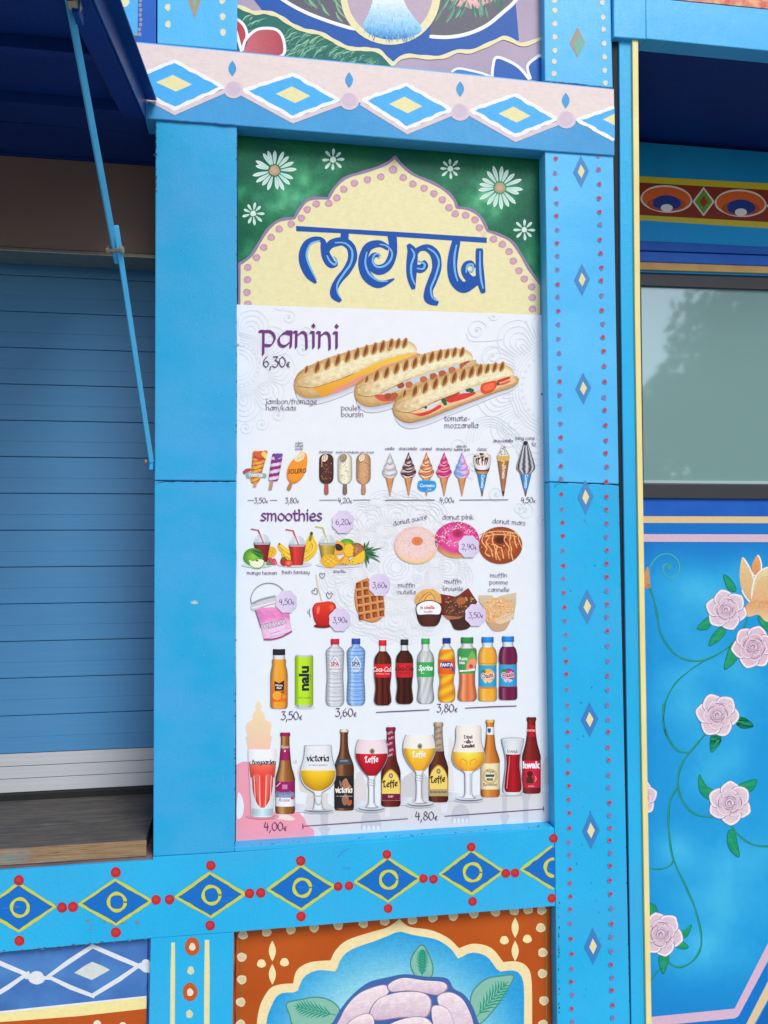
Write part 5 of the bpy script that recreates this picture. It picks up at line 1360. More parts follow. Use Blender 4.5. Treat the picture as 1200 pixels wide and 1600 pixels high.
tw = cr(Zc([(110, 400), (100, 340), (88, 290), (105, 285), (92, 240), (95, 195), (120, 170), (142, 160), (140, 125), (160, 100), (172, 92), (160, 65), (182, 22), (208, 65), (198, 92), (215, 105), (228, 130), (230, 160), (262, 175), (278, 200), (275, 240), (270, 280), (282, 290), (272, 345), (262, 400)]), 2)
p.poly(tw, towc); p.up(); arc(p, *Zc([(197, 190)])[0], 3.4, 0, 2*pi, 1.0, (232, 206, 170), 12)
p.build('printed_tower', poster, PRINT)
p = T(5, True)
p.poly(cr([(369.6, 1194.5), (380, 1190), (390, 1192), (398, 1205), (398, 1250), (440, 1272), (462, 1268), (475, 1278), (480, 1290), (490, 1296), (491, 1306)], 3)+[(489, 1309), (369, 1318)], lambda x, y: mix((236, 160, 180), (242, 156, 172), (y-1190)/120))
p.up(); p.poly(cr([(370, 1262), (371.5, 1243), (374, 1238), (379, 1248), (381, 1262), (378, 1276), (371, 1279)], 3, True), (226, 236, 246))
p.poly(cr([(420, 1276), (440, 1272), (452, 1274), (461, 1280), (450, 1282)], 3, True), (238, 218, 214))
p.build('printed_pink_ground', poster, PRINT)

# --- headings, captions and prices
p = T(8); brush(p, 'panini', 408, 541.5, 24, PURP, .19, .06, 50, 'l', sx=1.10, slope=.02)
p.build('printed_heading', poster, PRINT)
p = T(8); brush(p, 'smoothies', 407.5, 813.5, 11.4, PURP, .20, .10, 50, 'l', sx=1.12); p.build('printed_heading', poster, PRINT)
def price(s, x, y, k, name='printed_price', lv=8):
    p = T(lv)
    brush(p, s, x-k*.35, y, k, INK, .13, .085, 40, 'c'); w = twidth(s, k)
    brush(p, 'E', x-k*.35+w/2+k*.30, y, k*.80, INK, .12, .08, 40); p.build(name, poster, PRINT)
price('6,30', 433, 573.5, 11.6); price('3,50', 408.5, 786, 5.9); price('3,80', 457, 786, 5.9); price('4,20', 539.5, 786, 5.9); price('4,00', 699, 785.5, 6); price('4,50', 826, 785.5, 6)
price('3,50', 456.5, 1124.5, 9.0); price('3,60', 541.5, 1119.5, 9.0); price('3,80', 699.5, 1112.5, 8.8); price('4,00', 431, 1298, 9.4); price('4,80', 667, 1281.5, 9.4)
for pts, w in (([(387, 781.7), (397, 781.7)], 1.1), ([(422, 781.6), (433, 781.6)], 1.1), ([(499, 781.4), (527, 781.2)], 1.1), ([(552, 781.2), (579, 781.3)], 1.1), ([(602, 781.4), (679, 781.2)], 1.5), ([(718, 781.2), (794, 780.8)], 1.3),
               ([(588, 1113), (630, 1111), (671, 1109)], 1.7), ([(727, 1106.4), (770, 1104.2), (807, 1103)], 1.7), ([(473.5, 1291), (540, 1286.5), (637, 1279.2)], 1.6), ([(695, 1275.4), (770, 1270), (849.5, 1264)], 1.6), ([(473, 1287), (473.5, 1295.5)], 1.5), ([(849.5, 1260.5), (849.7, 1267.5)], 1.5)): p = T(8); p.line(pts, w, (112, 70, 120)); p.build('printed_rule', poster, PRINT)
caps = [('jambon/fromage', 415, 631, 6.6, 'l', 0), ('ham/kaas', 415.5, 641, 6.6, 'l', 0), ('poulet', 533, 641, 6.6, 'l', 0), ('boursin', 533, 651, 6.6, 'l', 0), ('tomate-', 694, 657.5, 6.8, 'l', 0), ('mozzarella', 694.5, 668.5, 6.8, 'l', 0),
        ('solero', 467.5, 694, 3.4, 'c', 0), ('sorbet', 467.5, 698.6, 3.4, 'c', 0), ('exotic', 467.5, 703.2, 3.4, 'c', 0), ('starchaser', 509.5, 708, 3.4, 'c', 0), ('double hazelnut', 538.5, 708, 2.8, 'c', 0), ('double gold caramel', 567, 708.2, 2.8, 'c', 0),
        ('vanilla', 609, 703, 3.8, 'c', 0), ('stracciatella', 637.5, 703, 3.8, 'c', 0), ('caramel', 666, 703.3, 3.8, 'c', 0), ('strawberry', 693.5, 703.5, 3.8, 'c', 0), ('unicorn', 722, 699, 3.4, 'c', 0), ('bubble gum', 722, 704, 3.6, 'c', 0), ('classic', 753.5, 704, 3.9, 'c', 0), ('stracciatella', 786, 691, 4.0, 'c', 0), ('king cone', 821, 687, 4.3, 'c', 0),
        ('mango heaven', 409.5, 897.5, 4.4, 'c', 0), ('fresh fantasy', 462, 896.5, 4.4, 'c', 0), ('exotic', 531, 895, 4.4, 'c', 0), ('donut sucre', 641.5, 816, 6.2, 'c', .21), ('donut pink', 716, 811.5, 6.2, 'c', 0), ('donut mars', 795.5, 819, 6.2, 'c', -.07),
        ('muffin', 635.5, 917.5, 5.6, 'c', 0), ('nutella', 635.5, 928.5, 5.6, 'c', 0), ('muffin', 708, 911.5, 5.6, 'c', 0), ('brownie', 708, 923, 5.6, 'c', 0), ('muffin', 779.5, 902, 5.6, 'c', 0), ('pomme', 779.5, 913, 5.6, 'c', 0), ('cannelle', 779.5, 924.5, 5.6, 'c', 0)]
for s_, x, y, xh, al, rot in caps:
    p = T(14); xh2 = xh*.80
    brush(p, s_, x, y, xh2, (88, 56, 104), (.13 if xh > 5 else .16), (.075 if xh > 5 else .10), 45, al, rot, 1.22 if xh > 4.2 else 1.0); p.build('printed_caption', poster, PRINT)
def badge(x, y, r, s_, k):
    p = T(90); pts = [(x+r*(1+.05*cos(8*(2*pi*i/48)+pi))*cos(2*pi*i/48), y+r*(1.06+.05*cos(8*(2*pi*i/48)+pi))*sin(2*pi*i/48)) for i in range(48)]
    p.poly(pts, lambda a, b: mix((222, 212, 240), (208, 198, 232), (a-x+r)/(2*r))); p.build('printed_badge', poster, PRINT); price(s_, x+1, y+4.6, k, lv=100)
badge(536, 815.5, 17, '6,20', 6.4); badge(732.5, 854, 16.5, '2,90', 6.2); badge(447.5, 940, 16.8, '4,50', 6.4); badge(531, 968.5, 17, '3,90', 6.2); badge(593, 914, 16.6, '3,60', 6.2); badge(743, 961, 16.4, '3,50', 6.2)

# --- panini
Z1 = Z(360, 470, 4.615); Z2 = Z(600, 470, 4.615)
BREAD = (232, 208, 156); CRUST = (176, 130, 70); PALE = (244, 232, 196)
def topc(u, v):
    e = math.exp(-u*7); g = mix(mix(BREAD, PALE, min(1, v*1.8)), CRUST, max(0, .75-v*2.4)*.7+.9*e)
    n_ = noise.noise(Vector((u*26, v*7, 1)))*.16+noise.noise(Vector((u*60, v*16, 3)))*.1
    g = mix(g, (206, 176, 120), max(0, v-.82)*3.2)
    return sc(g, 1+n_*.8)
def botc(u, v):
    return sc(mix(mix((224, 196, 140), (188, 146, 90), v*v), (176, 128, 70), math.exp(-u*8)*.6), 1+.1*noise.noise(Vector((u*30, v*5, 8))))
def panino(lv, top, cut, bot, fills, marks, label):
    p = T(lv)
    sh_ = [(x+3, y+6) for x, y in bot]
    s0 = Pic(DP, 0.0016+lv*0.000001); s0.lens(resample(bot, 30), resample([(x+3-3*i/30, y+11-6*i/30) for i, (x, y) in enumerate(resample(bot, 31))], 30), 24, 6, lambda u, v: mix((170, 168, 176), (222, 230, 246), v**.55)); s0.build('printed_shadow', poster, PRINT)
    p.lens(cut, bot, 40, 7, botc)
    for col, pts, n_ in fills:
        q = cr(pts, 5, True); p.poly(q, col)
    p.lens(top, cut, 60, 14, topc)
    c_ = resample(cut, 40); p.line([(x, y, .25+.9*abs(noise.noise(Vector((x*.12, 2, 1))))) for x, y in c_[1:20]], 2.0, (104, 66, 34))
    p.hold = True
    for i in range(150):
        u = rnd.random(); a = resample(top, 60)[int(u*59)]; b = c_[int(u*39)]; q = mix2(a, b, rnd.uniform(.2, .95)); p.ell(q[0], q[1], rnd.uniform(.4, 1.1), rnd.uniform(.3, .6), rnd.choice([(206, 170, 110), (250, 240, 212), (214, 184, 130)]), n=6)
    p.hold = False; p.up()
    for x, y, *k in marks:
        k = k[0] if k else 1
        dx, dy = 2.9*k, 9.6*k
        p.line([(x+dx, y-dy, .5), (x+dx*.5, y-dy*.5, 1), (x, y, 1.1), (x-dx*.6, y+dy*.6, 1), (x-dx, y+dy, .35)], 10.5*k, (206, 158, 98))
        p.line([(x+dx-.4, y-dy*.9, .4), (x+dx*.4, y-dy*.4, .9), (x, y+dy*.2, 1), (x-dx, y+dy*.85, .3)], 7.0*k, (144, 88, 42))
        p.line([(x+dx-.8, y-dy*.6, .4), (x-.4, y, 1), (x-dx-.4, y+dy*.6, .3)], 3.0*k, (114, 64, 30))
    o = p.build('printed_panino', poster, PRINTN); o['label'] = label
P1t = cr(Z1([(457, 602), (462, 570), (490, 520), (545, 480), (620, 445), (700, 412), (830, 370), (1000, 320), (1100, 297), (1200, 287), (1240, 288), (1290, 292), (1325, 315), (1345, 345), (1343, 368)]), 4)
P1c = cr(Z1([(457, 606), (520, 622), (590, 628), (640, 615), (720, 590), (800, 562), (900, 520), (1000, 472), (1100, 430), (1180, 405), (1260, 385), (1343, 372)]), 4)
P1b = cr(Z1([(457, 606), (465, 650), (500, 685), (560, 702), (640, 696), (740, 668), (820, 640), (900, 605), (1000, 570), (1100, 520), (1250, 450), (1372, 384)]), 4)
panino(10, P1t, P1c, P1b, [((226, 150, 130), Z1([(690, 660), (760, 665), (850, 625), (930, 585), (1000, 555), (1150, 470), (1300, 410), (1360, 380), (1200, 400), (900, 520)]), 0),
     (lambda x, y: mix((246, 196, 70), (226, 156, 44), (y-560)/60), Z1([(600, 628), (640, 665), (665, 692), (700, 685), (730, 660), (780, 620), (850, 592), (930, 545), (1010, 520), (1100, 470), (1200, 440), (1345, 376), (1250, 372), (1000, 455), (800, 548), (680, 605)]), 0)],
     [(x, y, .62 if i == 0 else (.95 if i < 10 else .8)) for i, (x, y) in enumerate(Z1([(547, 497), (625, 480), (700, 455), (773, 428), (845, 403), (911, 382), (975, 362), (1038, 345), (1095, 330), (1155, 318)])+Z2([(50, 310), (100, 308), (150, 305)]))], 'grilled sandwich picture with melted cheese')
P2t = cr(Z1([(893, 650), (900, 615), (930, 580), (975, 545), (1060, 498), (1140, 472)])+Z2([(110, 440), (180, 412), (250, 392), (350, 365), (450, 350), (560, 346), (610, 362), (638, 395), (640, 420)]), 4)
P2c = cr(Z1([(893, 655), (930, 680), (990, 692), (1050, 682), (1110, 655)])+Z2([(60, 625), (160, 575), (250, 540), (340, 510), (440, 480), (520, 458), (600, 435), (640, 423)]), 4)
P2b = cr(Z1([(893, 655), (905, 710), (950, 750), (1010, 762), (1090, 750), (1180, 725)])+Z2([(150, 670), (300, 600), (450, 540), (600, 490), (690, 462)]), 4)
f2 = [((212, 84, 70), Z1([(1040, 690), (1100, 675), (1180, 690), (1190, 715), (1100, 725)])+[], 0), ((196, 206, 214), Z1([(1090, 665), (1130, 640), (1200, 618)])+Z2([(160, 575), (300, 528), (440, 482), (540, 455), (600, 440), (560, 470), (420, 520), (260, 580), (120, 640), (0, 670)])+Z1([(1130, 690)]), 0)]
rr2 = random.Random(7)
for (x, y) in ((30, 690), (75, 685), (120, 610), (285, 568), (355, 545), (420, 525), (490, 500), (570, 470), (600, 455), (180, 605)): f2.append(((rr2.choice([(176, 92, 56), (160, 76, 48), (190, 108, 66)])), Z2([(x-24, y-14), (x+10, y-24), (x+28, y-4), (x+14, y+18), (x-18, y+20)]), 0))
f2.append(((206, 176, 130), Z2([(560, 490), (600, 450), (655, 425), (665, 440), (620, 475)]), 0))
panino(36, P2t, P2c, P2b, f2, [(x, y, .6 if i == 0 else (.92 if i < 10 else .78)) for i, (x, y) in enumerate(Z1([(983, 565), (1053, 540), (1127, 515)])+Z2([(18, 518), (90, 488), (157, 465), (222, 447), (285, 425), (343, 407), (400, 393), (455, 382), (508, 372), (563, 370)]))], 'grilled sandwich picture with chicken and soft cheese')
P3t = cr(Z2([(62, 765), (75, 730), (100, 700), (140, 668), (180, 645), (300, 588), (420, 545), (560, 500), (700, 465), (800, 453), (860, 458), (910, 478), (932, 510), (935, 535)]), 4)
P3c = cr(Z2([(62, 770), (100, 795), (160, 806), (230, 790), (290, 765), (370, 725), (450, 695), (560, 650), (680, 605), (790, 575), (870, 552), (935, 538)]), 4)
P3b = cr(Z2([(62, 770), (75, 820), (115, 858), (180, 878), (260, 862), (340, 838), (440, 798), (560, 752), (700, 700), (820, 655), (910, 628), (960, 600), (975, 565), (960, 545)]), 4)
f3 = [((236, 190, 150), Z2([(200, 800), (330, 745), (500, 690), (700, 620), (860, 575), (930, 560), (940, 590), (850, 620), (650, 700), (450, 770), (300, 830)]), 0), ((216, 60, 48), Z2([(165, 805), (240, 812), (330, 790), (400, 750), (410, 770), (330, 815), (270, 832), (220, 820)]), 0),
      ((214, 216, 224), Z2([(270, 775), (330, 750), (420, 715), (360, 770), (290, 790)]), 0), ((214, 56, 46), Z2([(450, 710), (540, 675), (640, 655), (660, 670), (600, 700), (520, 725), (470, 735)]), 0),
      ((206, 214, 222), Z2([(530, 665), (600, 635), (700, 608), (690, 640), (620, 662)]), 0), ((160, 66, 40), Z2([(440, 700), (520, 660), (545, 668), (470, 705)]), 0),
      ((218, 74, 44), Z2([(700, 610), (740, 582), (800, 575), (815, 610), (780, 655), (725, 672), (697, 650)]), 0), ((236, 110, 66), Z2([(720, 615), (760, 595), (795, 595), (790, 630), (745, 650), (715, 640)]), 0), ((206, 50, 40), Z2([(815, 575), (900, 548), (905, 562), (830, 590)]), 0), ((222, 100, 74), Z2([(830, 600), (900, 575), (910, 585), (850, 610)]), 0)]
for (x, y, k) in ((300, 768, 12), (432, 722, 20), (440, 742, 14), (605, 640, 20), (630, 648, 18), (822, 600, 12)):
    f3.append(((34, 96, 62), Z2([(x-k, y-k*.5), (x-k*.2, y-k), (x+k, y-k*.4), (x+k*.7, y+k*.7), (x-k*.5, y+k*.8)]), 0))
panino(64, P3t, P3c, P3b, f3, [(x, y, .62 if i == 0 else (.95 if i < 9 else .78)) for i, (x, y) in enumerate(Z2([(148, 668), (222, 652), (297, 627), (370, 597), (439, 574), (506, 553), (570, 533), (630, 513), (690, 500), (745, 490), (798, 480), (850, 475)]))], 'grilled sandwich picture with tomato and mozzarella')

# --- ice lollies
Zi = Z(370, 680, 5)
def roundbar(p, cx, y0, y1, hw, colf, nu=10, lean=0.0):
    p.rev(cx, [(y0, hw*.25), (y0+hw*.18, hw*.7), (y0+hw*.6, hw*.96), (y0+hw*1.3, hw), (y1-hw, hw), (y1-hw*.45, hw*.88), (y1-hw*.12, hw*.55), (y1, hw*.2)], colf, nu, lean=lean)
p = T(10)
p.rev(400.5, [(y, 2.6) for y in (748, 752, 757, 761)], lambda u, y: (198, 158, 116), 4, lean=-.22)
def tw_(u, y):
    t = (y-703)/50; b = sin((y*1.0+u*2.2)*.95)
    c = (240, 168, 60) if b > .25 else ((238, 206, 90) if b > -.35 else (206, 70, 46)); return sc(c, 1-.25*abs(u)**3)
p.rev(407, [(704, 10), (707, 11.5), (712, 11), (720, 10.2), (730, 9.4), (740, 8.4), (750, 7.2), (755, 4)], tw_, 8, lean=-.18)
p.ell(405.3, 712.5, 9.6, 5.6, (196, 60, 52), rot=.12, n=18); p.ell(406, 711, 8.6, 4.2, (224, 92, 64), rot=.12, n=14)
p.poly(Zi([(205, 122), (240, 150), (222, 185), (190, 150)]), (240, 214, 110))
p.poly(Zi([(45, 285), (70, 262), (108, 258), (112, 275), (80, 288), (58, 305)]), (190, 70, 80))
p.poly(cr(Zi([(70, 300), (90, 290), (150, 292), (225, 300), (228, 330), (190, 330), (140, 322), (100, 336), (78, 330)]), 3, True), (150, 176, 170)); p.up()
typ(p, 'TWISTER', *Zi([(148, 325)])[0], 4.8, (240, 246, 240), sx=.8, bold=.03, rot=-.03)
p.build('printed_ice_lolly', poster, PRINT)
p = T(10)
p.rev(425.5, [(y, 2.8) for y in (748, 752, 757, 762, 765.5)], lambda u, y: (178, 148, 130), 4, lean=-.2)
p.rev(434, [(708.5, 6.5), (710, 8.2), (716, 8.4), (730, 8.3), (742, 8), (750, 7.5), (751.5, 5)], lambda u, y: sc((140, 42, 120) if sin((y+u*1.6)*.585+1.3) > -.05 else (232, 214, 240), 1-.22*abs(u)**3), 8, lean=-.17)
p.poly(cr(Zi([(290, 160), (300, 145), (330, 142), (358, 158), (345, 175), (325, 182), (318, 200), (300, 195)]), 3, True), (112, 66, 170)); p.up()
p.build('printed_ice_lolly', poster, PRINT)
p = T(10)
p.line(Zi([(425, 370, .9), (410, 410, 1.1), (402, 425, 1)]), 6.2, (182, 126, 84))
bean = cr(Zi([(520, 130), (545, 150), (552, 195), (545, 255), (525, 310), (495, 350), (455, 375), (420, 370), (396, 340), (390, 295), (402, 245), (425, 205), (450, 180), (470, 160), (500, 132)]), 4, True)
p.poly(bean, lambda x, y: mix((246, 168, 62), (226, 130, 30), (y-706)/45)); p.poly([(465+(x-465)*.86, 732+(y-732)*.88) for x, y in bean], (238, 152, 46))
p.poly(cr(Zi([(520, 132), (530, 150), (525, 178), (500, 200), (470, 208), (448, 192), (460, 170), (500, 138)]), 4, True), (246, 222, 180)); p.line(Zi([(470, 195), (488, 172), (505, 180), (518, 150)]), 1.2, (226, 178, 110))
typ(p, 'SOLERO', 464.5, 739.5, 7.0, (84, 50, 20), sx=.78, shear=.25, bold=.025, rot=.06)
p.build('printed_ice_lolly', poster, PRINT)
for cx, base, spk, core, stick in ((510, (78, 42, 36), [(170, 120, 70), (120, 72, 50)], (236, 214, 186), (190, 100, 90)), (539, (230, 226, 204), [(176, 166, 120), (206, 200, 168)], (150, 128, 104), (140, 112, 98)), (568, (198, 152, 112), [(222, 186, 146), (160, 112, 74)], (238, 218, 190), (200, 146, 116))):
    p = T(10)
    p.rev(cx, [(750, 3), (757, 2.9), (766, 3.5), (771, 3.2), (773, 1.5)], lambda u, y: sc(stick, 1-.2*abs(u)), 4)
    roundbar(p, cx, 709, 756, 11.2, lambda u, y: sc(base, 1.06-.42*abs(u)**3))
    p.hold = True; r_ = random.Random(int(cx))
    for i in range(34): p.ell(cx+r_.uniform(-8.5, 8.5), r_.uniform(722, 750), r_.uniform(.6, 1.5), r_.uniform(.4, .9), r_.choice(spk), rot=r_.random()*3, n=6)
    p.hold = False; p.up()
    p.ell(cx-2.8, 716, 5.6, 7.2, sc(base, .62), rot=.5, n=16); p.ell(cx-2.6, 715.6, 4.7, 6.2, core, rot=.5, n=16); p.line(cr([(cx-5, 719), (cx-4, 712), (cx-.5, 713), (cx-2, 718)], 3), 1, mix(core, base, .5))
    p.line([(cx-7.2, 718), (cx-7, 724), (cx-7.2, 729)], 1.6, sc(base, .8) if cx != 510 else (200, 150, 100))
    p.build('printed_ice_bar', poster, PRINT)

# --- cones
Zk = Z(590, 670, 4.615)
def cone(p, cx, y0, y1, hw):
    p.rev(cx, [(y0, hw), (y0+(y1-y0)*.33, hw*.68), (y0+(y1-y0)*.66, hw*.35), (y1, .6)], lambda u, y: sc(mix((232, 176, 116), (190, 124, 72), .5+.5*sin(y*1.9+u*4)*sin(y*1.9-u*4)), 1.03-.25*abs(u)**2), 8)
    p.line([(cx+hw*.75, y0+3), (cx+hw*.2, y0+14), (cx-hw*.2, y0+17)], .8, (166, 106, 62))
def soft(cx, base, sauce, cy=0, k=1.0, second=None):
    p = T(10); cone(p, cx, 741, 775, 7.8)
    prof = [(706.5, .4), (711, 1.8), (716, 4.0), (719.5, 5.6), (722, 5.2), (725, 7.6), (729.5, 9.6), (732, 9.0), (734.5, 11.4), (738.5, 12.2), (742, 10.4), (745, 8.6), (747, 5)]
    def cf(u, y):
        b = sin((y-706)*.62+u*1.5); c = mix(base, sauce, .5+.5*b) if sauce else sc(base, 1+.08*b)
        if second and u > -.05+.25*sin(y*.4): c = mix(second, (250, 240, 250), .2+.2*b)
        return sc(c, 1.05-.28*abs(u)**2.5)
    p.rev(cx, prof, cf, 12, lean=-.01)
    d = sauce or sc(base, .82)
    for y, h in ((724, 6), (733.5, 9.4), (741.5, 10)):
        p.line(cr([(cx-h, y-1.5, .6), (cx-h*.3, y+1.8, 1.2), (cx+h*.5, y+.4, 1), (cx+h, y-3, .4)], 4), 2.1, d if not second else (150, 150, 220))
        p.line(cr([(cx-h, y+.6, .4), (cx-h*.2, y+4, 1), (cx+h*.6, y+2.6, .6)], 4), 1.3, mix(base, (255, 255, 255), .4))
    p.line(cr([(cx+.5, 709, .5), (cx-2, 714, 1), (cx-4, 719, .8)], 3), 1.4, d if not second else (130, 160, 226)); p.line(cr([(cx+1, 712, .5), (cx+2, 717, 1), (cx+5, 722, .5)], 3), 1.4, d if not second else (226, 140, 190))
    return p
soft(609.5, (206, 206, 212), None).build('printed_soft_ice', poster, PRINT)
soft(638.5, (226, 206, 206), (72, 38, 44)).build('printed_soft_ice', poster, PRINT)
p = soft(666.5, (242, 216, 190), (196, 104, 50))
p.poly(cr(Zk([(290, 395), (300, 375), (340, 370), (380, 372), (415, 380), (424, 410), (412, 440), (370, 452), (320, 450), (292, 430)]), 4, True), (44, 160, 226)); p.poly(cr(Zk([(300, 400), (315, 385), (350, 380), (400, 388), (412, 412), (398, 434), (340, 442), (308, 430)]), 4, True), (34, 146, 218))
typ(p, 'Cornetto', 667.5, 761, 5.2, (240, 248, 252), sx=.82, bold=.02, shear=.15); typ(p, 'Soft', 671, 765.8, 2.8, (230, 244, 252), shear=.2)
p.build('printed_soft_ice', poster, PRINT)
soft(694, (240, 150, 190), (186, 36, 100)).build('printed_soft_ice', poster, PRINT)
soft(722, (150, 178, 232), (120, 160, 226), second=(236, 150, 196)).build('printed_soft_ice', poster, PRINT)
def conew(p, cx, y0, y1, hw, c, tip, txt):
    p.rev(cx, [(y0, hw), (y0+(y1-y0)*.5, hw*.55), (y1-7, hw*.2)], lambda u, y: sc(c, 1.08-.3*abs(u)**2), 8)
    p.rev(cx, [(y1-7.5, hw*.22), (y1, .7)], lambda u, y: sc(tip, 1-.2*abs(u)), 4)
    if txt: typ(p, txt, cx-1.6, y0+(y1-y0)*.40, 5.0, (236, 244, 250), rot=-pi/2-.05, sx=.78, bold=.02)
p = T(10); conew(p, 753.5, 737, 775, 8.4, (50, 140, 206), (150, 80, 60), 'Cornetto')
p.rev(753.5, [(730, 12), (734, 11), (738, 9.4), (740, 8)], lambda u, y: sc((112, 66, 48) if y < 736 else (196, 150, 100), 1-.3*abs(u)**3), 8)
p.rev(753.5, [(708, 8), (711, 12.6), (716, 14), (722, 13.4), (728, 12.4), (732, 10), (734, 6)], lambda u, y: sc((232, 226, 226), 1.03-.25*abs(u)**3), 10)
p.hold = True; r_ = random.Random(3)
for i in range(22): a = r_.random()*6.3; q = r_.random(); p.ell(753+cos(a)*11.5*q, 714+sin(a)*5.5*q, r_.uniform(1.3, 2.6), r_.uniform(1, 1.8), r_.choice([(90, 54, 38), (70, 40, 30), (196, 144, 96)]), n=7)
for x in (745, 748, 754, 759, 762): p.line(cr([(x, 716, 1), (x-1, 721, .8), (753+(x-753)*.7, 727, .4)], 3), 2.4, (70, 40, 32))
p.hold = False; p.up(); p.build('printed_wrapped_cone', poster, PRINT)
p = T(10); conew(p, 786.5, 712, 775, 10.2, (164, 112, 74), (60, 56, 60), 'Cornetto')
p.rev(786.5, [(712, 10.3), (716, 9.6), (720, 9)], lambda u, y: (214, 176, 90), 6)
p.rev(786.5, [(694, 1.4), (698, 3.4), (704, 5.6), (709, 8.6), (712, 9.4)], lambda u, y: sc((226, 224, 226), 1.03-.2*abs(u)**2), 8)
p.hold = True
for i in range(26): q = r_.random(); y = 697+q*14; p.ell(786.5+r_.uniform(-1, 1)*(2+q*6.5), y, .9, .6, (70, 62, 66), n=6)
p.hold = False; p.up(); p.line(cr([(783, 720), (788, 722), (785, 728), (790, 731)], 4), 1.8, (236, 206, 120)); p.build('printed_wrapped_cone', poster, PRINT)
p = T(10); conew(p, 821.5, 737, 775, 9.6, (50, 140, 206), (160, 90, 60), 'Cornetto')
p.rev(821.5, [(734, 11), (738, 9.8), (741, 8.8)], lambda u, y: (170, 112, 76), 6)
p.rev(821.5, [(689, 2.4), (693, 4), (700, 6.2), (710, 9.4), (720, 12.6), (728, 14.6), (733, 14.4), (737, 11), (740, 7)], lambda u, y: sc(mix((58, 58, 66), (216, 220, 228), .5+.5*sin(math.asin(max(-1, min(1, u)))*9+.4+.25*sin(y*.8))), 1.02-.2*abs(u)**3), 26)
p.ell(821, 692.5, 3.6, 3.6, (44, 44, 50), n=12)
p.build('printed_wrapped_cone', poster, PRINT)
p = T(8); p.line(Zk([(1108, 105), (1118, 118), (1122, 92), (1132, 108), (1142, 102), (1135, 122), (1112, 122)]), .8, INK); p.build('printed_doodle', poster, PRINT)

# --- smoothies
Zs = Z(370, 790, 5)
def cup(p, cx, yt, yb, wt, wb, juice, straw, scol):
    p.rev(cx, [(yt, wt+1), (yt+6, wt*.97), ((yt+yb)/2, (wt+wb)/2), (yb-3, wb+.2), (yb, wb-1.2)], lambda u, y: sc(juice, 1.0-.32*abs(u)**2+.20*math.exp(-((u+.35)/.16)**2)), 12)
    p.rev(cx+.2, [(yt-14.5, 3), (yt-13.4, 6.5), (yt-10, 10.2), (yt-5.5, 12.4), (yt-2.5, 13)], lambda u, y: mix((196, 206, 216), (226, 234, 242), .5+.5*cos(u*5)), 10)
    p.line([(cx-12.4, yt-3, .8), (cx-13, yt-1, 1), (cx+13.4, yt-1, 1), (cx+12.6, yt-3, .8)], 2.2, (176, 184, 196)); p.line([(cx-11, yt+1.2), (cx+11, yt+1.2)], 1.4, (206, 210, 220))
    p.line(Zs(straw), 1.9, scol); p.line([(cx-9, yt-7), (cx-6, yt-11.5)], 1.2, (240, 244, 250))
def shadow_(p, cx, cy, rx, ry): p.radial(cx, cy, rx, ry, (150, 154, 168), (222, 228, 240), 20, .8)
p = T(10); shadow_(p, 402, 882, 24, 5)
p.poly(cr(Zs([(240, 330), (265, 318), (300, 330), (312, 360), (295, 390), (255, 410), (238, 400)]), 4, True), (238, 186, 60)); p.up()
for q in ([(250, 350), (300, 372)], [(262, 328), (258, 398)], [(285, 325), (270, 400)]): p.line(Zs(q), .9, (206, 146, 40))
cup(p, 409.5, 849, 878, 12.2, 8.6, (136, 36, 42), [(112, 182), (168, 192), (207, 292)], (190, 36, 66))
for x, y, c in ((258, 420, (196, 40, 66)), (272, 432, (214, 60, 88)), (290, 428, (196, 44, 72)), (262, 450, (60, 120, 60)), (282, 448, (200, 40, 76)), (300, 446, (214, 70, 100)), (246, 452, (70, 130, 66))):
    a = Zs([(x, y)])[0]; p.radial(a[0], a[1], 3.4, 3.2, mix(c, (255, 220, 230), .35), c, 10)
p.radial(*Zs([(128, 402)])[0], 15.5, 14, (150, 206, 70), (70, 140, 44), 26, 1.2); p.poly(cr(Zs([(112, 352), (150, 348), (190, 362), (208, 395), (180, 405), (145, 385)]), 3, True), (40, 106, 50)); p.up(); p.line(Zs([(118, 355), (200, 395)]), .8, (120, 176, 90))
p.poly(cr(Zs([(92, 428), (130, 434), (165, 420), (205, 425), (212, 450), (190, 485), (150, 492), (112, 480)]), 4, True), (238, 244, 214)); p.line(Zs([(92, 430), (105, 468), (140, 488), (180, 488), (208, 465), (213, 440)]), 1.6, (110, 176, 60)); p.ell(*Zs([(158, 430)])[0], 2.4, 1.6, (120, 110, 60), n=8)
p.build('printed_smoothie', poster, PRINTN)
p = T(10); shadow_(p, 460, 881, 28, 5)
def banana(pts, w): 
    q = cr(Zs(pts), 5); n_ = len(q); p.line([(x, y, .25+.85*sin(pi*min(1, (i+1)/n_*.96))**.6) for i, (x, y) in enumerate(q)], w, (236, 196, 48)); p.line([(x-.8, y+1.2, .2+.6*sin(pi*(i+.5)/n_)) for i, (x, y) in enumerate(q)], w*.25, (206, 156, 34)); p.line([(x+.6, y-1.2, .2+.6*sin(pi*(i+.5)/n_)) for i, (x, y) in enumerate(q)], w*.2, (248, 222, 110))
banana([(330, 300), (345, 325), (375, 352), (420, 375), (460, 380)], 9); banana([(362, 360), (370, 380), (400, 402), (440, 415)], 8)
banana([(580, 232), (585, 280), (600, 320), (580, 370), (530, 410), (480, 430)], 12); banana([(572, 240), (565, 280), (545, 330), (520, 350)], 8)
p.line(Zs([(585, 215), (578, 245), (572, 275)]), 4, (120, 140, 50)); p.ell(*Zs([(584, 218)])[0], 2.4, 3, (84, 60, 40), n=8); p.ell(*Zs([(333, 300)])[0], 1.6, 1.6, (90, 70, 40), n=8)
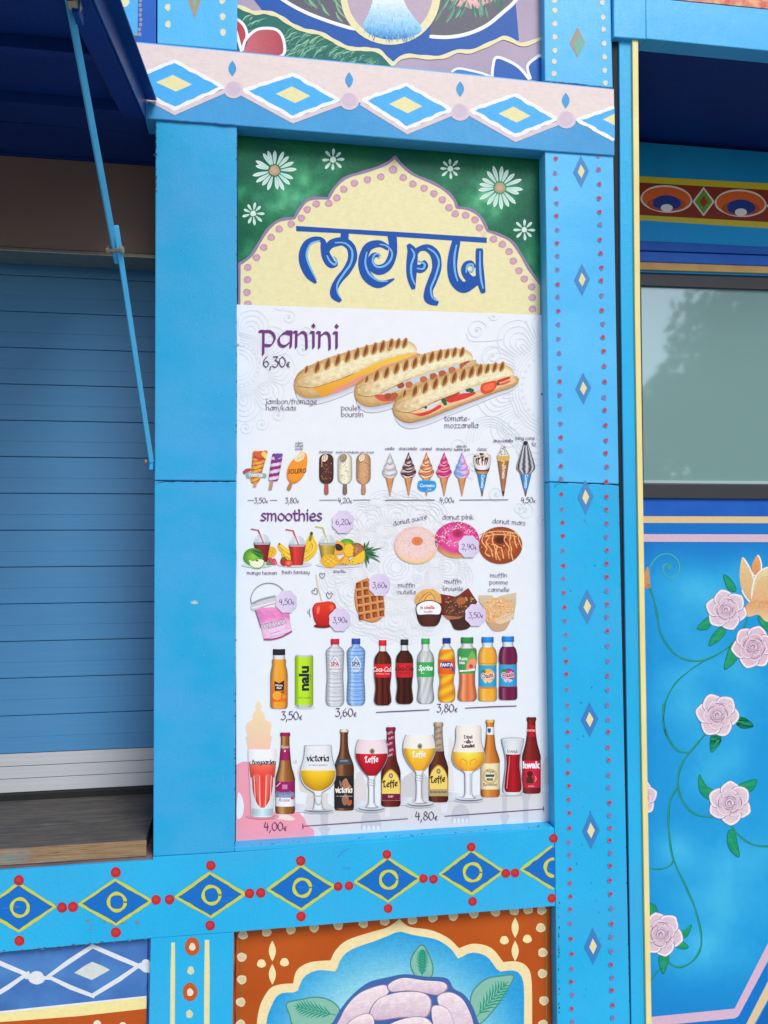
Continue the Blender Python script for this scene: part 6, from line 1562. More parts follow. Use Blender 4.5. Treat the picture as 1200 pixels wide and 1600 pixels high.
cup(p, 464.5, 852, 883, 12.6, 9, (200, 56, 50), [(382, 186), (440, 196), (482, 306)], (196, 40, 70))
p.radial(*Zs([(368, 440)])[0], 6, 6.6, (206, 60, 50), (150, 30, 34), 14); p.radial(*Zs([(405, 450)])[0], 6.6, 5.6, (244, 150, 110), (206, 50, 44), 14); p.ell(*Zs([(362, 412)])[0], 4, 2, (60, 120, 50), rot=-.4, n=8)
p.build('printed_smoothie', poster, PRINTN)
p = T(10); shadow_(p, 530, 882, 36, 5)
p.hold = False
for i in range(11):
    a = -1.35+i*.26; x, y = Zs([(985, 375)])[0]; l = 20+6*sin(i*2.1)+(6 if 3 < i < 8 else 0); p.line(cr([(x, y, .9), (x+l*.55*cos(a), y+l*.5*sin(a)-1, 1), (x+l*cos(a*1.05), y+l*sin(a*1.05)*.9, .15)], 3), 3.2, ((30, 84, 56), (64, 130, 84), (44, 104, 66))[i % 3])
p.radial(*Zs([(935, 345)])[0], 12, 11, (214, 150, 90), (150, 84, 60), 20); p.hold = True
for i in range(6):
    for j in range(5): a = Zs([(890+i*17+(j % 2)*8, 308+j*16)])[0]; p.ell(a[0], a[1], 1.2, 1, (196, 120, 96) if (i+j) % 2 else (120, 96, 50), n=6)
p.hold = False; p.up()
p.radial(*Zs([(860, 292)])[0], 11, 6.6, (140, 196, 60), (80, 146, 40), 18)
p.poly(cr(Zs([(760, 285), (800, 278), (835, 300), (842, 340), (830, 375), (790, 382), (755, 375)]), 4, True), (240, 170, 60)); p.poly(cr(Zs([(768, 305), (800, 300), (828, 325), (822, 348), (780, 350)]), 4, True), (50, 40, 36)); p.up()
for pts, c in (([(850, 305), (890, 295), (915, 330), (905, 395), (860, 400), (832, 360)], (242, 196, 50)), ([(800, 440), (830, 400), (862, 392), (880, 430), (870, 462), (820, 460)], (236, 184, 60)), ([(880, 430), (960, 370), (995, 350), (1002, 400), (985, 445), (930, 462), (890, 455)], (244, 200, 54)), ([(795, 430), (850, 385), (810, 450)], (232, 160, 60))):
    p.poly(cr(Zs(pts), 4, True), c); p.line(Zs(pts+pts[:1]), .9, (196, 136, 40))
for q in ((905, 305), (912, 345), (910, 370), (880, 428), (905, 440), (952, 450), (830, 452), (850, 458)): p.ell(*Zs([q])[0], 1.1, 1, (120, 80, 30), n=6)
cup(p, 511.5, 850, 880, 12.6, 8.6, (188, 164, 66), [(616, 162), (672, 172), (712, 286)], (196, 206, 70))
p.radial(*Zs([(728, 432)])[0], 14.4, 10.5, (248, 206, 70), (230, 166, 40), 24, 2); p.hold = True
for q in ([(670, 420), (730, 470)], [(690, 400), (770, 460)], [(715, 390), (790, 440)], [(775, 400), (700, 470)], [(745, 388), (675, 450)]): p.line(Zs(q), 1.1, (206, 146, 34))
p.hold = False; p.up(); p.build('printed_smoothie', poster, PRINTN)

# --- donuts
def donut(cx, cy, rx, ry, cf, hx, hy, hrx, hry, hc, name, extra, mat=PRINTN):
    p = T(12); n_, m_ = 44, 9; pts = []; cols = []
    for j in range(m_+1):
        t = j/m_
        for i in range(n_):
            a = 2*pi*i/n_; ox, oy = hx+hrx*cos(a), hy+hry*sin(a); ex, ey = cx+rx*cos(a), cy+ry*sin(a)
            pts.append(mix2((ox, oy), (ex, ey), t)); cols.append(cf(a, t))
    fs = [(j*n_+i, (j+1)*n_+i, (j+1)*n_+(i+1) % n_, j*n_+(i+1) % n_) for j in range(m_) for i in range(n_)]
    p.add(pts, fs, cols); p.up(); p.radial(hx, hy, hrx, hry, hc[0], hc[1], 20)
    extra(p); p.build('printed_donut', poster, mat)['label'] = name
def ring_pos(cx, cy, rx, ry, hx, hy, hrx, hry, r_): 
    a = r_.random()*2*pi; t = r_.uniform(.08, .92); return mix2((hx+hrx*cos(a), hy+hry*sin(a)), (cx+rx*cos(a), cy+ry*sin(a)), t)+(a, t)
def s1(a, t):
    c = mix((236, 206, 204), (228, 190, 188), abs(t-.4)); low = max(0, sin(a))
    if t > .74: c = mix(c, (240, 202, 140), min(1, (t-.74)*5)*low**.7)
    return sc(c, 1.03-.10*max(0, t-.8)*3)
def e1_(p):
    r_ = random.Random(1); p.hold = True
    for i in range(420):
        x, y, a, t = ring_pos(650, 852, 34, 29, 652, 845, 9, 7, r_)
        if t > .8 and sin(a) > .2: continue
        p.ell(x, y, .5, .45, r_.choice([(206, 150, 146), (250, 236, 236), (214, 164, 158)]), n=5)
    p.hold = False; p.up()
donut(650.2, 852, 34.3, 29.2, s1, 652, 845.5, 9, 7, ((214, 116, 70), (226, 138, 90)), 'pale sugared donut picture', e1_)
def s2(a, t):
    low = max(0, sin(a+.15)); c = mix((232, 80, 160), (206, 52, 136), t)
    c = mix(c, (244, 150, 200), max(0, 1-abs(t-.35)*4)*.5)
    if t > .72: c = mix(c, (206, 160, 104), min(1, (t-.72)*9)*min(1, low*1.4))
    return c
def e2_(p):
    r_ = random.Random(2); p.hold = True
    for i in range(240):
        x, y, a, t = ring_pos(714, 843.5, 35, 28.5, 715, 834, 9, 7, r_)
        if sin(a) > .45 and t > .5: continue
        p.ell(x, y, r_.uniform(.7, 1.5), r_.uniform(.6, 1.1), r_.choice([(160, 24, 90), (176, 34, 104), (244, 190, 216), (250, 224, 200), (226, 110, 176)]), rot=r_.random()*3, n=5)
    p.hold = False; p.up()
donut(714, 843.8, 35, 28.5, s2, 715.5, 833.5, 9, 7, ((150, 30, 80), (196, 60, 110)), 'pink iced donut picture with sprinkles', e2_)
def s3(a, t):
    c = mix((156, 72, 40), (190, 92, 52), max(0, 1-abs(t-.45)*3)); return mix(c, (150, 56, 30), max(0, t-.75)*3*max(0, sin(a)))
def e3_(p):
    r_ = random.Random(5); p.hold = True
    for i in range(160):
        x, y, a, t = ring_pos(782, 852, 34, 29, 781, 843.5, 9, 6.5, r_)
        if sin(a) > .5 and t > .45: continue
        p.ell(x, y, r_.uniform(.7, 1.4), r_.uniform(.5, 1), r_.choice([(110, 44, 28), (204, 124, 76), (130, 56, 34), (222, 160, 104)]), rot=r_.random()*3, n=5)
    p.hold = False; p.up()
    for k in range(9):
        x0 = 752+k*6.6; pts = [(x0, 829+abs(k-4)*1.2), (x0+5, 836), (x0+2+k*.4, 846), (x0+9, 856), (x0+8, 866), (x0+12, 877-abs(k-4)*1.8)]
        if k > 6: pts = pts[:4]
        if k in (3, 4): pts = [(x0-2, 851), (x0+5, 856), (x0+5, 864), (x0+9, 873)]
        p.line([(x, y, .6+.8*r_.random()) for x, y in cr([(x+r_.uniform(-2, 2), y+r_.uniform(-3, 3)) for x, y in pts], 4)], 1.8, (240, 178, 116))
    for yy in (831, 836): p.line(cr([(757, yy+3), (768, yy), (780, yy-1 if yy < 845 else yy+2), (795, yy), (808, yy+3)], 4), 1.4, (238, 180, 120))
donut(782.2, 852, 34, 29, s3, 781.5, 843.5, 9, 6.5, ((70, 26, 20), (110, 46, 30)), 'chocolate donut picture with caramel drizzle', e3_)

# --- candyfloss bucket, toffee apple, waffle
Zbk = Z(370, 890, 5)
p = T(12)
p.line(cr(Zbk([(118, 280), (110, 220), (140, 155), (195, 115), (255, 105), (315, 120), (365, 165), (400, 230)]), 5), 1.2, (120, 130, 140))
L_ = resample(Zbk([(135, 300), (165, 380), (190, 455), (212, 545)]), 14); R_2 = resample(Zbk([(400, 290), (412, 360), (420, 420), (430, 482)]), 14)
p.lens(L_, R_2, 13, 12, lambda u, v: sc(mix(mix((236, 150, 204), (210, 110, 178), max(0, .5-abs(u-.3))), (236, 196, 232), min(1, max(0, (u-.42)*6))), (1.04-.45*abs(v-.5)**2)*(1+.12*noise.noise(Vector((u*9, v*9, 0))))))
p.line(cr(Zbk([(212, 545), (270, 545), (350, 525), (430, 482)]), 4), 2.6, (176, 66, 140)); p.line(Zbk([(140, 300), (190, 455)]), 2.0, (120, 110, 150))
p.poly(cr(Zbk([(112, 275), (150, 240), (300, 205), (340, 205), (340, 250), (230, 280), (140, 318), (115, 310)]), 3, True), (206, 206, 216)); p.line(cr(Zbk([(120, 268), (190, 235), (300, 208)]), 4), 3.4, (150, 160, 166)); p.line(cr(Zbk([(118, 300), (200, 280), (320, 245)]), 4), 1.6, (240, 240, 246))
typ(p, "BARB'APAPA", *Zbk([(292, 440)])[0], 6.6, (90, 36, 96), sx=.74, bold=.075, rot=.26); typ(p, "BARB'APAPA", *Zbk([(291, 441)])[0], 6.4, (250, 236, 248), sx=.76, bold=.015, rot=.26)
p.line(Zbk([(245, 462), (365, 428)]), .8, (120, 60, 120)); p.line(Zbk([(262, 500), (300, 492), (340, 478)]), 1.0, (190, 120, 170)); p.build('printed_bucket', poster, PRINT)
p = T(12)
p.line(Zbk([(620, 40), (640, 150), (668, 255)]), 2.0, (226, 210, 190)); p.ell(*Zbk([(668, 440)])[0], 13.5, 3.2, (120, 26, 24), n=20)
ap = cr(Zbk([(592, 330), (595, 290), (620, 262), (665, 255), (720, 248), (760, 262), (776, 292), (765, 318), (730, 345), (726, 380), (730, 430), (690, 442), (640, 438), (608, 400)]), 5, True)
p.poly(ap, (170, 26, 26)); p.poly([(505+(x-505)*.9, 960+(y-960)*.92-1) for x, y in ap], lambda x, y: mix((226, 62, 44), (190, 30, 30), (y-942)/34)); p.poly(cr(Zbk([(625, 300), (640, 285), (650, 300), (640, 340), (628, 345)]), 4, True), (240, 120, 96)); p.poly(cr(Zbk([(722, 285), (750, 275), (758, 300), (735, 325)]), 4, True), (236, 90, 70)); p.build('printed_toffee_apple', poster, PRINT)
p = T(12)
def heart(x, y, s_, rot):
    pts = [(0, .9), (-.7, .2), (-.8, -.5), (-.4, -.8), (0, -.35), (.35, -.85), (.8, -.6), (.65, .1), (.05, .95)]; R, Q = cos(rot), sin(rot)
    p.line(cr([(x+s_*(a*R-b*Q), y+s_*(a*Q+b*R)) for a, b in pts], 4), .9, (90, 80, 110))
heart(503.5, 899.5, 5, .1); heart(492.5, 924.5, 5.4, -.6); heart(514.5, 930.5, 5.6, .1)
p.line(Zbk([(572, 305), (566, 335), (576, 370)]), 1, INK); p.line(Zbk([(556, 320), (554, 345)]), .9, INK); p.build('printed_doodle', poster, PRINT)
p = T(12)
wf = cr(Zbk([(925, 160), (935, 105), (965, 88), (1000, 75), (1022, 65), (1042, 90), (1045, 150), (1065, 190), (1100, 205), (1140, 205), (1150, 240), (1155, 300), (1148, 350), (1122, 388), (1070, 412), (1010, 402), (975, 385), (950, 345), (930, 300), (920, 220)]), 3, True)
p.poly(wf, (196, 120, 66)); p.poly([(575+(x-575)*.95, 938+(y-938)*.96) for x, y in wf], (214, 142, 84))
p.hold = True
for i in range(-1, 6):
    for j in range(7):
        x = 930+i*54+j*5; y = 105+j*62-i*10; q = [(x, y), (x+38, y-4), (x+43, y+42), (x+6, y+46)]
        cxq, cyq = Zbk([(x+22, y+20)])[0]
        if not (556 < cxq < 600 and 905 < cyq < 972) or (cxq > 580 and cyq < 931) or math.hypot((cxq-577)/25, (cyq-940)/35) > 1.02: continue
        a = Zbk(q); p.poly(a, (120, 60, 34)); 
p.hold = False; p.up(); p.hold = True
for i in range(-1, 6):
    for j in range(7):
        x = 930+i*54+j*5; y = 105+j*62-i*10; cxq, cyq = Zbk([(x+22, y+20)])[0]
        if not (556 < cxq < 600 and 905 < cyq < 972) or (cxq > 580 and cyq < 931) or math.hypot((cxq-577)/25, (cyq-940)/35) > 1.02: continue
        p.poly(Zbk([(x+14, y+14), (x+38, y+2), (x+42, y+40), (x+18, y+42)]), (166, 92, 52)); p.line(Zbk([(x, y+46), (x+44, y+42)]), .9, (240, 190, 130))
p.hold = False; p.up()
p.build('printed_waffle', poster, PRINTN)

# --- muffins
Zq = Z(600, 880, 4.8)
p = T(12)
p.rev(670.5, [(944, 20), (952, 20), (961, 19.5), (970, 17), (976, 13.5), (978.5, 9)], lambda u, y: sc((74, 34, 30), 1.15-.4*abs(u)**2), 10)
p.lens(cr(Zq([(232, 300), (235, 250), (280, 205), (340, 192), (390, 205), (425, 240), (430, 290)]), 4), Zq([(232, 300), (430, 300)]), 24, 8, lambda u, v: sc(mix((234, 196, 120), (206, 150, 80), .5+.5*noise.noise(Vector((u*9, v*4, 1)))), 1.05-.2*abs(u-.5)))
for q in ([(262, 285), (300, 240), (335, 215)], [(345, 215), (375, 250), (385, 285)], [(300, 280), (330, 240), (352, 232)]): p.line(Zq(q), 1.2, (160, 104, 50))
p.poly(cr(Zq([(238, 330), (260, 300), (300, 282), (345, 276), (390, 286), (425, 310), (435, 345), (425, 385), (400, 392), (335, 388), (270, 394), (246, 388)]), 4, True), (70, 36, 40)); p.poly(cr(Zq([(244, 332), (265, 306), (300, 289), (345, 283), (388, 292), (420, 314), (428, 345), (418, 378), (398, 384), (335, 382), (272, 386), (252, 378)]), 4, True), (242, 240, 246))
typ(p, 'n', 658.8, 951.5, 5.2, (50, 40, 44), bold=.03); typ(p, 'utella', 671, 951.5, 5.2, (196, 40, 44), bold=.03); typ(p, 'muffin', 669, 957.5, 3.8, (70, 40, 40), shear=.25)
p.build('printed_muffin', poster, PRINT)
p = T(12)
p.poly(Zq([(422, 230), (535, 250), (560, 240), (632, 185), (700, 290), (650, 380), (560, 410), (430, 385), (420, 300)]), lambda x, y: mix((130, 44, 36), (94, 36, 32), (y-920)/40))
p.poly(cr(Zq([(490, 400), (640, 400), (612, 430), (650, 462), (630, 490), (580, 502), (530, 495), (505, 450)]), 3, True), (66, 38, 34)); p.poly(Zq([(440, 388), (550, 402), (600, 395), (560, 418), (480, 424)]), (168, 108, 84))
p.hold = False
p.lens(cr(Zq([(450, 370), (465, 310), (510, 262), (570, 242), (640, 240), (695, 285)]), 4), cr(Zq([(450, 372), (500, 395), (570, 400), (620, 385), (660, 350), (695, 292)]), 4), 24, 10, lambda u, v: sc((90, 52, 40), 1.1+.5*noise.noise(Vector((u*14, v*8, 2)))))
p.hold = True; r_ = random.Random(9)
for i in range(70): q = Zq([(r_.uniform(465, 680), r_.uniform(255, 388))])[0]; p.ell(q[0], q[1], r_.uniform(.8, 1.8), r_.uniform(.6, 1.2), r_.choice([(190, 130, 96), (156, 84, 56), (60, 32, 28), (206, 150, 112)]), n=6)
p.hold = False; p.up(); p.poly(cr(Zq([(545, 275), (575, 255), (612, 268), (608, 300), (570, 312), (548, 300)]), 3, True), (176, 100, 56)); p.build('printed_muffin', poster, PRINTN)
p = T(12)
p.poly(Zq([(712, 240), (810, 240), (830, 265), (870, 245), (993, 218), (990, 300), (970, 420), (930, 380), (760, 420), (740, 320), (714, 290)]), lambda x, y: mix((214, 200, 170), (190, 170, 136), (y-925)/40))
p.poly(cr(Zq([(765, 425), (850, 450), (945, 420), (925, 480), (895, 505), (830, 508), (795, 480)]), 3, True), (200, 164, 132)); 
p.lens(cr(Zq([(755, 380), (750, 320), (790, 275), (850, 258), (910, 268), (960, 300), (978, 350)]), 4), cr(Zq([(755, 382), (770, 430), (830, 446), (900, 420), (978, 352)]), 4), 24, 10, lambda u, v: sc(mix((226, 190, 146), (200, 146, 98), .5+.6*noise.noise(Vector((u*10, v*7, 5)))), 1.06))
p.hold = True
for i in range(90): q = Zq([(r_.uniform(760, 965), r_.uniform(275, 420))])[0]; p.ell(q[0], q[1], r_.uniform(.8, 1.8), r_.uniform(.6, 1.2), r_.choice([(242, 220, 186), (214, 166, 116), (236, 206, 164), (188, 130, 88)]), n=6)
p.hold = False; p.up(); p.poly(cr(Zq([(835, 440), (900, 385), (960, 372), (975, 385), (950, 425), (880, 455)]), 3, True), (222, 200, 172)); p.line(Zq([(850, 430), (960, 380)]), .9, (190, 158, 126))
p.build('printed_muffin', poster, PRINTN)

# --- bottles of the soft drink row
def glassy(c, hi=.35, e=.42, hp=-.45):
    def f(u, y): return sc(mix(c, (255, 255, 255), hi*math.exp(-((u-hp)/.17)**2)+hi*.4*math.exp(-((u-.6)/.12)**2)), 1.04-e*abs(u)**3)
    return f
def bands_(bs, default):
    def f(u, y):
        yy = y
        for a, b, c, fl in bs:
            if a <= yy < b: return sc(c, 1.04-.30*abs(u)**3) if fl else glassy(c)(u, y)
        return glassy(default)(u, y)
    return f
def pet(cx, y0, y1, hw, cap, capw, body, shape='coke', neck=(214, 220, 226), lv=12, y_liq=None):
    p = T(lv); H = y1-y0; s_ = lambda t: y0+H*t
    cap_h = 9 if capw < 9.5 else 9.5
    if shape == 'coke': prof = [(.085, capw*.78), (.12, capw*.80), (.17, capw*.95), (.25, hw*.86), (.33, hw), (.42, hw), (.55, hw), (.62, hw*.93), (.72, hw*.86), (.80, hw*.90), (.90, hw), (.95, hw*.98), (.985, hw*.8), (1.0, hw*.55)]
    elif shape == 'spa': prof = [(.07, capw*.8), (.11, capw*.85), (.15, hw*.8), (.20, hw), (.30, hw*.98), (.45, hw*.93), (.58, hw*.90), (.70, hw*.96), (.82, hw), (.93, hw), (.98, hw*.85), (1, hw*.6)]
    elif shape == 'fanta': prof = [(.085, capw*.78), (.12, capw*.8), (.2, hw*.82), (.3, hw*.97), (.38, hw), (.52, hw), (.62, hw*.86), (.70, hw*.82), (.78, hw*.96), (.88, hw*1.02), (.96, hw*.95), (1, hw*.6)]
    elif shape == 'fuze': prof = [(.10, capw*.82), (.15, capw*.86), (.19, hw*.95), (.25, hw), (.38, hw), (.50, hw*.88), (.62, hw*.82), (.75, hw*.86), (.88, hw), (.96, hw), (1, hw*.7)]
    elif shape == 'oasis': prof = [(.09, capw*.8), (.15, capw*.84), (.20, hw*.84), (.30, hw), (.40, hw*1.0), (.42, hw*.95), (.44, hw*.95), (.76, hw*.95), (.79, hw*.99), (.82, hw), (.96, hw), (.99, hw*.9), (1, hw*.7)]
    else: prof = [(.10, capw*.9), (.16, capw*.95), (.2, hw*.8), (.27, hw*.78), (.35, hw*.92), (.45, hw), (.6, hw), (.9, hw), (.97, hw*.96), (1, hw*.75)]
    P = [(s_(a), b) for a, b in prof]
    p.rev(cx, P, lambda u, y: glassy(neck, .3, .34)(u, y), 10, edge=(sc(neck, .62), .8))
    if y_liq is None: y_liq = s_(.17)
    # liquid: same profile from y_liq down, a touch narrower
    rows = [q for q in cr(P, 4) if q[0] >= y_liq]
    p.rev(cx, [(a, b*.97) for a, b in rows[::2]+[rows[-1]]], body, 12)
    p.rev(cx, [(y0, capw*.92), (y0+.8, capw), (y0+cap_h*.5, capw), (y0+cap_h, capw)], lambda u, y: sc(cap, 1.12-.4*abs(u)**2), 8)
    p.line([(cx-capw, y0+cap_h*.75), (cx+capw, y0+cap_h*.75)], .7, sc(cap, .7))
    return p
def label_band(p, cx, y0, y1, hw, c, nu=8): p.rev(cx, [(y0, hw), ((y0+y1)/2, hw), (y1, hw)], lambda u, y: sc(c, 1.05-.28*abs(u)**3), nu)
p = pet(436, 1014, 1107, 13.4, (36, 38, 44), 9.6, lambda u, y: glassy(mix((226, 160, 50), (236, 150, 40), (y-1030)/70), .2)(u, y), 'mm', y_liq=1029)
p.rev(436, [(1064, 13), (1080, 13), (1096, 13)], lambda u, y: sc(mix((232, 140, 50), (224, 112, 40), (y-1064)/30), 1.04-.25*abs(u)**3), 8)
p.poly([(428.8, 1064), (436, 1068), (444, 1063), (443.6, 1079), (429.4, 1079.5)], (50, 34, 34)); typ(p, 'Minute', 436, 1072.2, 3.1, (236, 232, 226), bold=.03, sx=.9); typ(p, 'Maid', 436, 1076.4, 3.1, (236, 232, 226), bold=.03, sx=.9)
p.ell(433, 1087, 7.4, 7, (236, 150, 40), n=20); p.ell(433, 1087, 6.2, 5.8, (250, 200, 90), n=20); p.radial(433, 1087, 5.4, 5, (248, 176, 56), (240, 160, 44), 12); p.radial(443.5, 1088.5, 5, 5.4, (244, 160, 60), (214, 104, 34), 14); p.ell(442, 1081.5, 3, 1.8, (70, 120, 50), n=8)
p.build('printed_bottle', poster, PRINT)
p = T(12); p.radial(477, 1104, 16, 3.5, (170, 178, 190), (226, 234, 244), 16)
p.rev(475.2, [(1023, 12), (1025.5, 14), (1030, 14.2), (1060, 14.2), (1098, 14.2), (1102, 13.4), (1105.5, 10)], lambda u, y: sc((168, 210, 40) if 1025.5 < y < 1101.5 else (176, 184, 180), 1.1-.38*abs(u)**2.2+.1*math.exp(-((u+.5)/.15)**2)), 12)
p.line([(463, 1024.5), (487, 1024.5)], 1.4, (206, 212, 206)); typ(p, 'nalu', 482, 1060, 14.5, (24, 40, 50), rot=pi/2, sx=1.16, bold=.045); typ(p, 'LOW CALORIE', 475, 1091.5, 2.6, (60, 90, 30), sx=.8); typ(p, 'energy', 485.3, 1058, 2.6, (60, 90, 50), rot=pi/2)
p.build('printed_can', poster, PRINT)
for cx, cap, b1, b2, tcol, y0, y1, sm in ((523.5, (196, 40, 66), (206, 214, 224), (184, 194, 206), (176, 40, 66), 998, 1103, 'INTENSE'), (556.3, (50, 76, 170), (146, 186, 238), (104, 156, 226), (34, 54, 110), 997.5, 1102, 'REINE')):
    p = pet(cx, y0, y1, 14, cap, 6.6, lambda u, y: glassy(mix(b1, b2, .5+.5*sin(y*1.15)), .45, .30)(u, y), 'spa', neck=b1, y_liq=y0+11)
    p.hold = True
    for y in range(int(y0)+20, int(y1)-4, 7): p.line(cr([(cx-12.5, y-1), (cx, y+.9), (cx+12.5, y-1)], 3), .7, sc(b2, .82))
    p.hold = False; p.up()
    p.poly(cr([(cx, y0+27), (cx-5, y0+33), (cx-8, y0+41), (cx-5, y0+50), (cx, y0+54), (cx+5, y0+50), (cx+8, y0+41), (cx+5, y0+33)], 3, True), mix(b1, (236, 244, 252), .6)); p.line([(cx-6.5, y0+35), (cx-3, y0+29), (cx, y0+26.5)], 1.1, (110, 170, 224))
    p.line([(cx-2.5, y0+36), (cx, y0+31), (cx+2.5, y0+36)], 1.2, tcol); typ(p, 'SPA', cx, y0+42.5, 6.0, tcol, bold=.03, sx=.92); p.line([(cx-7, y0+43.8), (cx+7, y0+43.8)], .6, tcol); typ(p, sm, cx, y0+49, 2.6, sc(tcol, 1.0)); p.line([(cx-4, y0+53), (cx+4, y0+53)], 1, mix(tcol, b1, .3))
    p.build('printed_bottle', poster, PRINT)
def cola(u, y):
    d = mix((104, 34, 22), (52, 16, 14), .5+.5*cos(u*9)) if y > 1058 else mix((110, 40, 26), (60, 20, 16), abs(u)); return sc(mix(d, (230, 170, 150), .20*math.exp(-((u+.55)/.1)**2)), 1)
p = pet(598, 1000, 1102, 13.5, (206, 40, 44), 5.9, cola, y_liq=1016); label_band(p, 598, 1037, 1058, 13.3, (208, 32, 40)); typ(p, 'Coca-Cola', 598, 1049.5, 7.6, (246, 240, 240), shear=.3, sx=.66, bold=.012); typ(p, 'ORIGINAL TASTE', 598, 1053.8, 1.9, (240, 220, 220)); p.build('printed_bottle', poster, PRINT)
p = pet(632, 999, 1100, 13.5, (40, 42, 48), 6, lambda u, y: sc(cola(u, y), .72), y_liq=1015); label_band(p, 632, 1035.5, 1058, 13.3, (196, 36, 44)); typ(p, 'Coca-Cola', 632, 1048, 7.2, (44, 14, 16), shear=.3, sx=.66, bold=.01); typ(p, 'ZERO SUGAR', 632, 1052.6, 2, (60, 16, 20)); p.build('printed_bottle', poster, PRINT)
p = pet(665, 997.5, 1099, 13.2, (52, 168, 84), 6.3, lambda u, y: glassy(mix((206, 212, 216), (170, 180, 184), .5+.5*cos(u*8+y*.2)), .35, .4)(u, y), y_liq=1015); label_band(p, 665, 1034, 1057.5, 13, (54, 168, 88)); typ(p, 'Sprite', 665, 1047.5, 8.2, (246, 250, 248), shear=.25, sx=.78, bold=.03); p.line([(658, 1052), (663, 1052)], 1, (220, 240, 226)); p.build('printed_bottle', poster, PRINT)
p = pet(698, 996.5, 1097, 13, (36, 52, 150), 6.2, lambda u, y: sc(mix((246, 190, 50), (220, 136, 24), .5+.5*sin(y*.36+u*2.2)), 1.05-.3*abs(u)**3), 'fanta', y_liq=1013); label_band(p, 698, 1030, 1053, 12.9, (224, 96, 36)); p.poly(cr([(689.5, 1037), (694, 1034), (704, 1034), (707, 1037), (704, 1043), (697, 1044), (690, 1042.5)], 3, True), (36, 54, 140)); typ(p, 'FANTA', 698, 1041.2, 5, (244, 244, 250), bold=.04, sx=.86, rot=.03); p.poly([(705.4, 1042.5), (710, 1042.5), (710, 1049), (705.4, 1049)], (80, 90, 130)); p.build('printed_bottle', poster, PRINT)
p = pet(730, 995.5, 1095.5, 14.6, (44, 140, 66), 9.6, lambda u, y: glassy(mix((222, 132, 84), (206, 104, 56), .5+.5*cos(u*7)), .3, .3)(u, y), 'fuze', y_liq=1012)
p.rev(730, [(1013, 13.6), (1017, 14.4), (1030, 14.5), (1043, 13.2), (1052, 12.6)], lambda u, y: sc((60, 150, 84), 1.06-.26*abs(u)**3), 10)
p.poly(cr([(738, 1017), (743, 1026), (741, 1036), (733, 1046), (728, 1040), (731, 1028)], 3, True), (120, 180, 80)); p.poly(cr([(732, 1033), (740, 1029), (743.5, 1031), (743, 1040), (737, 1047), (728, 1048)], 3, True), (240, 150, 110)); p.ell(736, 1041, 3.4, 3.4, (206, 60, 110), n=10); p.poly([(718, 1047), (730, 1047), (742, 1044), (742, 1048), (718, 1050)], (236, 236, 230)); typ(p, 'fuze', 723.8, 1031.5, 5.6, (246, 250, 246), bold=.02); typ(p, 'tea', 721.8, 1037.5, 5.2, (246, 250, 246), bold=.02); p.build('printed_bottle', poster, PRINT)
for cx, body, y0, y1, fr in ((762, (236, 166, 50), 995, 1095.3, (240, 170, 80)), (793.8, (104, 20, 64), 994, 1093.6, (150, 50, 130))):
    p = pet(cx, y0, y1, 14.4, (38, 130, 214), 9.4, lambda u, y: glassy(body, .28, .3)(u, y), 'oasis', y_liq=y0+15.5, neck=(206, 224, 236)); label_band(p, cx, y0+44, y0+78, 13.7, (44, 164, 214))
    p.rev(cx, [(y0+78, 13.7), (y0+80.5, 13.7)], lambda u, y: sc((220, 120, 40) if body[0] > 200 else (130, 20, 80), 1), 6)
    p.radial(cx+1, y0+60, 10, 10, mix(fr, (255, 255, 255), .3), fr, 18); p.poly(cr([(cx-10, y0+53), (cx-5, y0+51), (cx-3, y0+56), (cx-9, y0+58)], 3, True), (60, 140, 60)); p.hold = True
    for a in range(6): p.ell(cx+5*cos(a), y0+69+1.6*sin(a*2), 2.2, 1.8, (240, 206, 150) if body[0] > 200 else (214, 200, 220), n=8)
    p.hold = False; p.up(); typ(p, 'Oasis', cx, y0+64.5, 8.2, (246, 236, 240), bold=.10, sx=.74, rot=.14, shear=.1); typ(p, 'Oasis', cx, y0+64.3, 8, (176, 24, 50), bold=.02, sx=.76, rot=.14, shear=.1); p.build('printed_bottle', poster, PRINT)

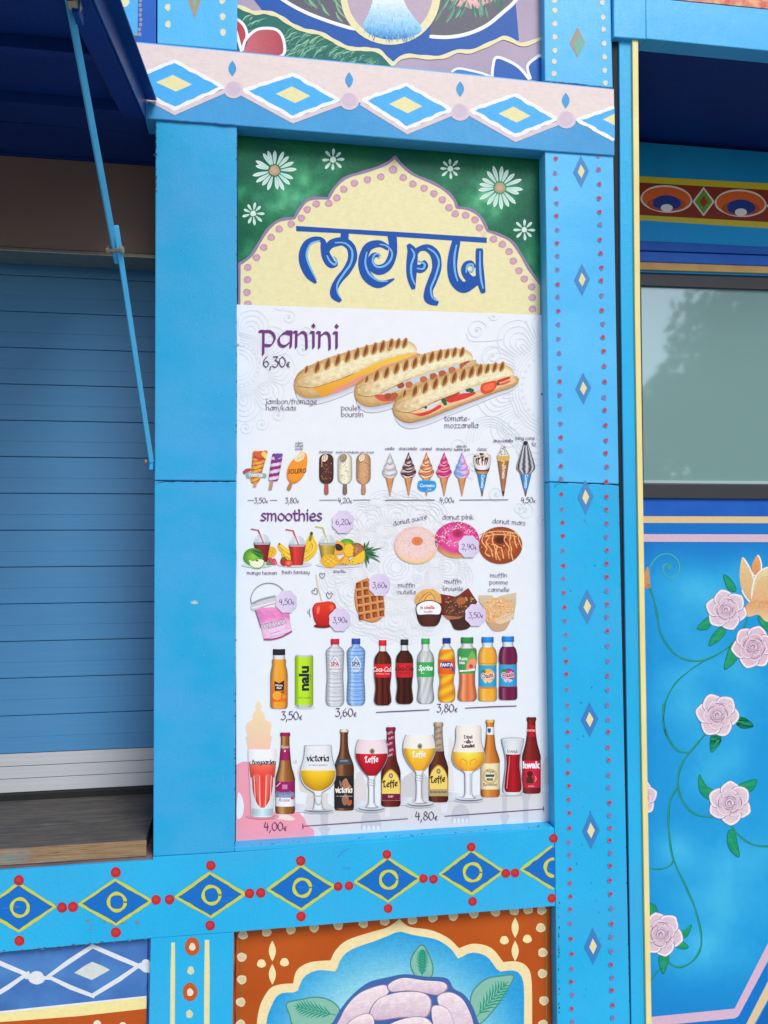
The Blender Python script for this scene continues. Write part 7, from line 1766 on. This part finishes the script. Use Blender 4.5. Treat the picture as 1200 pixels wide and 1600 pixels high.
# --- beer glasses and bottles
def beer(cx, y0, y1, nw, hw, glass, cap, nb, lb, lean=0, lv=14, hl=.3, sh=.33):
    """nb: neck label (t0,t1,colour); lb: body label bands"""
    p = T(lv); H = y1-y0; s_ = lambda t: y0+H*t
    p.lens([(cx+hw*.2, y1-16), (cx+hw*.2, y1-1)], [(cx+hw+20, y1-14), (cx+hw+12, y1-2)], 4, 4, lambda u, v: mix((168, 172, 186), (222, 228, 240), v**.6)) if lv == 14 else None
    prof = [(0, nw*.9), (.02, nw), (.045, nw), (.055, nw*.9), (.10, nw*.92), (.14, nw*.92), (.22, nw*1.02), (sh, nw*1.32), (sh+.10, hw*.86), (sh+.17, hw), (.60, hw), (.90, hw), (.965, hw), (.985, hw*.94), (1, hw*.86)]
    p.rev(cx, [(s_(a), b) for a, b in prof], lambda u, y: sc(mix(mix(glass, (255, 214, 160), hl*math.exp(-((u+.35)/.28)**2)), (255, 255, 255), .35*math.exp(-((u+.62)/.07)**2)), 1.05-.55*abs(u)**3), 12)
    W_ = lambda t: [b for a, b in sorted(((abs(a_-t), b_) for a_, b_ in cr(prof, 8)))][0]
    for t0, t1, c in nb: p.rev(cx, [(s_(t0+(t1-t0)*k/5), W_(t0+(t1-t0)*k/5)*1.0) for k in range(6)], lambda u, y: sc(c, 1.1-.45*abs(u)**2.5), 8)
    p.rev(cx, [(y0-.6, nw*.8), (y0+.6, nw*1.06), (y0+H*.03, nw*1.08)], lambda u, y: sc(cap, 1.2-.5*abs(u)**2), 8)
    for t0, t1, c in lb: p.rev(cx, [(s_(t0+(t1-t0)*k/4), W_(t0+(t1-t0)*k/4)*.985) for k in range(5)], lambda u, y: sc(c, 1.06-.34*abs(u)**3), 8)
    return p
AMB = (112, 62, 28)
def archl(p, cx, yt, ys, yb, hw, c): p.poly(cr([(cx-hw, ys), (cx-hw*.75, ys-(ys-yt)*.55), (cx-hw*.2, yt+1), (cx+hw*.2, yt+1), (cx+hw*.75, ys-(ys-yt)*.55), (cx+hw, ys)], 4)+[(cx+hw, yb), (cx-hw, yb)], c)
def stemglass(p, prof, colf, foot, gx, bubbles=True):
    fx, fy, frx, fry = foot
    p.radial(fx, fy+1, frx+3, fry+1.4, (120, 124, 136), (214, 220, 232), 24, 2.5); p.ell(fx, fy, frx, fry, (70, 76, 88), n=28); p.ell(fx, fy-.7, frx*.98, fry*.86, (206, 214, 224), n=28); p.ell(fx+1, fy-.9, frx*.5, fry*.5, (160, 156, 150), n=20)
    p.rev(gx, prof, colf, 12, edge=((128, 138, 152), 1.0))
# hoegaarden glass
p = T(60); p.radial(411, 1275, 26, 4.5, (140, 90, 110), (236, 160, 178), 24, 1.2)
p.rev(410, [(1171, 22.4), (1180, 22.2), (1195, 21.6), (1215, 20.4), (1240, 19), (1262, 18), (1270, 17.6), (1274, 16.5), (1276.5, 13)], lambda u, y: sc(mix((226, 232, 240), (190, 200, 210), abs(u)**2), 1), 14)
p.rev(410, [(1192, 21), (1200, 20.6), (1208, 19.6), (1225, 16.8), (1245, 13), (1256, 8), (1262, 3)], lambda u, y: sc(mix(mix((236, 120, 104), (222, 66, 56), min(1, (y-1190)/22)), (240, 170, 160), .5*math.exp(-((abs(u)-.5)/.12)**2)*(1 if y > 1208 else 0)), 1.05-.25*abs(u)**3), 14)
p.rev(410, [(1170, 19), (1171.5, 22), (1180, 22), (1189, 21.8), (1193, 21.4)], lambda u, y: sc((240, 240, 244), 1.02-.12*abs(u)**3), 10)
for x in (397, 405.5, 416, 424): p.line([(x, 1212), (410+(x-410)*.82, 1262)], 1.1, (240, 226, 230))
for x in (393, 427.5): p.line([(x, 1215), (410+(x-410)*.88, 1266)], 1.6, (206, 214, 222))
p.rev(410, [(1263, 16.8), (1269, 16.8), (1274, 15.8)], lambda u, y: sc((190, 214, 226), 1.1-.3*abs(u)), 8)
brush(p, 'Hoegaarden', 412.5, 1194, 4.4, (60, 68, 78), .28, .14, 45, 'c', 0, .92); p.poly([(388.5, 1192), (391, 1189), (391, 1195)], (70, 130, 110)); p.build('printed_beer_glass', poster, PRINT)
p = beer(445.6, 1145, 1271, 7.4, 15.4, (140, 88, 40), (150, 26, 70), [(.20, .34, (150, 30, 90))], [(.60, .76, (150, 30, 96)), (.76, .80, (126, 150, 190)), (.80, .91, (236, 234, 240))], sh=.40, hl=.45)
p.rev(445.6, [(1146, 7.8), (1150, 7.8)], lambda u, y: sc((156, 26, 76), 1.1-.4*u*u), 6); typ(p, 'Rosée', 445, 1169, 4.4, (240, 220, 232), shear=.3, sx=.8); p.ell(445, 1173.5, 1.4, 1.8, (240, 220, 232), n=8)
p.poly([(441, 1226), (449, 1226), (449, 1233), (441, 1233)], (200, 130, 180)); p.line([(432, 1229), (438, 1223)], 1.6, (236, 190, 220)); typ(p, 'Hoegaarden', 445.6, 1241.5, 5.2, (150, 180, 214), bold=.05, sx=.76); typ(p, 'Hoegaarden', 445.6, 1241.3, 5.0, (60, 80, 130), bold=.0, sx=.78); typ(p, 'Rosée', 444, 1252.5, 5.4, (90, 40, 80), shear=.3, sx=.9); p.ell(457, 1247, 3, 2.4, (196, 60, 90), n=8)
p.build('printed_bottle', poster, PRINT)
# victoria
p = T(60)
stemglass(p, [(1164, 20.6), (1174, 21.2), (1184, 22.6), (1194, 25.2), (1203, 27.4), (1211, 27.8), (1220, 26), (1229, 20.5), (1235, 12), (1238, 7), (1242, 5.6), (1250, 5.4), (1260, 6.4), (1265, 9)], lambda u, y: sc(mix((230, 234, 240), (196, 204, 212), abs(u)**4), 1), (498, 1266, 22, 2.6), 497)
p.rev(497, [(1203.5, 26.4), (1210, 26.8), (1218, 25), (1226, 20.5), (1232, 13), (1235.5, 6)], lambda u, y: sc(mix((236, 196, 40), (190, 140, 20), min(1, max(0, (y-1208)/26))+.3*u*u), 1.05-.2*abs(u)**3), 14); p.line([(471, 1203.5), (523, 1203.5)], 1.6, (240, 222, 140))
brush(p, 'victoria', 496.8, 1189.5, 6.6, (50, 48, 54), .30, .10, 45, 'c', 0, .92); typ(p, 'our natural ingredients', 497, 1196.5, 2.8, (110, 110, 116), shear=.3, sx=.8); p.line([(476.5, 1165), (518, 1164)], .9, (170, 178, 186)); p.poly([(491, 1243), (504, 1243), (502, 1256), (497.5, 1259), (493, 1256)], (176, 184, 190)); p.poly([(493, 1245), (502, 1245), (500.5, 1254), (497.5, 1256.5), (494.5, 1254)], (222, 228, 232)); p.line([(482, 1266.5), (515, 1265.5)], 1, (150, 156, 164)); p.build('printed_beer_glass', poster, PRINT)
p = beer(537.8, 1140, 1266, 6.4, 15.3, (88, 48, 28), (196, 190, 176), [(.36, .43, (70, 78, 88))], [(.57, .97, (40, 36, 38))], sh=.30, hl=.35)
p.hold = False
for pts, c in (([(535, 1221), (541, 1216), (545, 1224), (549, 1230), (541, 1233), (536, 1229)], (176, 120, 96)), ([(530, 1219), (535, 1226), (532, 1230)], (130, 110, 96)), ([(534, 1248), (540, 1240), (545, 1248), (543, 1256), (537, 1258)], (150, 110, 90)), ([(542, 1253), (549, 1250), (549, 1257), (544, 1259)], (190, 90, 50))): p.poly(cr(pts, 3, True), c)
brush(p, 'victoria', 537.4, 1238.5, 6.0, (238, 234, 228), .30, .12, 45, 'c', 0, .76); typ(p, 'our natural ingredients', 538, 1245, 2.4, (214, 210, 200), shear=.3, sx=.8); typ(p, 'LEUVEN', 537.5, 1190, 2.4, (200, 206, 214)); p.build('printed_bottle', poster, PRINT)
# leffe pair x2
for gx, gy, liq1, liq2, bx, by0, by1, wrap, body, wtxt, lowc, lowt, gtop, mirror in ((580.6, 1155, (190, 24, 44), (150, 14, 34), 610.8, 1136.5, 1260, (130, 30, 60), (92, 26, 26), ['RUBY', 'LEFFE'], (110, 26, 60), 'RUBY', 1176, 0), (655, 1148, (242, 190, 60), (226, 150, 30), 685.2, 1129, 1253, (168, 150, 130), (84, 34, 26), ['BLOND', 'LEFFE'], (176, 160, 120), 'BLOND BLONDE', 1168, 1)):
    p = beer(bx, by0, by1, 7.0, 15.2, body, wrap, [(.0, .36, wrap)], [], sh=.40, hl=.12)
    for i, (tx, yy) in enumerate((('LEFFE', 6), (wtxt[0], 14), (wtxt[0], 23), ('LEFFE', 33), (wtxt[0], 41))): typ(p, tx[-(5-i % 2):], bx+(1 if i % 2 else -1), by0+yy+4, 3.2, mix(wrap, (255, 255, 255) if not mirror else (60, 40, 30), .75), rot=.35, sx=.8, bold=.02)
    archl(p, bx, by1-58, by1-36, by1-9, 14.6, mix((206, 170, 60), (160, 120, 40), .3)); archl(p, bx, by1-56, by1-35, by1-20, 13.6, (238, 210, 110))
    p.poly([(bx-14.4, by1-19.5), (bx+14.4, by1-19.5), (bx+14.2, by1-9.5), (bx-14.2, by1-9.5)], lowc)
    p.ell(bx, by1-48, 3.2, 4, (96, 90, 70), n=12); p.ell(bx, by1-48, 1.8, 2.4, (206, 190, 130), n=8); brush(p, 'Leffe', bx-.3, by1-31, 6.2, (40, 30, 28), .30, .10, 50, 'c', .10, .92); typ(p, lowt, bx, by1-14, 3.0, (236, 222, 200) if not mirror else (90, 70, 50), sx=.8, bold=.02); p.build('printed_bottle', poster, PRINT)
    p = T(60); y = gy
    stemglass(p, [(y, 20.5), (y+6, 23), (y+14, 24.8), (y+22, 25.4), (y+30, 24.4), (y+40, 20.2), (y+50, 13.5), (y+57, 7), (y+61, 4.8), (y+70, 5.4), (y+76, 4.4), (y+95, 4.6), (y+103, 6), (y+106, 10)], lambda u, yy: sc(mix((232, 236, 242), (196, 204, 214), abs(u)**3), 1), (gx+(-.5 if not mirror else 2), gy+107.5, 20.5, 4.2), gx)
    p.rev(gx, [(gtop+0.5, 24.6), (gtop+8, 24.2), (gtop+18, 20.2), (gtop+28, 14), (gtop+36, 6.6)], lambda u, yy: sc(mix(liq1, liq2, (yy-gtop)/34), 1.12-.42*abs(u)**3+.18*math.exp(-((u+.55)/.1)**2)), 14)
    p.rev(gx, [(gy+.5, 19), (gy+2, 21), (gy+7, 23), (gy+14, 24.4), (gtop+1, 24.8)], lambda u, yy: sc((232, 214, 222) if not mirror else (236, 232, 228), 1.03-.12*abs(u)**3), 10)
    p.ell(gx+1, gtop-2, 4, 4.6, (150, 140, 110) if not mirror else (160, 160, 150), n=12); p.ell(gx+1, gtop-2, 2, 2.6, (90, 90, 80), n=8); brush(p, 'Leffe', gx+.5, gtop+14.5, 5.6, (250, 246, 248), .28, .10, 50, 'c', .06, .92)
    p.line([(gx-1.8, gy+62), (gx-1.8, gy+100)], 1.1, (246, 248, 252)); p.line([(gx+3, gy+62), (gx+3.2, gy+100)], 1, (140, 150, 164)); p.hold = True
    for q in range(3): p.line([(gx-4.6, gy+63+q*4), (gx+4.6, gy+65+q*4)], .9, (150, 158, 170))
    p.hold = False; p.build('printed_beer_glass', poster, PRINT)
# karmeliet
p = beer(766, 1125, 1245, 6.7, 14.9, (196, 116, 40), (206, 170, 90), [(.09, .19, (222, 226, 232))], [(.56, .90, (232, 216, 176))], sh=.36, hl=.3)
p.poly([(762, 1138), (767, 1138), (767, 1143), (764.5, 1146), (762, 1143)], (60, 80, 140))
arc(p, 765.6, 1213, 11.2, 0, 2*pi, 1.2, (206, 150, 60), 30); arc(p, 765.6, 1213, 9.4, 0, 2*pi, .7, (120, 110, 80), 30); p.poly([(758.5, 1210), (773, 1210), (772, 1214), (759, 1214)], (70, 80, 90)); p.poly([(760, 1216), (771, 1216), (770, 1220), (761, 1220)], (120, 120, 90)); typ(p, 'Tripel', 765.8, 1207.5, 4.4, (50, 44, 50), sx=.8, bold=.01); typ(p, 'Karmeliet', 765.8, 1228, 4.8, (50, 44, 50), sx=.8, bold=.01)
p.line([(752, 1192), (780, 1192)], .8, (180, 140, 70)); p.line([(752, 1234), (780, 1234)], .8, (180, 140, 70)); p.build('printed_bottle', poster, PRINT)
p = T(60)
stemglass(p, [(1134, 18), (1140, 19.6), (1154, 19.8), (1164, 21.4), (1174, 24.6), (1184, 25.8), (1192, 24), (1199, 18.5), (1204, 10), (1208, 6), (1214, 5.4), (1235, 5.2), (1243, 6.4), (1247, 10)], lambda u, y: sc(mix((234, 238, 244), (200, 206, 216), abs(u)**3), 1), (733, 1247.5, 21.5, 4), 732)
p.rev(732, [(1174.5, 24), (1184, 25), (1192, 23.2), (1198, 18), (1204.5, 8)], lambda u, y: sc(mix((240, 220, 80), (230, 150, 30), min(1, max(0, (y-1176)/26)*.8+.4*abs(u))), 1.08-.3*abs(u)**3), 14)
p.rev(732, [(1133.5, 16), (1136, 19), (1146, 19.2), (1156, 19.4), (1166, 21.4), (1174.6, 23.8)], lambda u, y: sc((236, 230, 224), 1.03-.13*abs(u)**3), 10)
for sg in (-1, 1): p.line(cr([(732+sg*4, 1196, .4), (732+sg*3, 1190, 1), (732+sg*10, 1186, 1), (732+sg*13, 1191, .8), (732+sg*9, 1194, .5)], 4), 1.6, (226, 150, 50)); 
p.line(cr([(709, 1178, .3), (712, 1190, 1), (722, 1200, .6)], 4), 2, (226, 156, 60)); brush(p, 'Tripel', 731.5, 1154, 3.4, (60, 50, 56), .26, .14, 45, 'c', 0, .95); brush(p, 'Karmeliet', 732, 1168, 3.4, (50, 44, 50), .28, .16, 45, 'c', .06, .82); p.ell(732, 1159.5, 4.4, 2.4, (150, 60, 70), n=12); p.ell(732, 1158.6, 2, 3, (90, 110, 150), n=8); p.ell(726, 1159, 1.2, 1.2, (120, 120, 140), n=6); p.ell(738, 1159, 1.2, 1.2, (120, 120, 140), n=6)
p.line([(734.6, 1208), (734.6, 1242)], 1.0, (140, 150, 164)); p.line([(730, 1208), (730, 1242)], 1, (248, 250, 252)); p.build('printed_beer_glass', poster, PRINT)
# kwak
p = beer(830.5, 1121, 1239.5, 7.0, 14.4, (120, 26, 26), (96, 24, 24), [(.10, .25, (176, 24, 40))], [(.565, .925, (200, 34, 66))], sh=.34, hl=.10)
typ(p, 'KWAK', 830, 1143, 3.2, (240, 220, 220), bold=.02); typ(p, 'kwak', 830.5, 1200, 10, (250, 246, 246), bold=.05, sx=.86); p.radial(828, 1209, 4.6, 4.4, (120, 20, 36), (70, 14, 24), 12); p.poly(cr([(822, 1224), (823, 1215), (829, 1212), (833, 1217), (834, 1224)], 3), (80, 44, 36)); p.line([(836, 1213), (838, 1217), (836, 1221)], 1.4, (230, 170, 120)); typ(p, 'AMBER', 830, 1229.5, 2.2, (240, 190, 200)); p.build('printed_bottle', poster, PRINT)
p = T(60); p.radial(801, 1240, 18, 3, (150, 150, 160), (222, 228, 238), 20, 1.4)
gl = [(1154, 17.6), (1162, 16.4), (1172, 14), (1182, 12.0), (1192, 11.4), (1202, 11.8), (1212, 13), (1224, 14.6), (1234, 15.6), (1239, 14.6), (1241.5, 11)]
p.rev(801.3, gl, lambda u, y: sc(mix((224, 230, 236), (176, 188, 200), abs(u)**2), 1), 12, edge=((120, 132, 146), 1.0))
p.rev(801.5, [(1178.5, 11.4), (1186, 10.6), (1196, 10.2), (1208, 11.4), (1220, 12.8), (1232, 13.4), (1237.5, 11)], lambda u, y: sc(mix((170, 24, 34), (110, 10, 22), abs(u)), 1.08), 12)
p.line([(796, 1182), (795.5, 1195), (793.5, 1212), (792, 1232)], 1.3, (232, 130, 130)); p.ell(801, 1154.5, 17.4, 2.2, (150, 160, 170), n=24); p.ell(801, 1155, 16, 1.5, (222, 228, 234), n=24); typ(p, 'kwak', 801.5, 1177, 6.6, (246, 248, 250), bold=.09, sx=.9); typ(p, 'kwak', 801.5, 1176.8, 6.4, (120, 130, 142), bold=.015, sx=.92); p.build('printed_beer_glass', poster, PRINT)
# brown lug at glass foot shadows are printed too
